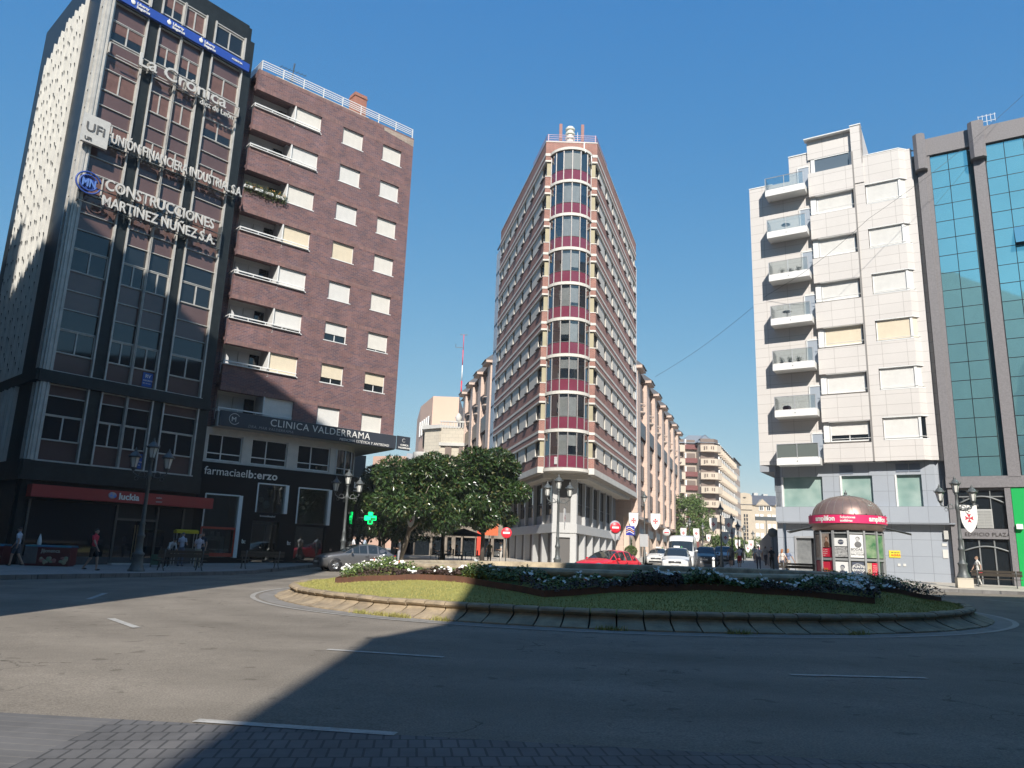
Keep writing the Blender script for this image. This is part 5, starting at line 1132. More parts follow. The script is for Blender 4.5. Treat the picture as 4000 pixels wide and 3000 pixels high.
# right side of the right street beyond the pale block
r_, c = simple_block('side_street_block', [(21.4, 62), (30, 60), (44, 96), (33, 100)], 0, 3.9, mat('slate_render', (.24, .25, .26), .8), 'low dark fronted shops in the shade beyond the pale block', 0, 0)
r_, c = simple_block('side_street_block', [(35, 104), (46, 100), (84, 214), (74, 220)], 0, 3.6, mat('warm_render', (.42, .37, .31), .85, var=.1, vscale=.3), 'row of low warm coloured house fronts far down the right street', 0, 0)
# left street: peach block, two pale stone blocks, lower houses
r_, c = simple_block('peach_block', [(-14.9, 122), (-12.0, 113), (-8.0, 113), (-8.0, 135), (-17, 135)], 0, 24.4, mat('peach_render', (.62, .42, .32), .85, var=.05, vscale=.2), 'plain peach coloured block with five small windows above the left street', 0, 0)
mb = MB(); wh = MB(); d = (Vector((-12.0, 113)) - Vector((-14.9, 122))).normalized(); ang = atan2(d.y, d.x); M_ = T(-14.9 - c.x, 122 - c.y, 0, ang); mb.M = M_; wh.M = M_
for i in range(5): mb.box(1.2 + 1.6 * i, 2.0 + 1.6 * i, -.06, .1, 19.2, 21.5); wh.box(1.0 + 1.6 * i, 1.2 + 1.6 * i, -.25, .1, 19.2, 21.6)
mb.build('windows', MATS['brown_shade'], r_); wh.build('reveals', M_white, r_)
M_pst = bricks('pale_ashlar', (.52, .47, .38), (.49, .44, .36), (.34, .31, .26), .8, .45, .015, noise=.3, var=.08)
r_, c = simple_block('stone_corner_block', [(-12.6, 112), (-11.8, 103), (-9.6, 101.5), (-7.0, 103), (-7, 116), (-12, 118)], 0, 18.0, M_pst, 'pale stone corner block with a rounded corner and cornice on the left street', 0, 0)
mb = MB(); mb.prism([(-12.9 - c.x, 112 - c.y), (-12.2 - c.x, 102.8 - c.y), (-9.6 - c.x, 101.0 - c.y), (-6.8 - c.x, 102.7 - c.y), (-7 - c.x, 116 - c.y)], 17.6, 18.1)
for k in range(4): mb.lathe([(.6, 3.2 + 3.3 * k), (1.3, 3.6 + 3.3 * k), (1.3, 4.6 + 3.3 * k)], (-12.1 - c.x, 104 - c.y, 0), 10)
mb.build('cornice', M_conc, r_); dk = MB()
for k in range(5):
    for q in (-9.2, -8.0): dk.box(q - c.x, q + .7 - c.x, 101.7 - c.y, 102.4 - c.y, 2.6 + 3.2 * k, 4.6 + 3.2 * k)
    dk.box(-12.35 - c.x, -12.1 - c.x, 105.5 - c.y, 106.4 - c.y, 2.6 + 3.2 * k, 4.6 + 3.2 * k); dk.box(-12.4 - c.x, -12.15 - c.x, 108.5 - c.y, 109.4 - c.y, 2.6 + 3.2 * k, 4.6 + 3.2 * k)
dk.build('windows', MATS['brown_shade'], r_)
r_, c = simple_block('ornate_stone_block', [(-8.7, 94), (-5.0, 94), (-5, 102), (-9, 102)], 0, 16.5, M_pst, 'narrow ornate stone block with balustrade between the pink block and the corner block', 0, 0)
mb = MB(); mb.box(-8.9 - c.x, -4.9 - c.x, 93.7 - c.y, 94.4 - c.y, 14.2, 14.6); mb.box(-8.9 - c.x, -4.9 - c.x, 93.8 - c.y, 94.1 - c.y, 17.2, 17.4)
for i in range(12): mb.box(-8.8 + .34 * i - c.x, -8.68 + .34 * i - c.x, 93.85 - c.y, 94.0 - c.y, 16.5, 17.2)
mb.lathe([(.3, 17.4), (.45, 17.9), (.2, 18.3), (0, 18.5)], (-6.6 - c.x, 94 - c.y, 0), 10); mb.build('balustrade', M_conc, r_); dk = MB()
for k in range(4):
    for q in (-8.1, -6.4): dk.box(q - c.x, q + .8 - c.x, 93.85 - c.y, 94.1 - c.y, 3 + 3.1 * k, 5 + 3.1 * k)
dk.build('windows', MATS['brown_shade'], r_)
r_, c = simple_block('low_brick_house', [(-29, 160), (-24.5, 158), (-16.5, 158), (-16.5, 170), (-29, 172)], 0, 20.5, mat('terracotta_render', (.45, .29, .22), .85), 'terracotta coloured block low behind the trees of the left street', 0, 0)
mb = MB(); mb.box(-21.5 - c.x, -16.4 - c.x, 157 - c.y, 159 - c.y, 0, 21.0); mb.build('grey_gable', mat('gable_grey', (.3, .31, .33), .8), r_)
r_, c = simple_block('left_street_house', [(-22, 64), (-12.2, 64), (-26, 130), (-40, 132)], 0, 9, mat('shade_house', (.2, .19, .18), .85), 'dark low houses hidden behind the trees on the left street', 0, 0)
# red and white mast on the left roof
r_ = empty('lightning_mast', (-6.6, 96, 21), 0, 'thin red and white mast rising over the left pink roofs', 'mast')
for i in range(4): mb = MB(); mb.tube([(0, 0, 2.1 * i), (0, 0, 2.1 * (i + 1))], .09 - .015 * i, 6); mb.build('mast_section', [M_red, M_white, M_red, M_red][i] if i != 1 else M_white, r_)
mb = MB(); mb.box(-.5, .5, -.03, .03, 8.35, 8.42); mb.box(-1.0, 0, -.03, .03, 6.6, 6.66); mb.tube([(-1, 0, 6.6), (-1, 0, 7.1)], .03, 4); mb.build('instruments', M_iron, r_)

# ---------------------------------------------------------------- trees
def leafmesh(name, n, blobs, size, mats, droop=.2, seed=1):
    rr = np.random.RandomState(seed); V = []; F = []; mi = []
    W = np.array([b[3] * b[4] * b[5] for b in blobs]) ** .67; W /= W.sum()
    for bi in rr.choice(len(blobs), n, p=W):
        cx_, cy_, cz_, rx, ry, rz = blobs[bi]; d = rr.normal(size=3); d /= np.linalg.norm(d); q = 1 - abs(rr.normal(0, .14)) if rr.rand() < .85 else rr.uniform(.2, .9)
        p = Vector((cx_ + d[0] * rx * q, cy_ + d[1] * ry * q, cz_ + d[2] * rz * q)); s = size * rr.uniform(.6, 1.25)
        a = Vector(d + rr.normal(0, .55, 3)); a.z -= droop; a.normalize(); nn = Vector(d * .8 + rr.normal(0, .5, 3) + np.array([0, 0, .35])); b = a.cross(nn); 
        if b.length < 1e-3: continue
        b.normalize(); nn = b.cross(a); o = len(V)
        V += [tuple(p - a * s * .5), tuple(p + b * s * .19 + nn * s * .05), tuple(p + a * s * .55), tuple(p - b * s * .19 + nn * s * .05)]; F.append((o, o + 1, o + 2, o + 3)); mi.append(1 if rr.rand() < .12 else 0)
    mb = MB(); mb.add(V, F); mb.m = mi; return mb.mesh(name, mats)
M_lf = mat('magnolia_leaf', (.014, .036, .011), .28, col2=(.055, .10, .026), vscale=1.1, spec=.6); M_lf2 = mat('magnolia_leaf_young', (.11, .13, .035), .4, col2=(.10, .08, .03), vscale=2)
M_trk = mat('pale_bark', (.26, .22, .17), .9, var=.3, vscale=5, bump=.4); M_trk2 = mat('dark_bark', (.06, .05, .042), .9, var=.3, vscale=5, bump=.4)
def blobset(seed, r, h, n):
    q = random.Random(seed); B = [(0, 0, 0, r * .75, r * .75, h * .42)]
    for i in range(n):
        t = q.uniform(0, 2 * pi); ph = q.uniform(-.75, 1); rr = r * q.uniform(.5, .95) * sqrt(max(.1, 1 - ph * ph * .75)); s = q.uniform(.2, .5)
        B.append((rr * cos(t), rr * sin(t), ph * h * .38, r * s, r * s, r * s * q.uniform(.6, .95)))
    return B
def tree(name, x, y, zb, zt, r, n, seed, label, bark, lm=None, size=.29, trunk_r=.14, lean=0.0, group='trees along the left street'):
    z0 = G(x, .15, y); root = empty(name, (x, y, z0), 0, label, 'tree', group); zc = (zb + zt) / 2 - z0; h = zt - zb
    mb = MB(); mb.tube([(0, 0, 0), (lean * .3, 0, zb * .5), (lean * .5, .03, zb - z0 + .4), (lean, 0, zc)], [trunk_r * 1.25, trunk_r, trunk_r * .9, trunk_r * .4], 9)
    q = random.Random(seed + 50)
    for i in range(9):
        t = i * 2.4 + q.uniform(-.4, .4); k = q.uniform(.55, .85); s = Vector((lean * .5, 0, zb - z0 + q.uniform(.0, .9))); e = Vector((lean + cos(t) * r * k, sin(t) * r * k, zc + q.uniform(-.25, .35) * h))
        mb.tube([s, s.lerp(e, .5) + Vector((0, 0, -.15)), e], [trunk_r * .5, trunk_r * .3, trunk_r * .1], 6)
    mb.build('trunk', bark, root)
    me = leafmesh('crown', n, blobset(seed, r, h, 26), size, lm or [M_lf, M_lf2], seed=seed); o = link('crown', me, root, (lean, 0, zc)); return root
tree('magnolia_tree', -1.55, 50.0, 2.25, 7.9, 2.55, 26000, 3, 'broad glossy magnolia in front of the wedge building, its crown reaching over its facade', M_trk2)
tree('magnolia_tree', -6.75, 48.2, 2.3, 7.2, 2.95, 26000, 5, 'magnolia with pale slender trunk behind the grey car, left of the parasol', M_trk, trunk_r=.15, lean=1.3)
tree('magnolia_tree', -8.8, 55.0, 1.5, 7.3, 3.1, 17000, 8, 'dark shaded tree beside the green pharmacy cross', M_trk2)
tree('magnolia_tree', -11.0, 60, 1.2, 7.6, 3.0, 11000, 18, 'leftmost dark tree right behind the brick building corner', M_trk2)
tree('magnolia_tree', -4.6, 55.5, 2.5, 7.7, 3.1, 17000, 9, 'magnolia behind the two front ones, trunk between them', M_trk2)
tree('magnolia_tree', -8.6, 63, 2.0, 7.6, 3.2, 9000, 12, 'magnolia third in the row down the left street, mostly hidden', M_trk2)
tree('magnolia_tree', -12.5, 76, 2.4, 8.0, 2.8, 5000, 14, 'most distant magnolia of the left street', M_trk2)
M_pl = mat('plane_leaf', (.05, .10, .02), .6, col2=(.10, .15, .035), vscale=.6); M_pl2 = mat('plane_leaf_light', (.12, .17, .05), .6)
gR = 'trees along the right street'
tree('street_tree', 27.5, 118, 3.2, 11.5, 3.8, 6000, 21, 'light green street tree before the balcony block, left side of the right street', M_trk2, [M_pl, M_pl2], .42, group=gR)
tree('street_tree', 30.0, 104, 1.4, 4.6, 2.6, 3000, 23, 'low dark green tree behind the white van', M_trk2, [M_pl, M_pl2], .34, group=gR)
tree('street_tree', 43.0, 140, 1.0, 5.4, 1.9, 2500, 25, 'small tree far down the right street beside the sand coloured building', M_trk2, [M_pl, M_pl2], .4, group=gR)
tree('street_tree', 58, 178, 1.2, 7.2, 2.2, 2500, 27, 'most distant small tree in front of the sand coloured building', M_trk2, [M_pl, M_pl2], .4, group=gR)
# ---------------------------------------------------------------- lamps
def lantern(parent, x, y, z, s=1.0):
    fr = MB(); fr.lathe([(.02, -.12), (.06, -.1), (.10, -.02), (.13, .0), (.13, .03)], (x, y, z), 8)
    for k in range(6):
        t = 2 * pi * k / 6; fr.tube([(x + .115 * s * cos(t), y + .115 * s * sin(t), z), (x + .20 * s * cos(t), y + .20 * s * sin(t), z + .46 * s)], .012, 4)
    fr.lathe([(.21, .44), (.27, .47), (.27, .50), (.22, .53), (.15, .64), (.07, .72), (.06, .75), (.075, .77), (.03, .80), (.035, .84), (.01, .90)], (x, y, z), 12)
    for k in range(6): t = 2 * pi * k / 6; fr.ell((x + .27 * cos(t), y + .27 * sin(t), z + .54), (.018, .018, .045), 6, 4)
    f = fr.build('lantern', M_iron, parent); g = MB(); g.lathe([(.10, .02), (.185, .45)], (x, y, z), 6, smooth=False); g.build('lantern_glass', M_lampglass, f); return f
def lamppost(x, y, rz, label, H=5.6, side=.68, plinth=0.0):
    z0 = G(x, .15, y); r_ = empty('lamppost', (x, y, z0), rz, label, 'street lamp', 'three-lantern lampposts round the square')
    if plinth: mb = MB(); mb.box(-.36, .36, -.36, .36, 0, plinth); mb.build('plinth', M_pst, r_)
    k = H - .9; mb = MB(); p = plinth
    mb.lathe([(.34, p), (.34, p + .06), (.30, p + .1), (.28, p + .16), (.22, p + .3), (.20, p + .62), (.235, p + .68), (.235, p + .74), (.16, p + .8), (.13, p + .95), (.125, p + 1.35), (.16, p + 1.42), (.16, p + 1.48), (.115, p + 1.56), (.10, p + 1.9), (.12, p + 1.95), (.085, p + 2.05), (.07, k - .9), (.10, k - .85), (.10, k - .6), (.07, k - .55), (.06, k - .1), (.1, k - .05), (.05, k)], n=16)
    mb.build('column', M_iron, r_); ar = MB()
    for s in (-1, 1):
        ar.tube([(0, 0, k - .62), (s * .2, 0, k - .82), (s * .45, 0, k - .78), (s * side, 0, k - .62), (s * side, 0, k - .5)], [.03, .028, .025, .03, .05], 6)
        ar.tube([(s * (.32 + .13 * cos(t)), 0, k - .70 + .13 * sin(t)) for t in [q * .6 for q in range(11)]], .02, 5); ar.tube([(s * (.52 + .08 * cos(t)), 0, k - .86 + .08 * sin(t)) for t in [q * .7 for q in range(9)]], .016, 5)
    ar.build('arms', M_iron, r_); lantern(r_, 0, 0, k + .02)
    for s in (-1, 1): lantern(r_, s * side, 0, k - .42)
    return r_
lamppost(-15.38, 32.4, R(8), 'three-lantern lamppost in the shade before the dark tower')
lamppost(-9.45, 44.6, R(10), 'three-lantern lamppost by the corner of the black pharmacy front, behind the grey car')
lamppost(3.06, 46, R(2), 'three-lantern lamppost right before the nose of the wedge building', H=5.75)
lamppost(23.72, 40.0, R(-20), 'three-lantern lamppost on a sandstone block before the mirror glass tower', H=5.75, plinth=.5, side=.76)
SH = [(-.5, 1.0), (.5, 1.0), (.5, .25), (.44, -.1), (.32, -.4), (.16, -.62), (0, -.75), (-.16, -.62), (-.32, -.4), (-.44, -.1), (-.5, .25)]
def cross_poly(s=1.0):
    q = []
    for k in range(4):
        a = k * pi / 2
        for x, y in ((.045, .045), (.07, .2), (.20, .40), (.0, .34), (-.20, .40), (-.07, .2)): q.append((s * (x * cos(-a) - y * sin(-a)), s * (x * sin(-a) + y * cos(-a)) * 1.15))
    return q
M_bw = mat('banner_white', (.72, .71, .68), .85, var=.04, vscale=2); M_bc = mat('cross_red', (.50, .03, .05), .8)
def banner(x, y, z, wd, rz, label, group='shield banners on the street lamps', bend=0.0):
    r_ = empty('shield_banner', (x, y, z), rz, label, 'banner', group); mb = MB(); mb.yprism([(a * wd, b * wd) for a, b in SH], -.012, .012); mb.build('cloth', M_bw, r_)
    for s in (-1,):
        mb = MB(); C_ = cross_poly(wd * .62); n = len(C_); V_ = [(0, s * .018, .18 * wd)] + [(a, s * .018, b + .18 * wd) for a, b in C_]; mb.add(V_, [(0, 1 + i, 1 + (i + 1) % n) for i in range(n)]); mb.build('cross', M_bc, r_)
    mb = MB(); mb.tube([(-wd * .62, 0, wd * 1.02), (wd * .62, 0, wd * 1.02)], .015, 5); mb.build('rod', M_iron, r_); return r_
banner(24.27, 39.95, 3.78, .82, R(-12), 'white shield banner with red cross on the lamppost before the mirror glass tower')
banner(3.45, 45.9, 3.35, .72, R(78), 'shield banner seen edge-on at the lamppost before the wedge building')
banner(-5.93, 47.0, 3.0, .5 * .95, R(-5), 'shield banner half hidden by leaves in front of the pale slender tree trunk')
def streetlamp(x, y, top, label, sb=.72, wd=.62, zb=None, hang=(-1, 1), bl=None):
    z0 = G(x, .15, y); r_ = empty('street_lamp', (x, y, z0), R(-8), label, 'street lamp', 'single-lantern street lamps down the right street'); h = top - z0; mb = MB()
    mb.lathe([(.16, 0), (.16, .5), (.12, .6), (.10, 1.1), (.07, 1.2), (.055, h - 1.3), (.08, h - 1.25), (.05, h - 1.1)], n=10); mb.build('pole', M_iron, r_); mb = MB()
    for k in range(4): t = pi / 4 + k * pi / 2; mb.tube([(0, 0, h - 1.25), (.08 * cos(t), .08 * sin(t), h - 1.0), (.27 * cos(t), .27 * sin(t), h - .62)], .014, 4)
    mb.lathe([(.2, h - .62), (.30, h - .6), (.30, h - .56), (.12, h - .4), (.08, h - .3), (.03, h - .1), (.0, h)], n=10); mb.build('lantern', M_iron, r_); g = MB(); g.lathe([(.07, h - .98), (.22, h - .62)], n=8); g.build('lantern_glass', M_lampglass, r_)
    if bl:
        zb = zb if zb is not None else top - 2.8
        for s, l in zip(hang, bl): banner(x + s * sb * cos(R(8)), y - .06 - s * sb * sin(R(8)) * .3, zb, wd, R(-8), l)
    return r_
streetlamp(11.5, 64.0, 6.9, 'tall street lamp left of the white taxis with two white shield banners', .92, .78, 4.2, bl=['left one of the two bright white shield banners above the white taxis', 'right one of the two bright white shield banners above the white taxis'])
streetlamp(17.35, 62.0, 5.98, 'street lamp with two grey shaded shield banners right of the white van', .62, .62, 4.05, bl=['left grey shaded shield banner on the nearest lamp right of the white van', 'right grey shaded shield banner on the nearest lamp right of the white van'])
streetlamp(20.0, 68.0, 5.5, 'second street lamp along the right pavement of the right street', .6, .6, 3.2, (-1,), ['shield banner on the second lamp of the right pavement, just behind the nearest pair'])
streetlamp(22.95, 76.0, 5.3, 'third street lamp along the right pavement of the right street', .6, .62, 3.9, (-1,), ['shield banner on the third lamp of the right pavement'])
streetlamp(28.5, 92.0, 5.7, 'fourth street lamp along the right pavement of the right street', .8, .62, 3.2, bl=['left shield banner on the fourth lamp of the right pavement', 'right shield banner on the fourth lamp of the right pavement'])
streetlamp(38.6, 120.0, 6.2, 'most distant street lamp of the right pavement', .9, .7, 3.2, bl=['left shield banner on the most distant lamp of the right street', 'right shield banner on the most distant lamp of the right street'])
streetlamp(21.5, 90.0, 6.2, 'street lamp on the left pavement in front of the light green tree', .75, .7, 4.2, bl=['left shield banner hanging before the light green street tree', 'right shield banner hanging before the light green street tree'])
streetlamp(28.15, 110.0, 6.6, 'second street lamp on the left pavement beside the light green tree', .8, .62, 4.3, bl=['white shield banner over the roof of the white van', 'turned white shield banner right above the white van'])

# ---------------------------------------------------------------- road signs and small street furniture
def noentry(x, y, zc, label, back=False):
    z0 = G(x, .15, y); r_ = empty('no_entry_sign', (x, y, z0), R(3 if x > 3 else -2), label, 'road sign', 'no entry signs'); h = zc - z0; mb = MB(); mb.tube([(0, .03, 0), (0, .03, h + .3)], .03, 8); mb.build('pole', M_iron, r_)
    mb = MB(); mb.lathe([(0, -.01), (.30, -.01), (.31, 0), (.30, .012), (0, .012)], n=32); o = mb.build('disc', M_red, r_, (0, -.02, h)); o.rotation_euler = (R(90), 0, 0); mb = MB(); mb.box(-.2, .2, -.038, -.033, h - .055, h + .055); mb.build('bar', M_white, r_)
    if back: mb = MB(); mb.lathe([(0, 0), (.33, 0), (.33, .02), (0, .02)], n=24); o = mb.build('rear_disc', M_alu, r_, (0, .1, h + .08)); o.rotation_euler = (R(90), 0, 0); mb = MB(); mb.yprism([(-.36, h - .22), (.36, h - .22), (0, h - .85)], .06, .08); mb.build('rear_triangle', M_alu, r_)
    return r_
noentry(-.02, 44.6, 2.46, 'no entry sign at the left of the wedge building beside the magnolia'); noentry(6.32, 44.6, 2.98, 'no entry sign above the red car', True)
r_ = empty('round_sign', (15.65, 75, G(15, .15, 75)), R(-10), 'small white round sign on a pole beyond the white taxis', 'road sign'); mb = MB(); mb.tube([(0, 0, 0), (0, 0, 2.6)], .03, 6); mb.build('pole', M_iron, r_); mb = MB(); mb.lathe([(0, 0), (.36, 0), (.36, .03), (0, .03)], n=20); o = mb.build('disc', M_white, r_, (0, 0, 2.75)); o.rotation_euler = (R(90), 0, 0)
mb = MB(); mb.box(-.22, .22, -.045, -.035, 2.7, 2.8); mb.build('lettering', M_red, r_)
r_ = empty('hanging_sign', (9.92, 61.5, 3.05), R(-12), 'blue sign with white and orange waves sticking out from the wedge building', 'sign'); mb = MB(); mb.box(-.34, .34, -.06, .06, 0, .72); mb.build('box', mat('sign_blue', (.02, .03, .32), .4), r_); mb = MB()
for j, m_ in enumerate((0, 1, 0)): mb.tube([(-.3 + .6 * k / 10, -.07, .18 + .16 * j + .1 * sin(k * .42)) for k in range(11)], .035, 5, m=m_)
mb.build('waves', [M_white, mat('sign_orange', (.8, .35, .02), .5)], r_)
r_ = empty('notice_panel', (11.15, 62.3, 2.2), R(-12), 'blank grey panel on the lamp side of the wedge building corner', 'panel'); mb = MB(); mb.box(-.32, .32, -.05, .05, 0, 1.0); mb.build('board', M_alu, r_); mb = MB(); mb.tube([(0, .06, -2.0), (0, .06, 1.0)], .03, 6); mb.build('post', M_iron, r_)
r_ = empty('bollard', (13.45, 50, G(13, .15, 50)), 0, 'white bollard at the kerb right of the white van', 'bollard'); mb = MB(); mb.lathe([(.09, 0), (.085, .95), (.05, 1.0), (0, 1.01)], n=12); mb.build('post', M_white, r_); mb = MB(); mb.lathe([(.093, .78), (.093, .86)], n=12); mb.build('stripe', M_iron, r_)
r_ = empty('planter', (9.1, 56.2, G(9, .15, 56)), 0, 'round clipped bush in a stone planter behind the red car', 'planter'); mb = MB(); mb.lathe([(.3, 0), (.4, .7), (.42, .75), (.0, .74)], n=14); mb.build('pot', M_conc, r_); link('bush', leafmesh('bush', 2500, [(0, 0, 0, .48, .48, .42)], .09, [M_pl, M_lf2], seed=3), r_, (0, 0, 1.15))
def bench(x, y, rz, label):
    r_ = empty('park_bench', (x, y, G(x, .15, y)), rz, label, 'bench', 'wooden park benches on the pavements'); L_ = 1.15; M_w = mat('bench_wood', (.055, .045, .035), .6, var=.2, vscale=4)
    mb = MB(); [mb.box(-L_, L_, .02 + .115 * k, .115 + .115 * k, .42, .455) for k in range(4)]; mb.build('seat', M_w, r_)
    mb = MB(); mb.xprism([(-.03, .58), (.0, .58), (-.04, .74), (-.07, .74)], -L_, L_); mb.xprism([(-.05, .76), (-.02, .76), (-.05, .88), (-.08, .88)], -L_, L_); mb.build('backrest', M_w, r_)
    for s in (-1, 1):
        X = s * (L_ - .28); mb = MB(); mb.tube([(X, .5, 0), (X, .42, .22), (X, .44, .41)], .028, 6); mb.tube([(X, -.12, 0), (X, .04, .22), (X, -.0, .41), (X, -.03, .6), (X, -.09, .9)], .028, 6); mb.tube([(X, .44, .41), (X, 0, .41)], .022, 5); mb.tube([(X, -.02, .58), (X, .25, .64), (X, .46, .60), (X, .46, .42)], .02, 5); mb.build('leg', M_iron, r_)
    return r_
bench(-14.4, 34.6, R(48), 'wooden bench in the shade in front of the people at the yellow cart'); bench(-12.45, 39.6, R(40), 'wooden bench in the shade in front of the pharmacy'); bench(26.2, 41.2, R(-33), 'dark wooden bench before the mirror glass tower, beside the woman in white')
bench(17.2, 45.2, R(-25), 'low dark bench left of the kiosk near the women with long hair')
r_ = empty('overhead_cable', (0, 0, 0), 0, 'thin black cable hanging across the sky from the mirror glass tower to the pink block', 'cable'); mb = MB(); pts = [Vector(p) for p in [(31.6, 42, 30.6), (21.8, 43.2, 22.35), (17.7, 50, 19.6), (12.9, 66, 17.3)]]
cp = []
for i in range(3):
    for k in range(8): t = k / 8; cp.append(pts[i].lerp(pts[i + 1], t) - Vector((0, 0, .35 * sin(pi * t))))
cp.append(pts[3]); mb.tube(cp, .011, 5); mb.build('wire', M_black, r_)

# ---------------------------------------------------------------- round kiosk
KX, KY = 18.3, 41.0; th0 = atan2(-KY, -KX); kz = G(KX, .15, KY)
r_ = empty('kiosk', (KX, KY, kz), 0, 'round advertising kiosk with metal dome, pink band and posters on the right pavement', 'kiosk')
M_kb = mat('kiosk_bronze', (.25, .175, .15), .38, .5, var=.12, vscale=2); M_kg = mat('kiosk_grey', (.33, .34, .34), .45, .3); M_pinkb = mat('band_pink', (.68, .03, .13), .45)
mb = MB(); mb.lathe([(1.78, 3.53), (1.74, 3.62), (1.66, 3.85), (1.48, 4.12), (1.2, 4.33), (.85, 4.48), (.45, 4.57), (.12, 4.6)], n=56); mb.build('dome', M_kb, r_); mb = MB()
for k in range(24):
    t = 2 * pi * k / 24; mb.tube([(r * cos(t), r * sin(t), z) for r, z in [(1.76, 3.6), (1.67, 3.86), (1.49, 4.13), (1.21, 4.34), (.86, 4.49), (.45, 4.58)]], .009, 4)
mb.build('dome_ribs', mat('rib_grey', (.34, .32, .29), .4, .5), r_)
mb = MB(); mb.lathe([(.24, 4.58), (.25, 4.62), (.1, 4.66), (.06, 4.72), (.1, 4.76), (.03, 4.82), (.01, 4.95)], n=14); mb.build('finial', M_iron, r_)
mb = MB(); mb.lathe([(1.70, 3.5), (1.94, 3.5), (1.94, 3.08), (1.86, 3.08)], n=64, smooth=False); mb.build('pink_band', M_pinkb, r_)
mb = MB()
for k in range(20): t = 2 * pi * k / 20 + .1; mb.ell((1.86 * cos(t), 1.86 * sin(t), 3.56), (.035, .035, .035), 7, 5); mb.tube([(1.86 * cos(t), 1.86 * sin(t), 3.48), (1.86 * cos(t), 1.86 * sin(t), 3.55)], .015, 4)
mb.build('band_knobs', M_iron, r_)
mb = MB(); mb.lathe([(1.9, 3.08), (1.84, 2.95), (1.80, 2.84), (1.74, 2.76), (1.68, 2.72), (.2, 2.72)], n=56); mb.build('cornice', M_kb, r_)
def oncyl(rad, a): return lambda p: Vector((rad * cos(a + p.x / rad), rad * sin(a + p.x / rad), p.z))
def ctext(s, size, a, z, rad, m_, bold=.0, sx=1.0): return text(s, size, T(0, 0, z), m_, r_, depth=.0, bold=bold, sx=sx, fn=oncyl(rad + .012, a))
for dg in (-52, 32, 116, 200): ctext('amplifon', .36, th0 + R(dg), 3.2, 1.94, MW, .014, .95); ctext('Soluciones', .17, th0 + R(dg + 42), 3.32, 1.94, MW, .006); ctext('auditivas', .17, th0 + R(dg + 42), 3.15, 1.94, MW, .006)
NF = 14; dl_ = 2 * pi / NF; KR_ = 1.70; body = MB(); posts = MB(); body.lathe([(KR_ - .06, 0), (KR_ - .06, 2.75)], n=NF, a0=th0, a1=th0 + 2 * pi, smooth=False); body.build('body', mat('kiosk_dark', (.05, .055, .055), .2), r_)
for k in range(NF):
    t = th0 + dl_ * k; posts.M = T(0, 0, 0, t); posts.box(KR_ - .07, KR_ + .05, -.05, .05, 0, 2.7); posts.M = T(0, 0, 0, t + dl_ / 2); a = KR_ * cos(dl_ / 2); w2 = KR_ * sin(dl_ / 2)
    for z in (0, 1.18, 2.55): posts.box(a - .05, a + .01, -w2, w2, z, z + (.12 if z < 2 else .06))
posts.build('frame', M_kg, r_)
M_pap = mat('poster_paper', (.66, .66, .64), .5); M_pho = mat('poster_photo', (.50, .50, .49), .5, col2=(.06, .06, .06), vscale=9, detail=8); M_skin2 = mat('poster_grey', (.30, .30, .30), .5); M_pdk = mat('poster_slate', (.06, .07, .10), .5); M_pred = mat('poster_red', (.55, .02, .05), .5); M_pdr = mat('poster_darkred', (.22, .01, .03), .4); M_pgr = mat('poster_green', (.02, .13, .05), .2, col2=(.28, .36, .22), vscale=1.6, detail=3)
def facet(k):
    t = th0 + dl_ * (k + .5); a = KR_ * cos(dl_ / 2) - .01
    return Matrix.Translation((a * cos(t), a * sin(t), 0)) @ Matrix.Rotation(t + pi / 2, 4, 'Z')
def poster(k, x0_, x1_, z0, z1, m_, off=0.0):
    mb = MB(facet(k)); mb.box(x0_, x1_, -.012 - off, -.002 - off, z0, z1); return mb.build('poster', m_, r_)
def portrait(k, xc, z, s, m1=M_skin2, m2=M_pdk):
    mb = MB(facet(k)); mb.ell((xc, -.02, z + .3 * s), (.10 * s, .006, .13 * s), 12, 8); mb.ell((xc + .02 * s, -.018, z - .02 * s), (.21 * s, .005, .2 * s), 12, 8, 1 if m2 != m1 else 0); mb.ell((xc + .02 * s, -.0165, z + .37 * s), (.13 * s, .005, .12 * s), 12, 8, 1); mb.build('poster_figure', [m1, m2], r_)
W2 = KR_ * sin(dl_ / 2) - .06
poster(0, -W2, W2, 1.35, 2.5, M_pap); portrait(0, .05, 2.02, .8, mat('poster_lt', (.42, .42, .42), .5), mat('poster_dk', (.13, .13, .13), .5)); F0 = facet(0); ML = mat('letter_dark', (.1, .1, .1))
text('BODAS', .17, F0 @ T(-.29, -.02, 1.70), ML, r_, depth=.0, bold=.004, sx=1.0); text('COMUNIONES', .085, F0 @ T(-.29, -.02, 1.6), ML, r_, depth=.0, sx=1.05); text('BAUTIZOS', .12, F0 @ T(-.29, -.02, 1.47), ML, r_, depth=.0, bold=.003, sx=1.1)
poster(0, -W2 + .04, W2 - .03, .1, 1.12, M_pdk); text('PUNTO', .17, F0 @ T(-.24, -.02, .84), MW, r_, depth=0, bold=.003); text('ESPACIO', .15, F0 @ T(-.27, -.02, .68), MW, r_, depth=0, bold=.003); text('FOTO', .15, F0 @ T(-.22, -.02, .42), MW, r_, depth=0, bold=.004); text('VIDEO', .15, F0 @ T(-.22, -.02, .27), MW, r_, depth=0, bold=.004)
mb = MB(F0); mb.tube([(.0 + .29 * cos(q * .3), -.02, .79 + .24 * sin(q * .3)) for q in range(22)], .012, 4); mb.build('poster_ring', MW, r_)
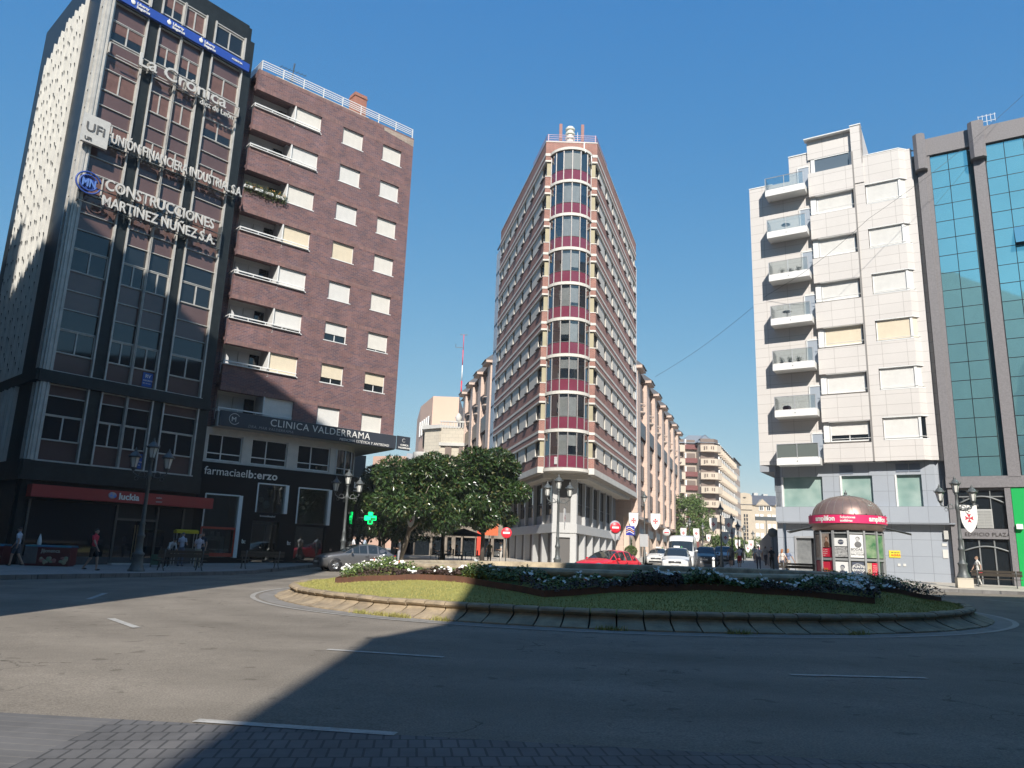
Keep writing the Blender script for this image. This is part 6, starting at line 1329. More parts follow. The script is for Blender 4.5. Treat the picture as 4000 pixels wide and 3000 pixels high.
poster(-1, -W2, W2, 1.9, 2.32, M_pap); poster(-1, -W2, W2, 1.36, 1.86, M_pho); poster(-1, -W2, W2, .1, 1.12, M_pap); portrait(-1, .0, .55, .85); mb = MB(facet(-1)); mb.ell((.0, -.02, 2.12), (.14, .005, .13), 14, 8); mb.build('poster_logo', M_pdk, r_); text('PUNTO', .075, facet(-1) @ T(-.12, -.03, 2.1), MW, r_, depth=0)
poster(-2, -W2, W2 - .2, 1.85, 2.55, mat('poster_sepia', (.2, .16, .13), .5, col2=(.42, .34, .28), vscale=4)); portrait(-2, -.05, 2.0, .8, mat('poster_skin', (.4, .24, .17), .6), mat('poster_hair', (.12, .06, .03), .6)); poster(-2, -W2, W2 - .2, 1.35, 1.8, M_pred); poster(-2, -W2, W2 - .2, .1, 1.1, M_pred); poster(-2, W2 - .17, W2, .1, 1.85, M_pdr)
for i, l in enumerate(('Tu mejor', 'audición', 'empieza', 'aquí')): text(l, .085, facet(-2) @ T(-.29, -.02, 1.7 - .1 * i), MW, r_, depth=0)
text('30', .26, facet(-2) @ T(-.28, -.02, .6), mat('letter_orange', (.75, .3, .05), .5), r_, depth=0, bold=.004); text('DÍAS', .1, facet(-2) @ T(.02, -.02, .62), MATS['letter_orange'], r_, depth=0)
poster(-3, -W2, W2, 1.3, 2.5, MATS['poster_sepia']); poster(-3, -W2, W2, .1, 1.15, M_pdr)
poster(1, -W2, W2, 1.35, 2.5, M_pgr); poster(1, -W2, -.02, .1, 1.1, mat('poster_autumn', (.30, .22, .12), .6, col2=(.5, .42, .25), vscale=4)); poster(1, 0, W2, .1, 1.1, M_pred); portrait(1, -.18, .5, .6, MATS['poster_skin'], MATS['poster_hair'])
for i in range(6): text(['Vuelve a', 'escuchar', 'con una', 'prueba', 'sin', 'coste'][i], .07, facet(1) @ T(.05, -.02, .95 - .1 * i), MW, r_, depth=0)
poster(2, -W2, W2, 1.35, 2.5, M_pgr)
for s, q in ((-1, -3.6), (1, 3.4)):
    t = th0 + q * dl_ * .98; u = Vector((cos(t), sin(t))); v = Vector((-u.y, u.x)); mb = MB()
    for j in (-.9, -.45, 0, .45, .9): a = u * 1.6 + v * j * .55; b = u * 3.0 + v * j; mb.tube([(a.x, a.y, 2.95), (b.x, b.y, 2.62)], .022, 4)
    a = u * 3.0; mb.tube([(a.x - v.x, a.y - v.y, 2.62), (a.x + v.x, a.y + v.y, 2.62)], .025, 4); a = u * 1.55; c1_ = a - v * .5; c2_ = a + v * .5; d1 = u * 2.9 - v * .9; d2 = u * 2.9 + v * .9
    mb.build('awning_frame', M_iron, r_); mb = MB(); mb.add([(c1_.x, c1_.y, 2.96), (c2_.x, c2_.y, 2.96), (d2.x, d2.y, 2.65), (d1.x, d1.y, 2.65)], [(0, 1, 2, 3)]); mb.build('awning', mat('awning_clear', (.5, .49, .44), .4), r_)

# ---------------------------------------------------------------- vehicles
M_tyre = mat('tyre', (.015, .015, .016), .85); M_rim = mat('rim', (.42, .43, .44), .35, .8); M_cgl = mat('car_glass', (.02, .026, .03), .03, spec=.9); M_trim = mat('car_trim', (.018, .018, .02), .5)
M_hl = mat('headlight', (.20, .22, .25), .08, .3, spec=1.0); M_plate = mat('number_plate', (.7, .7, .68), .5)
PROF = {  # x(from front), top z, halfwidth factor, roof-edge halfwidth factor
 'hatch': (4.05, 1.70, [(0, .60, .76, .68), (.08, .76, .90, .80), (.42, .90, .97, .84), (.90, .98, 1, .84), (1.18, 1.02, 1, .82), (1.72, 1.32, 1, .71), (2.05, 1.41, 1, .66), (2.55, 1.45, 1, .66), (2.60, 1.45, 1, .66), (3.1, 1.42, 1, .65), (3.16, 1.41, 1, .65), (3.5, 1.33, 1, .64), (3.62, 1.27, .99, .66), (3.93, .98, .95, .74), (4.02, .84, .9, .76), (4.05, .5, .84, .74)], .93),
 'estate': (4.28, 1.72, [(0, .60, .76, .68), (.08, .74, .90, .80), (.45, .87, .97, .84), (.95, .95, 1, .84), (1.28, 1.0, 1, .82), (1.8, 1.28, 1, .73), (2.15, 1.40, 1, .68), (2.6, 1.45, 1, .67), (2.66, 1.45, 1, .67), (3.2, 1.42, 1, .66), (3.26, 1.41, 1, .66), (3.75, 1.28, 1, .64), (3.9, 1.18, .99, .68), (4.12, 1.0, .96, .74), (4.24, .86, .9, .76), (4.28, .5, .84, .74)], .92),
 'mpv': (4.45, 1.82, [(0, .66, .80, .72), (.07, .84, .92, .80), (.4, .92, .97, .82), (.8, 1.02, 1, .84), (1.0, 1.08, 1, .84), (1.6, 1.50, 1, .76), (1.85, 1.60, 1, .74), (2.3, 1.64, 1, .73), (2.36, 1.64, 1, .73), (3.1, 1.64, 1, .72), (3.16, 1.64, 1, .72), (3.9, 1.60, 1, .71), (4.1, 1.55, .99, .72), (4.36, 1.1, .97, .78), (4.43, .95, .93, .8), (4.45, .5, .86, .76)], 1.04),
 'van': (5.4, 2.05, [(0, .55, .84, .72), (.06, .85, .94, .80), (.35, 1.15, .98, .84), (.6, 1.28, 1, .86), (.72, 1.34, 1, .87), (1.25, 2.05, 1, .86), (1.5, 2.38, 1, .86), (2.0, 2.50, 1, .86), (2.05, 2.50, 1, .88), (2.6, 2.52, 1, .9), (2.7, 2.52, 1, .9), (3.6, 2.52, 1, .9), (4.6, 2.52, 1, .9), (5.2, 2.5, 1, .9), (5.36, 2.45, .99, .88), (5.4, .6, .98, .86)], 1.3)}
def car(kind, x, y, head, paint, name, label, group=None, scale=1.0, plate=True, sign=False, style=0):
    L_, W_, st, belt = PROF[kind]; hw = W_ / 2; r_ = empty(name, (x, y, G(x, 0, y)), R(90 - head), label, 'van' if 'van' in name else 'car', group); r_.scale = (scale,) * 3
    B = MB(); g = MB(); n = len(st); gs = .2 if kind != 'van' else .3; rings = []; X0 = L_ / 2
    for i, (d, zt, f, fr) in enumerate(st):
        xb = X0 - d; w_ = hw * f; wr = hw * fr; zb = min(belt + (.05 * d / L_), zt - .02); lo_ = .20 if 0 < i < n - 1 else .26
        if zt < belt + .08: wr = w_ * .86; zb = zt - .06
        ring_ = [(xb, w_ * .80, lo_), (xb, w_ * .96, lo_ + .06), (xb, w_, .48 if zt > .55 else .4), (xb, w_ * .985, (zb + .48) / 2 + .03), (xb, w_ * .95, zb), (xb, wr, zt - .03), (xb, wr * .75, zt + .015), (xb, 0, zt + .035)]
        rings.append(ring_)
    K = 8
    # windscreen stations 4..6, side glass 5..11/12, rear glass 12..13 (panel quads), with thin stations as pillars
    ws = range(4, 6) ; rw = range(11, 13); sidep = {7, 9, 11}
    for i in range(n - 1):
        for s in (1, -1):
            for k in range(K - 1):
                q = [rings[i][k], rings[i + 1][k], rings[i + 1][k + 1], rings[i][k + 1]]
                if s < 0: q = [(a, -b, c) for a, b, c in q][::-1]
                isg = (k == 4 and 4 <= i <= 11 and i not in sidep and not (kind == 'van' and (i > 6 or i == 4))) or (k >= 5 and i in (ws if kind != 'van' else (4,))) or (k >= 5 and i in (12,) and kind != 'van')
                mb_ = g if isg else B
                if isg and k == 4:   # leave a painted rim round side glass
                    B.add(q, [(0, 1, 2, 3)], 0, True); c = sum((Vector(p) for p in q), Vector()) / 4; o_ = .006 * s; q2 = [c.lerp(Vector(p), .93 if i > 4 else .72) + Vector((0, o_, 0)) for p in q]; g.add([tuple(p) for p in q2], [(0, 1, 2, 3)], 0, True)
                elif isg: B.add(q, [(0, 1, 2, 3)], 0, True); c = sum((Vector(p) for p in q), Vector()) / 4; nn = (Vector(q[1]) - Vector(q[0])).cross(Vector(q[2]) - Vector(q[0])).normalized(); nn = nn if nn.z > 0 else -nn; g.add([tuple(Vector(p).lerp(c, .0) + nn * .008) for p in q], [(0, 1, 2, 3)], 0, True)
                else: B.add(q, [(0, 1, 2, 3)], 0, True)
    for e, i in ((1, 0), (-1, n - 1)):
        f = [p for p in rings[i]] + [(a, -b, c) for a, b, c in rings[i][::-1]]; B.add(f, [tuple(range(len(f)))], 0, False)
    bm = bmesh.new(); me = B.mesh('body', paint); bm.from_mesh(me); bmesh.ops.remove_doubles(bm, verts=bm.verts, dist=.0008); bmesh.ops.recalc_face_normals(bm, faces=bm.faces); cl_ = bm.edges.layers.float.new('crease_edge')
    for e_ in bm.edges: e_[cl_] = .55
    bm.to_mesh(me); bm.free(); bm = bmesh.new(); bm.from_mesh(me); bm.to_mesh(me); bm.free()
    bo = link('body', me, r_); md = bo.modifiers.new('bevel', 'SUBSURF'); md.levels = 1; md.render_levels = 1
    g.build('windows', M_cgl, r_)
    wr_ = .31 if kind != 'van' else .35; wx = (X0 - .82 * (1 if kind != 'van' else 1.15), -X0 + .78)
    for xx in wx:
        for s in (-1, 1):
            w_ = MB(); yy = s * (hw - .09); w_.M = Matrix.Translation((xx, yy, wr_)) @ Matrix.Rotation(R(90), 4, 'X'); w_.lathe([(wr_ * .62, -.10), (wr_ * .95, -.105), (wr_, -.08), (wr_, .08), (wr_ * .95, .105), (wr_ * .62, .10)], n=22)
            wo = w_.build('tyre', M_tyre, r_); rm = MB(); rm.M = w_.M; rm.lathe([(0, -.085 * s * -1), (wr_ * .2, .09 * -s), (wr_ * .6, .07 * -s), (wr_ * .64, .1 * -s)], n=22)
            for q in range(5): t = 2 * pi * q / 5; rm.tube([(0, 0, -.095 * s), (wr_ * .6 * cos(t), wr_ * .6 * sin(t), -.1 * s)], .03, 4)
            rm.build('rim', M_rim, wo); a = MB(); a.M = Matrix.Translation((xx, s * (hw - .003), wr_)) @ Matrix.Rotation(R(90), 4, 'X'); a.lathe([(wr_ * .9, .0), (wr_ + .07, .0), (wr_ + .075, .09 * s)], n=22); a.build('wheel_arch', M_trim, r_)
    fx = X0; fz = st[1][1]
    for s in (-1, 1):
        h = MB(); z = fz - .02 if kind not in ('van',) else .95; 
        h.add([(fx - .035, s * hw * .50, z - .10), (fx - .20, s * hw * .93, z - .05), (fx - .42, s * hw * .965, z + .04), (fx - .28, s * hw * .80, z + .08), (fx - .09, s * hw * .52, z + .01)], [(0, 1, 2, 3, 4)] if s > 0 else [(4, 3, 2, 1, 0)]); h.M = Matrix()
        for v_ in range(len(h.v)): p = h.v[v_]; h.v[v_] = (p[0] + .03, p[1] + s * .02, p[2] + .015)
        h.build('headlight', M_hl, r_)
        m_ = MB(); zz = belt + .06; m_.ell((X0 - st[5][0] + .12, s * (hw + .12), zz + .03), (.06, .10, .075), 8, 6); m_.box(X0 - st[5][0] + .07, X0 - st[5][0] + .12, s * (hw - .06), s * (hw + .08), zz - .02, zz + .01); m_.build('wing_mirror', paint, r_)
        t_ = MB(); t_.box(-fx - .01, -fx + .12, s * hw * .62, s * hw * .86, .72 + (.2 if kind in ('mpv', 'van') else 0), .90 + (.2 if kind in ('mpv', 'van') else 0)); t_.build('tail_light', mat('tail_red', (.35, .01, .01), .2), r_)
        d_ = MB()
        for xx in (X0 - st[8][0], X0 - st[8][0] + .02 - 1.02): d_.box(xx - .006, xx + .006, s * (hw - .02), s * (hw + .003), .34, belt - .02)
        d_.box(X0 - st[8][0] + .04, X0 - st[8][0] + .18, s * (hw - .02), s * (hw + .018), belt - .14, belt - .11); d_.box(-X0 + .5, X0 - .45, s * (hw - .03), s * (hw + .002), .21, .29); d_.build('door_seams', M_trim, r_)
    gr = MB(); gz = fz - .16; gr.box(fx - .08, fx + .026, -.40, .40, gz - .03, gz + .09); gr.box(fx - .06, fx + .024, -.58, .58, .30, .44); gr.build('grille', M_trim, r_)
    cb = MB(); cb.box(fx - .02, fx + .03, -.3, .3, gz + .015, gz + .03); cb.ell((fx + .02, 0, gz + .05), (.015, .06, .045), 8, 5); cb.build('badge', M_rim, r_)
    if plate: p_ = MB(); p_.box(fx, fx + .032, -.26, .26, gz - .15, gz - .045); po = p_.build('number_plate', M_plate, r_)
    if sign:
        s_ = MB(); s_.prism([(.12, -.2), (.12, .2), (-.12, .2), (-.12, -.2)], st[7][1] + .03, st[7][1] + .15); so_ = s_.build('taxi_sign', M_white, r_); s_ = MB(); s_.ell((-.3, .3, st[7][1] + .08), (.05, .05, .06), 8, 5); s_.build('taxi_lamp', mat('lamp_green', (.05, .3, .1), .3), r_)
    ws_ = MB(); ws_.tube([(X0 - 1.2, .1, belt + .05), (X0 - 1.45, .45, belt + .19)], .01, 4); ws_.build('wiper', M_trim, r_)
    return r_
def paint(nm, c, metal=0.0, rough=.3): return mat(nm, c, rough, metal, coat=.6, spec=.5)
car('estate', -8.45, 43.2, 241, paint('paint_silver_grey', (.17, .17, .175), .6, .35), 'parked_car', 'silver grey hatchback at the left end of the roundabout beside the trees')
car('hatch', 5.45, 41.4, 222, paint('paint_red', (.62, .012, .03)), 'parked_car', 'bright red hatchback half hidden by the fountain wall', scale=1.05)
PW = paint('paint_white', (.60, .60, .59))
car('mpv', 11.62, 52.4, 196, PW, 'taxi', 'nearer white taxi with roof lamp, between the small white taxi and the van', sign=True)
car('hatch', 12.75, 64.5, 197, PW, 'taxi', 'smaller white taxi behind, left of the nearer one', sign=True)
car('van', 13.75, 60.0, 197, PW, 'delivery_van', 'tall white delivery van behind the taxi')
car('mpv', 17.35, 67.0, 197, paint('paint_black_blue', (.015, .025, .035), .3), 'parked_car', 'dark blue black car with lit headlights right of the white van', scale=1.02)
car('hatch', 20.3, 76.0, 197, paint('paint_blue', (.03, .07, .13), .4), 'parked_car', 'dark blue hatchback in the queue right behind the dark car')
car('mpv', 20.9, 74.0, 197, paint('paint_grey', (.20, .21, .23), .4), 'parked_car', 'grey people carrier behind the lamp with the shaded banners', scale=1.05)
car('hatch', 27.5, 96.0, 197, paint('paint_silver', (.4, .4, .41), .5), 'parked_car', 'silver car far down the right street'); car('hatch', 24.5, 92.0, 197, PW, 'parked_car', 'white car far down the right street')
r_ = empty('scooter', (12.75, 50.4, G(12, 0, 50)), R(-110), 'dark motor scooter standing before the white van', 'scooter'); mb = MB()
mb.ell((-.25, 0, .62), (.42, .16, .2), 12, 8); mb.ell((.42, 0, .62), (.14, .2, .36), 10, 8); mb.tube([(.5, 0, .2), (.36, 0, .95)], .04, 6); mb.box(-.1, .4, -.15, .15, .25, .33); mb.ell((.35, 0, .98), (.12, .16, .1), 8, 6); mb.tube([(.3, -.32, 1.0), (.34, 0, .98), (.3, .32, 1.0)], .02, 5); mb.build('body', mat('scooter_dark', (.05, .05, .052), .35), r_)
for xx in (.55, -.55): w_ = MB(Matrix.Translation((xx, 0, .24)) @ Matrix.Rotation(R(90), 4, 'X')); w_.lathe([(.12, -.05), (.22, -.06), (.24, 0), (.22, .06), (.12, .05)], n=16); w_.build('wheel', M_tyre, r_)
mb = MB(); mb.ell((-.3, 0, .84), (.36, .13, .07), 10, 6); mb.build('saddle', M_black, r_)
# ---------------------------------------------------------------- ice-cream freezers, cart, terrace
def freezer(x, y, rz, label, cone):
    r_ = empty('ice_cream_freezer', (x, y, G(x, .15, y)), rz, label, 'freezer', 'ice-cream freezers before the dark tower'); mb = MB(); mb.prism([(-1, -.35), (1, -.35), (1, .35), (-1, .35)], .06, .86); mb.box(-.95, .95, -.3, .3, 0, .06); mb.build('cabinet', mat('freezer_maroon', (.13, .025, .025), .4), r_)
    mb = MB(); mb.xprism([(-.37, .86), (.37, .86), (.3, .95), (-.28, .93)], -1.02, 1.02); mb.build('lid', mat('freezer_lid', (.02, .10, .25), .3, col2=(.02, .18, .12), vscale=1.2), r_); mb = MB(); mb.box(-1.01, -.45, -.37, -.355, .1, .84); mb.build('side_panel', mat('freezer_grey', (.14, .13, .13), .5, var=.2, vscale=4), r_)
    q = random.Random(4); mb = MB()
    for i in range(16): mb.ell((q.uniform(-.3, .92), -.36, q.uniform(.16, .42)), (q.uniform(.06, .14), .012, q.uniform(.05, .12)), 9, 6, i % 3)
    mb.build('ice_cream_picture', [mat('ice_cream_cream', (.42, .36, .24), .6), mat('ice_cream_pink', (.42, .18, .15), .6), mat('ice_cream_green', (.3, .34, .22), .6)], r_); text('Jijonenca', .23, T(-.28, -.37, .62), mat('letter_cream', (.5, .47, .4), .5), r_, depth=.01, bold=.004)
    if cone: mb = MB(); mb.lathe([(.08, .93), (.10, 1.0), (.09, 1.15), (.05, 1.32), (.01, 1.45)], (-.6, 0, 0), 10); mb.build('cone_figure', M_white, r_)
freezer(-21.25, 36.2, R(6), 'maroon ice-cream freezer with blue lid and lettering, in full view', True); freezer(-24.2, 35.9, R(6), 'maroon ice-cream freezer cut off by the left edge behind the walking man', False)
r_ = empty('street_cart', (-17.1, 41.0, G(-17, .15)), R(35), 'small street cart with a yellow canopy at the tower corner', 'cart'); mb = MB(); mb.xprism([(-.45, 1.72), (.35, 1.72), (.35, 1.85), (-.1, 1.92), (-.45, 1.85)], -.55, .55); mb.build('canopy', mat('canopy_yellow', (.55, .42, .02), .6), r_)
for a in (-.5, .5):
    for b in (-.35, .3): mb = MB(); mb.tube([(a, b, 0), (a, b, 1.75)], .018, 5); mb.build('leg', M_alu, r_)
mb = MB(); mb.box(-.5, .5, -.35, .3, .45, .95); mb.build('box', mat('cart_box', (.08, .09, .08), .6), r_)
r_ = empty('shopping_trolley', (-17.35, 38.4, G(-17, .15)), R(20), 'green wheeled shopping bag beside the bending woman', 'shopping trolley'); mb = MB(); mb.prism([(-.2, -.16), (.2, -.16), (.22, .16), (-.22, .16)], .12, .62); mb.build('bag', mat('bag_green', (.05, .11, .07), .8), r_); mb = MB(); mb.tube([(-.17, .17, .1), (-.17, .22, 1.0), (.17, .22, 1.0), (.17, .17, .1)], .014, 5); mb.build('handle', M_iron, r_)
for a in (-.2, .2): mb = MB(Matrix.Translation((a, .1, .09)) @ Matrix.Rotation(R(90), 4, 'Y')); mb.lathe([(0, -.02), (.09, -.02), (.09, .02), (0, .02)], n=12); mb.build('wheel', M_tyre, r_)
r_ = empty('parasol', (-3.05, 54.2, G(-3, .15, 54)), 0, 'wide black parasol over the terrace in front of the wedge building', 'parasol'); mb = MB(); mb.lathe([(1.45, 1.92), (1.46, 1.98), (.8, 2.2), (.05, 2.42), (0, 2.44)], n=8, smooth=False); mb.build('canopy', mat('parasol_black', (.012, .012, .013), .9), r_); mb = MB(); mb.tube([(0, 0, 0), (0, 0, 2.5)], .03, 8); mb.build('pole', M_iron, r_); mb = MB(); mb.lathe([(.35, 0), (.35, .06), (.1, .1), (0, .1)], n=12); mb.build('base', M_conc, r_)
def chair_(x, y, rz, label):
    r_ = empty('terrace_chair', (x, y, G(x, .15, y)), rz, label, 'chair', 'dark terrace chairs under the trees'); m_ = mat('chair_dark', (.03, .03, .03), .6)
    mb = MB(); mb.box(-.22, .22, -.22, .22, .42, .46); mb.build('seat', m_, r_); mb = MB(); mb.box(-.22, .22, .2, .24, .46, .88); mb.build('backrest', m_, r_)
    for a in (-.2, .2):
        for b in (-.2, .2): mb = MB(); mb.tube([(a, b, 0), (a, b, .44)], .016, 4); mb.build('leg', M_alu, r_)
def table_(x, y, label):
    r_ = empty('terrace_table', (x, y, G(x, .15, y)), 0, label, 'table', 'terrace tables under the trees'); mb = MB(); mb.lathe([(0, .72), (.36, .72), (.36, .75), (0, .75)], n=16); mb.build('tabletop', M_alu, r_); mb = MB(); mb.tube([(0, 0, 0), (0, 0, .72)], .03, 6); mb.lathe([(.25, 0), (.25, .03), (0, .04)], n=12); mb.build('pedestal', M_iron, r_)
SEATS = [(-5.6, 59.6, 100, 'terrace chair at the left table behind the magnolia'), (-4.3, 59.6, -100, 'terrace chair on the right of the left terrace table'), (-3.7, 57.2, 95, 'terrace chair left of the table under the black parasol'), (-2.35, 57.2, -80, 'terrace chair right of the table under the black parasol')]
for x, y, a, l in SEATS: chair_(x, y, R(a), l)
table_(-4.95, 59.6, 'round terrace table on the left, behind the magnolia'); table_(-3.0, 57.2, 'round terrace table beyond the black parasol')
def shopfront(name, x, y, wd, h, z0, m_, label, rz=0.0, extra=None, txt=None):
    r_ = empty(name, (x, y, G(x, .15, y)), rz, label, 'sign'); mb = MB(); mb.box(-wd / 2, wd / 2, -.08, .08, z0, z0 + h); mb.build('panel', m_, r_)
    mb = MB(); mb.tube([(0, .1, 0), (0, .1, z0 + h * .9)], .05, 6); mb.build('post', M_iron, r_)
    if txt: text(txt, h * .4, T(-wd * .4, -.1, z0 + h * .3), MW, r_, depth=.01)
shopfront('shop_sign', -1.5, 66, 1.5, 1.0, 2.0, mat('sign_orangered', (.62, .12, .04), .5), 'orange red shop sign behind the magnolia trunk left of the wedge building'); shopfront('shop_banner', -2.3, 66.2, .5, 2.3, .3, mat('sign_flame', (.65, .06, .03), .5), 'tall narrow red shop panel below the orange sign'); shopfront('shop_sign', -6.8, 75, 2.0, .9, 2.1, mat('sign_bluewhite', (.05, .18, .55), .5), 'blue and white shop sign far under the trees', txt='BAR')
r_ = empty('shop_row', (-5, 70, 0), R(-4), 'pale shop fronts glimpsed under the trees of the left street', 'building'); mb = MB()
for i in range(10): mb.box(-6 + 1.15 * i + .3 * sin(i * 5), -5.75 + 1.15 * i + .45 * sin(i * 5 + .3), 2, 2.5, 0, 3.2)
mb.box(-6, 5.5, 2, 2.6, 2.6, 5.6); mb.build('wall', mat('shaded_stone', (.20, .17, .14), .85, var=.4, vscale=1.2), r_); mb = MB(); mb.box(-6, 5.5, 2.4, 2.5, 0, 2.6); mb.build('shop_windows', M_dglass, r_)  # stone colour darkened for the shade under the trees
shopfront('street_canopy', 30.6, 90, 2.6, .45, 4.6, mat('canopy_dark', (.07, .08, .085), .6), 'dark flat canopy over the shops beyond the women with long hair'); 
r_ = empty('disc_sign', (20.85, 60, G(20, .15)), R(-20), 'dark round sign on a post before the dark shops', 'sign'); mb = MB(); mb.tube([(0, .05, 0), (0, .05, 3.2)], .04, 6); mb.build('post', M_iron, r_); mb = MB(); mb.lathe([(0, 0), (.36, 0), (.36, .08), (0, .08)], n=20); o = mb.build('disc', mat('disc_grey', (.15, .16, .15), .5), r_, (0, 0, 3.3)); o.rotation_euler = (R(90), 0, 0)
# ---------------------------------------------------------------- people: one continuous surface per body
def person(x, y, face, H, label, top=(.7, .7, .7), legs=(.05, .05, .07), skin=(.42, .26, .19), hair=(.05, .03, .02), shoes=(.04, .04, .04), pose='walk', stride=1.0, shorts=False, longhair=False, sleeves=.55, bend=0.0, z=None, woman=False, extra=None, bald=False, skirt=False, cap=False):
    r_ = empty('person', (x, y, G(x, .15, y) if z is None else z), R(90 - face), label, 'person'); S = {}; s = stride
    nr = .90 if woman else 1.0
    if pose == 'sit':
        hz = .27; S = dict(hip=(0, 0, hz + .03), waist=(.0, 0, hz + .12), chest=(.0, 0, hz + .24), neck=(.01, 0, hz + .33), head=(.025, 0, hz + .415)); kn = [(.25, .06, hz + .01), (.25, -.06, hz + .01)]; an = [(.24, .065, .035), (.27, -.065, .035)]; el = [(.06, .135, hz + .16), (.06, -.135, hz + .16)]; ha = [(.19, .07, hz + .14), (.19, -.07, hz + .14)]
    else:
        bx = sin(bend); bz = cos(bend)
        def up(d, f=0): return (d * bx + f * bz, 0, .53 + d * bz - f * bx)
        S = dict(hip=(0, 0, .52), waist=up(.10), chest=up(.23), neck=up(.31), head=up(.40, .015))
        if pose == 'walk': kn = [(.085 * s, .05, .285), (.02 - .05 * s, -.05, .28)]; an = [(.10 * s, .05, .045), (-.17 * s, -.05, .065)]
        elif pose == 'ride': kn = [(.1, .1, .4), (.1, -.1, .4)]; an = [(.05, .1, .1), (.05, -.1, .1)]
        else: kn = [(.01, .055, .285), (.015, -.055, .285)]; an = [(-.01, .06, .04), (0, -.06, .04)]
        c = S['chest']; a1 = -.08 * s if pose == 'walk' else .0; 
        el = [(c[0] + a1 + .01 + bend * .05, .145 * nr, c[2] - .12), (c[0] - a1 + .02 + bend * .05, -.145 * nr, c[2] - .12)]; ha = [(el[0][0] + .05 + a1 * .4 + bend * .08, .15 * nr, el[0][2] - .14), (el[1][0] + .06 - a1 * .4 + bend * .08, -.15 * nr, el[1][2] - .14)]
        if pose == 'hold': ha = [(c[0] + .17, .06, c[2] - .10), (c[0] + .17, -.06, c[2] - .12)]
    c = S['chest']; ax_ = Vector(S['neck']) - Vector(S['hip']); sh = [(c[0] + ax_.x * .14, .105 * nr, c[2] + ax_.z * .14), (c[0] + ax_.x * .14, -.105 * nr, c[2] + ax_.z * .14)]; hp = [(S['hip'][0], .05, S['hip'][2] - .01), (S['hip'][0], -.05, S['hip'][2] - .01)]
    m = MB(); seg = []
    def bone(a, b, ra, rb, reg, n=8): m.tube([tuple(Vector(a) * H), tuple(Vector(b) * H)], [ra * H, rb * H], n); m.ell(tuple(Vector(a) * H), (ra * H,) * 3, 8, 6); m.ell(tuple(Vector(b) * H), (rb * H,) * 3, 8, 6); seg.append((Vector(a) * H, Vector(b) * H, reg, (ra + rb) / 2 * H))
    tilt = Matrix.Rotation(bend, 3, 'Y')
    for p, rr, reg in (('hip', (.062, .088 * (1.06 if woman else 1), .07), 'leg'), ('waist', (.056, .074 * nr, .10), 'top'), ('chest', (.064, .098 * nr, .105), 'top')): m.ell(tuple(Vector(S[p]) * H), tuple(q * H for q in rr), 12, 8, rot=tilt)
    seg += [(Vector(S['waist']) * H, Vector(S['chest']) * H, 'top', .09 * H), (Vector(hp[0]) * H - Vector((0, 0, .0)), Vector(hp[1]) * H, 'leg', .075 * H), (Vector(S['chest']) * H, Vector(S['neck']) * H - ax_ * .02 * H, 'top', .07 * H)]
    bone(S['chest'], S['neck'], .045, .032, 'skin' if 0 else 'top'); nk = Vector(S['neck']); hd = Vector(S['head']); bone(tuple(nk), tuple(nk.lerp(hd, .5)), .030, .028, 'skin')
    m.ell(tuple(hd * H), (.052 * H, .041 * H, .064 * H), 12, 9, rot=tilt); m.ell(tuple((hd + Vector((.018, 0, -.028))) * H), (.034 * H, .030 * H, .036 * H), 8, 6); m.ell(tuple((hd + Vector((.054, 0, -.006))) * H), (.013 * H, .008 * H, .014 * H), 6, 5)
    for q in (-1, 1): m.ell(tuple((hd + Vector((-.002, q * .042, -.004))) * H), (.011 * H, .006 * H, .016 * H), 6, 5)
    seg.append((hd * H, (hd + Vector((.01, 0, -.03))) * H, 'skin', .05 * H))
    for i in (0, 1):
        bone(sh[i], el[i], .030, .024, 'arm%d' % i); e = Vector(el[i]); h_ = Vector(ha[i]); bone(tuple(e), tuple(h_), .023, .015, 'skin')
        d = (h_ - e).normalized(); pm = h_ + d * .022; m.ell(tuple(pm * H), (.015 * H, .022 * H, .024 * H), 8, 6); sd_ = d.orthogonal().normalized()
        for k in range(4): o_ = Vector((0, 0, 0)) + d.cross(Vector((0, 1, 0))).normalized() * (.0) + Vector((0, (k - 1.5) * .011, 0)); a_ = pm + d * .018 + o_; b_ = a_ + d * (.030 - abs(k - 1.5) * .005) + Vector((.006, 0, 0)); m.tube([tuple(a_ * H), tuple(b_ * H)], [.0065 * H, .005 * H], 5)
        a_ = pm + Vector((.012, 0, 0)); m.tube([tuple(a_ * H), tuple((a_ + d * .02 + Vector((.012, 0, 0))) * H)], [.008 * H, .006 * H], 5); seg.append((pm * H, (pm + d * .03) * H, 'skin', .02 * H))
        bone(hp[i], kn[i], .053, .037, 'thigh%d' % i, 10); a = Vector(an[i]); bone(kn[i], tuple(a), .034, .021, 'calf'); ft = a + Vector((.075, 0, -.022)); m.ell(tuple((a + Vector((.03, 0, -.02))) * H), (.072 * H, .024 * H, .022 * H), 9, 6); seg.append(((a + Vector((-.02, 0, -.03))) * H, (a + Vector((.09, 0, -.03))) * H, 'shoe', .02 * H))
    if skirt: m.lathe([(.07 * H, .56 * H), (.095 * H, .47 * H), (.12 * H, .36 * H), (.08 * H, .36 * H)], n=14)
    ob = m.build('tmp', []); md = ob.modifiers.new('r', 'REMESH'); md.mode = 'VOXEL'; md.voxel_size = .0145 * H / 1.7; md.use_smooth_shade = True; ms = ob.modifiers.new('s', 'SMOOTH'); ms.iterations = 2; ms.factor = .5
    dg = bpy.context.evaluated_depsgraph_get(); me = bpy.data.meshes.new_from_object(ob.evaluated_get(dg)); bpy.data.objects.remove(ob); me.name = 'body'
    me.materials.clear(); key = lambda c_: '%.2f_%.2f_%.2f' % c_
    for c_ in (skin, top, legs, shoes): me.materials.append(mat('cloth_' + key(c_), c_, .85, var=.05, vscale=12) if c_ is not skin else mat('skin_' + key(c_), c_, .6))
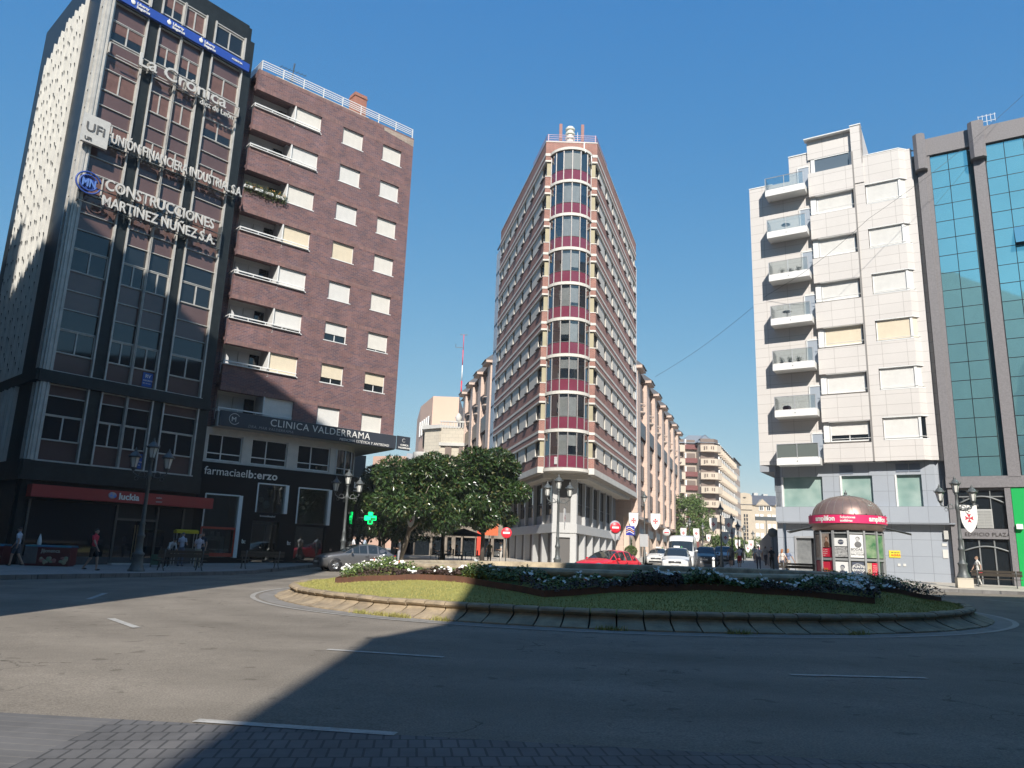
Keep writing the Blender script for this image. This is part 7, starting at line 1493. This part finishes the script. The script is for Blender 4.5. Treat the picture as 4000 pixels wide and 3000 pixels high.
    np_ = len(me.polygons); cen = np.empty(np_ * 3, 'f'); me.polygons.foreach_get('center', cen); cen = cen.reshape(-1, 3); best = np.full(np_, 1e9); reg = np.zeros(np_, int)
    for a, b, rg, rd in seg:
        a_ = np.array(a); d = np.array(b) - a_; L2 = max((d * d).sum(), 1e-9); t = np.clip(((cen - a_) @ d) / L2, 0, 1); dist = np.linalg.norm(cen - (a_ + t[:, None] * d), axis=1) - rd; idx = dist < best; best[idx] = dist[idx]
        if rg.startswith('arm'): rr = np.where(t < sleeves, 1, 0)
        elif rg.startswith('thigh'): rr = np.where(t < (.85 if shorts else 2), 2, 0)
        elif rg == 'calf': rr = np.full(np_, 0 if shorts or skirt else 2)
        else: rr = np.full(np_, {'skin': 0, 'top': 1, 'leg': 2, 'shoe': 3}[rg])
        reg[idx] = rr[idx]
    me.polygons.foreach_set('material_index', reg.astype('i')); me.polygons.foreach_set('use_smooth', [True] * np_); me.update(); link('body', me, r_)
    if not bald:
        hb = MB(); hb.M = Matrix.Translation(hd * H) @ tilt.to_4x4(); hr = H; V_ = []; F_ = []; nn, kk = 14, 8
        for j in range(kk + 1):
            ph = pi / 2 * j / kk * 1.35 - .35 * pi / 2
            for i in range(nn): t = 2 * pi * i / nn; fx = cos(t); lift = .35 if fx > .3 else 0; pz = sin(max(ph, lift)); cz = cos(max(ph, lift)); V_.append((.055 * hr * cz * fx - .005 * hr, .045 * hr * cz * sin(t), .067 * hr * pz + .003 * hr))
        for j in range(kk):
            for i in range(nn): q = (i + 1) % nn; F_.append((j * nn + i, j * nn + q, (j + 1) * nn + q, (j + 1) * nn + i))
        hb.add(V_, F_, 0, True)
        if longhair: hb.ell((-.035 * H, 0, -.07 * H), (.030 * H, .048 * H, .115 * H), 10, 8)
        hb.build('cap' if cap else 'hair', mat('hair_' + key(hair), hair, .7), r_)
    ey = MB()
    for q in (-1, 1): ey.ell(tuple((hd + Vector((.047, q * .016, .004))) * H), (.004 * H, .006 * H, .004 * H), 6, 4)
    ey.build('eyes', M_black, r_)
    if extra:
        for nm, fn in extra: b_ = MB(); m_ = fn(b_, H, S, ha); b_.build(nm, m_, r_)
    return r_
def strap(b, H, S, ha): c = Vector(S['chest']) * H; b.tube([tuple(c + Vector((-.07, -.13, -.15)) ), tuple(c + Vector((-.11, -.05, 0))), tuple(c + Vector((-.03, .10, .16))), tuple(c + Vector((.09, .06, .06))), tuple(c + Vector((.10, -.08, -.14)))], .012, 5); b.box(c.x - .1, c.x + .1, -.24, -.17, c.z - .34, c.z - .16); return M_black
def backpack(b, H, S, ha): c = Vector(S['chest']) * H; b.ell((c.x - .17, 0, c.z - .04), (.10, .15, .23), 12, 8); return mat('pack_dark', (.03, .015, .018), .8)
def handbag(b, H, S, ha): h = Vector(ha[1]) * H; b.box(h.x - .16, h.x + .16, h.y - .1, h.y + .02, h.z - .38, h.z - .1); b.tube([(h.x - .12, h.y - .04, h.z - .1), (h.x, h.y - .02, h.z + .05), (h.x + .12, h.y - .04, h.z - .1)], .01, 5); return M_white
def redbag(b, H, S, ha): h = Vector(ha[0]) * H; b.box(h.x - .08, h.x + .08, h.y - .04, h.y + .04, h.z - .16, h.z - .02); return M_red
WHT = (.62, .63, .68)
person(-22.1, 35.0, 262, 1.72, 'man in white shirt and dark shorts with a shoulder strap walking left by the freezers', (.55, .57, .64), (.07, .08, .10), shorts=True, extra=[('shoulder_bag', strap)], sleeves=.6)
person(-17.0, 31.9, 92, 1.70, 'man in red T-shirt, black shorts and cap with backpack walking right', (.60, .035, .06), (.012, .012, .014), shorts=True, extra=[('backpack', backpack)], hair=(.01, .01, .01), cap=True)
person(-16.75, 38.3, 120, 1.62, 'woman in white top bending forward over the green trolley', (.5, .53, .55), (.012, .012, .014), bend=.75, pose='stand', woman=True, shoes=(.6, .6, .6), sleeves=2)
person(-16.8, 40.0, 10, 1.72, 'man in white shirt and jeans standing with his back to us at the yellow cart', (.5, .52, .62), (.10, .12, .17), pose='hold', hair=(.12, .10, .09))
person(-15.6, 39.2, -5, 1.66, 'man in pale pink shirt and beige trousers standing right of the yellow cart', (.56, .50, .55), (.30, .27, .20), pose='hold', hair=(.25, .2, .17))
person(-16.3, 41.4, 190, 1.74, 'man in dark clothes behind the two men at the cart', (.03, .03, .045), (.03, .03, .035), pose='stand')
person(-9.25, 46.6, 80, 1.74, 'man in white shirt walking at the pharmacy corner beside the lamppost', (.6, .6, .62), (.12, .13, .15)); person(-8.75, 47.6, 80, 1.72, 'man in light blue shirt walking just behind the white shirted one', (.35, .42, .52), (.1, .1, .12), stride=-1)
person(-10.45, 46.0, 200, 1.62, 'woman in black top sitting by the pharmacy corner left of the lamppost', (.015, .015, .018), (.03, .03, .04), pose='sit', woman=True, longhair=True, z=.05)
person(-6.6, 47.6, 268, 1.62, 'older woman in grey patterned blouse behind the rear of the grey car', (.42, .44, .48), (.3, .3, .32), woman=True, hair=(.32, .18, .09), pose='hold')
person(-.35, 52.0, 265, 1.64, 'woman in white blouse with white bag walking left before the wedge building', (.66, .63, .58), (.45, .42, .38), woman=True, hair=(.03, .02, .02), pose='hold', extra=[('handbag', handbag)])
person(-1.15, 53.2, 200, 1.60, 'person in dark olive top standing left of the woman in white', (.08, .075, .04), (.04, .04, .04), pose='stand')
for (x, y, a, _), l, c in zip(SEATS[:3], ('person in grey seated at the left terrace chair', 'person in dark clothes seated right at the left terrace table', 'person in dark shirt seated at the table beyond the parasol'), ((.08, .09, .1), (.03, .03, .03), (.05, .05, .06))): person(x, y, {100: 90, -100: 270, 95: 90}[a], 1.68, l, c, (.04, .04, .05), pose='sit')
person(18.1, 62, 20, 1.74, 'man in grey shirt and dark shorts walking away on the right pavement', (.14, .14, .14), (.05, .05, .05), shorts=True, extra=[('shoulder_bag', strap)], shoes=(.5, .5, .5)); person(18.95, 62.5, 20, 1.66, 'boy in red and white striped football shirt and red shorts walking away', (.55, .52, .58), (.5, .03, .04), shorts=True)
person(18.85, 57.5, 15, 1.78, 'man in pale shirt walking away before the dark shops', (.42, .44, .5), (.06, .06, .08)); person(20.7, 60, 200, 1.70, 'person in black walking toward us before the dark shops', (.015, .015, .018), (.02, .02, .02), woman=True, longhair=True)
person(23.6, 70, 30, 1.70, 'person in light top farther down the right pavement', (.4, .38, .36), (.08, .08, .1)); person(23.0, 75, 20, 1.72, 'person in dark jacket farther down the right pavement beyond the others', (.05, .05, .07), (.06, .06, .08)); person(25.2, 78, 200, 1.68, 'most distant person in a white top near the dark shops', (.55, .54, .52), (.2, .2, .24))
person(17.75, 49.5, 60, 1.66, 'woman with long reddish hair and white handbag left of the kiosk', (.62, .55, .50), (.06, .06, .08), woman=True, longhair=True, hair=(.30, .12, .05), extra=[('handbag', handbag)]); person(18.25, 49.8, 60, 1.68, 'second woman with long light brown hair right beside the first', (.16, .20, .30), (.35, .32, .28), woman=True, longhair=True, hair=(.33, .18, .09))
person(26.15, 42.7, 275, 1.60, 'older woman all in white walking left before the mirror glass tower', (.66, .64, .60), (.60, .58, .55), woman=True, hair=(.2, .12, .07), extra=[('red_bag', redbag)], stride=.6)

# ---------------------------------------------------------------- thin haze volume added in place of the windscreen veil
mb = MB(); mb.box(-130, 140, -60, 330, -3.5, 70); hz_ = mb.build('haze', []); hz_['kind'] = 'stuff'; hz_['label'] = 'thin pale haze added over the square, standing in for the windscreen veil'; hz_['category'] = 'haze'
hm = bpy.data.materials.new('haze_air'); hm.use_nodes = True; ht = hm.node_tree; ht.nodes.remove(ht.nodes['Principled BSDF']); pvn = ht.nodes.new('ShaderNodeVolumePrincipled')
pvn.inputs['Color'].default_value = (.86, .92, 1, 1); pvn.inputs['Density'].default_value = .0004; pvn.inputs['Anisotropy'].default_value = .0
ht.links.new(pvn.outputs[0], ht.nodes['Material Output'].inputs['Volume']); hz_.data.materials.append(hm)
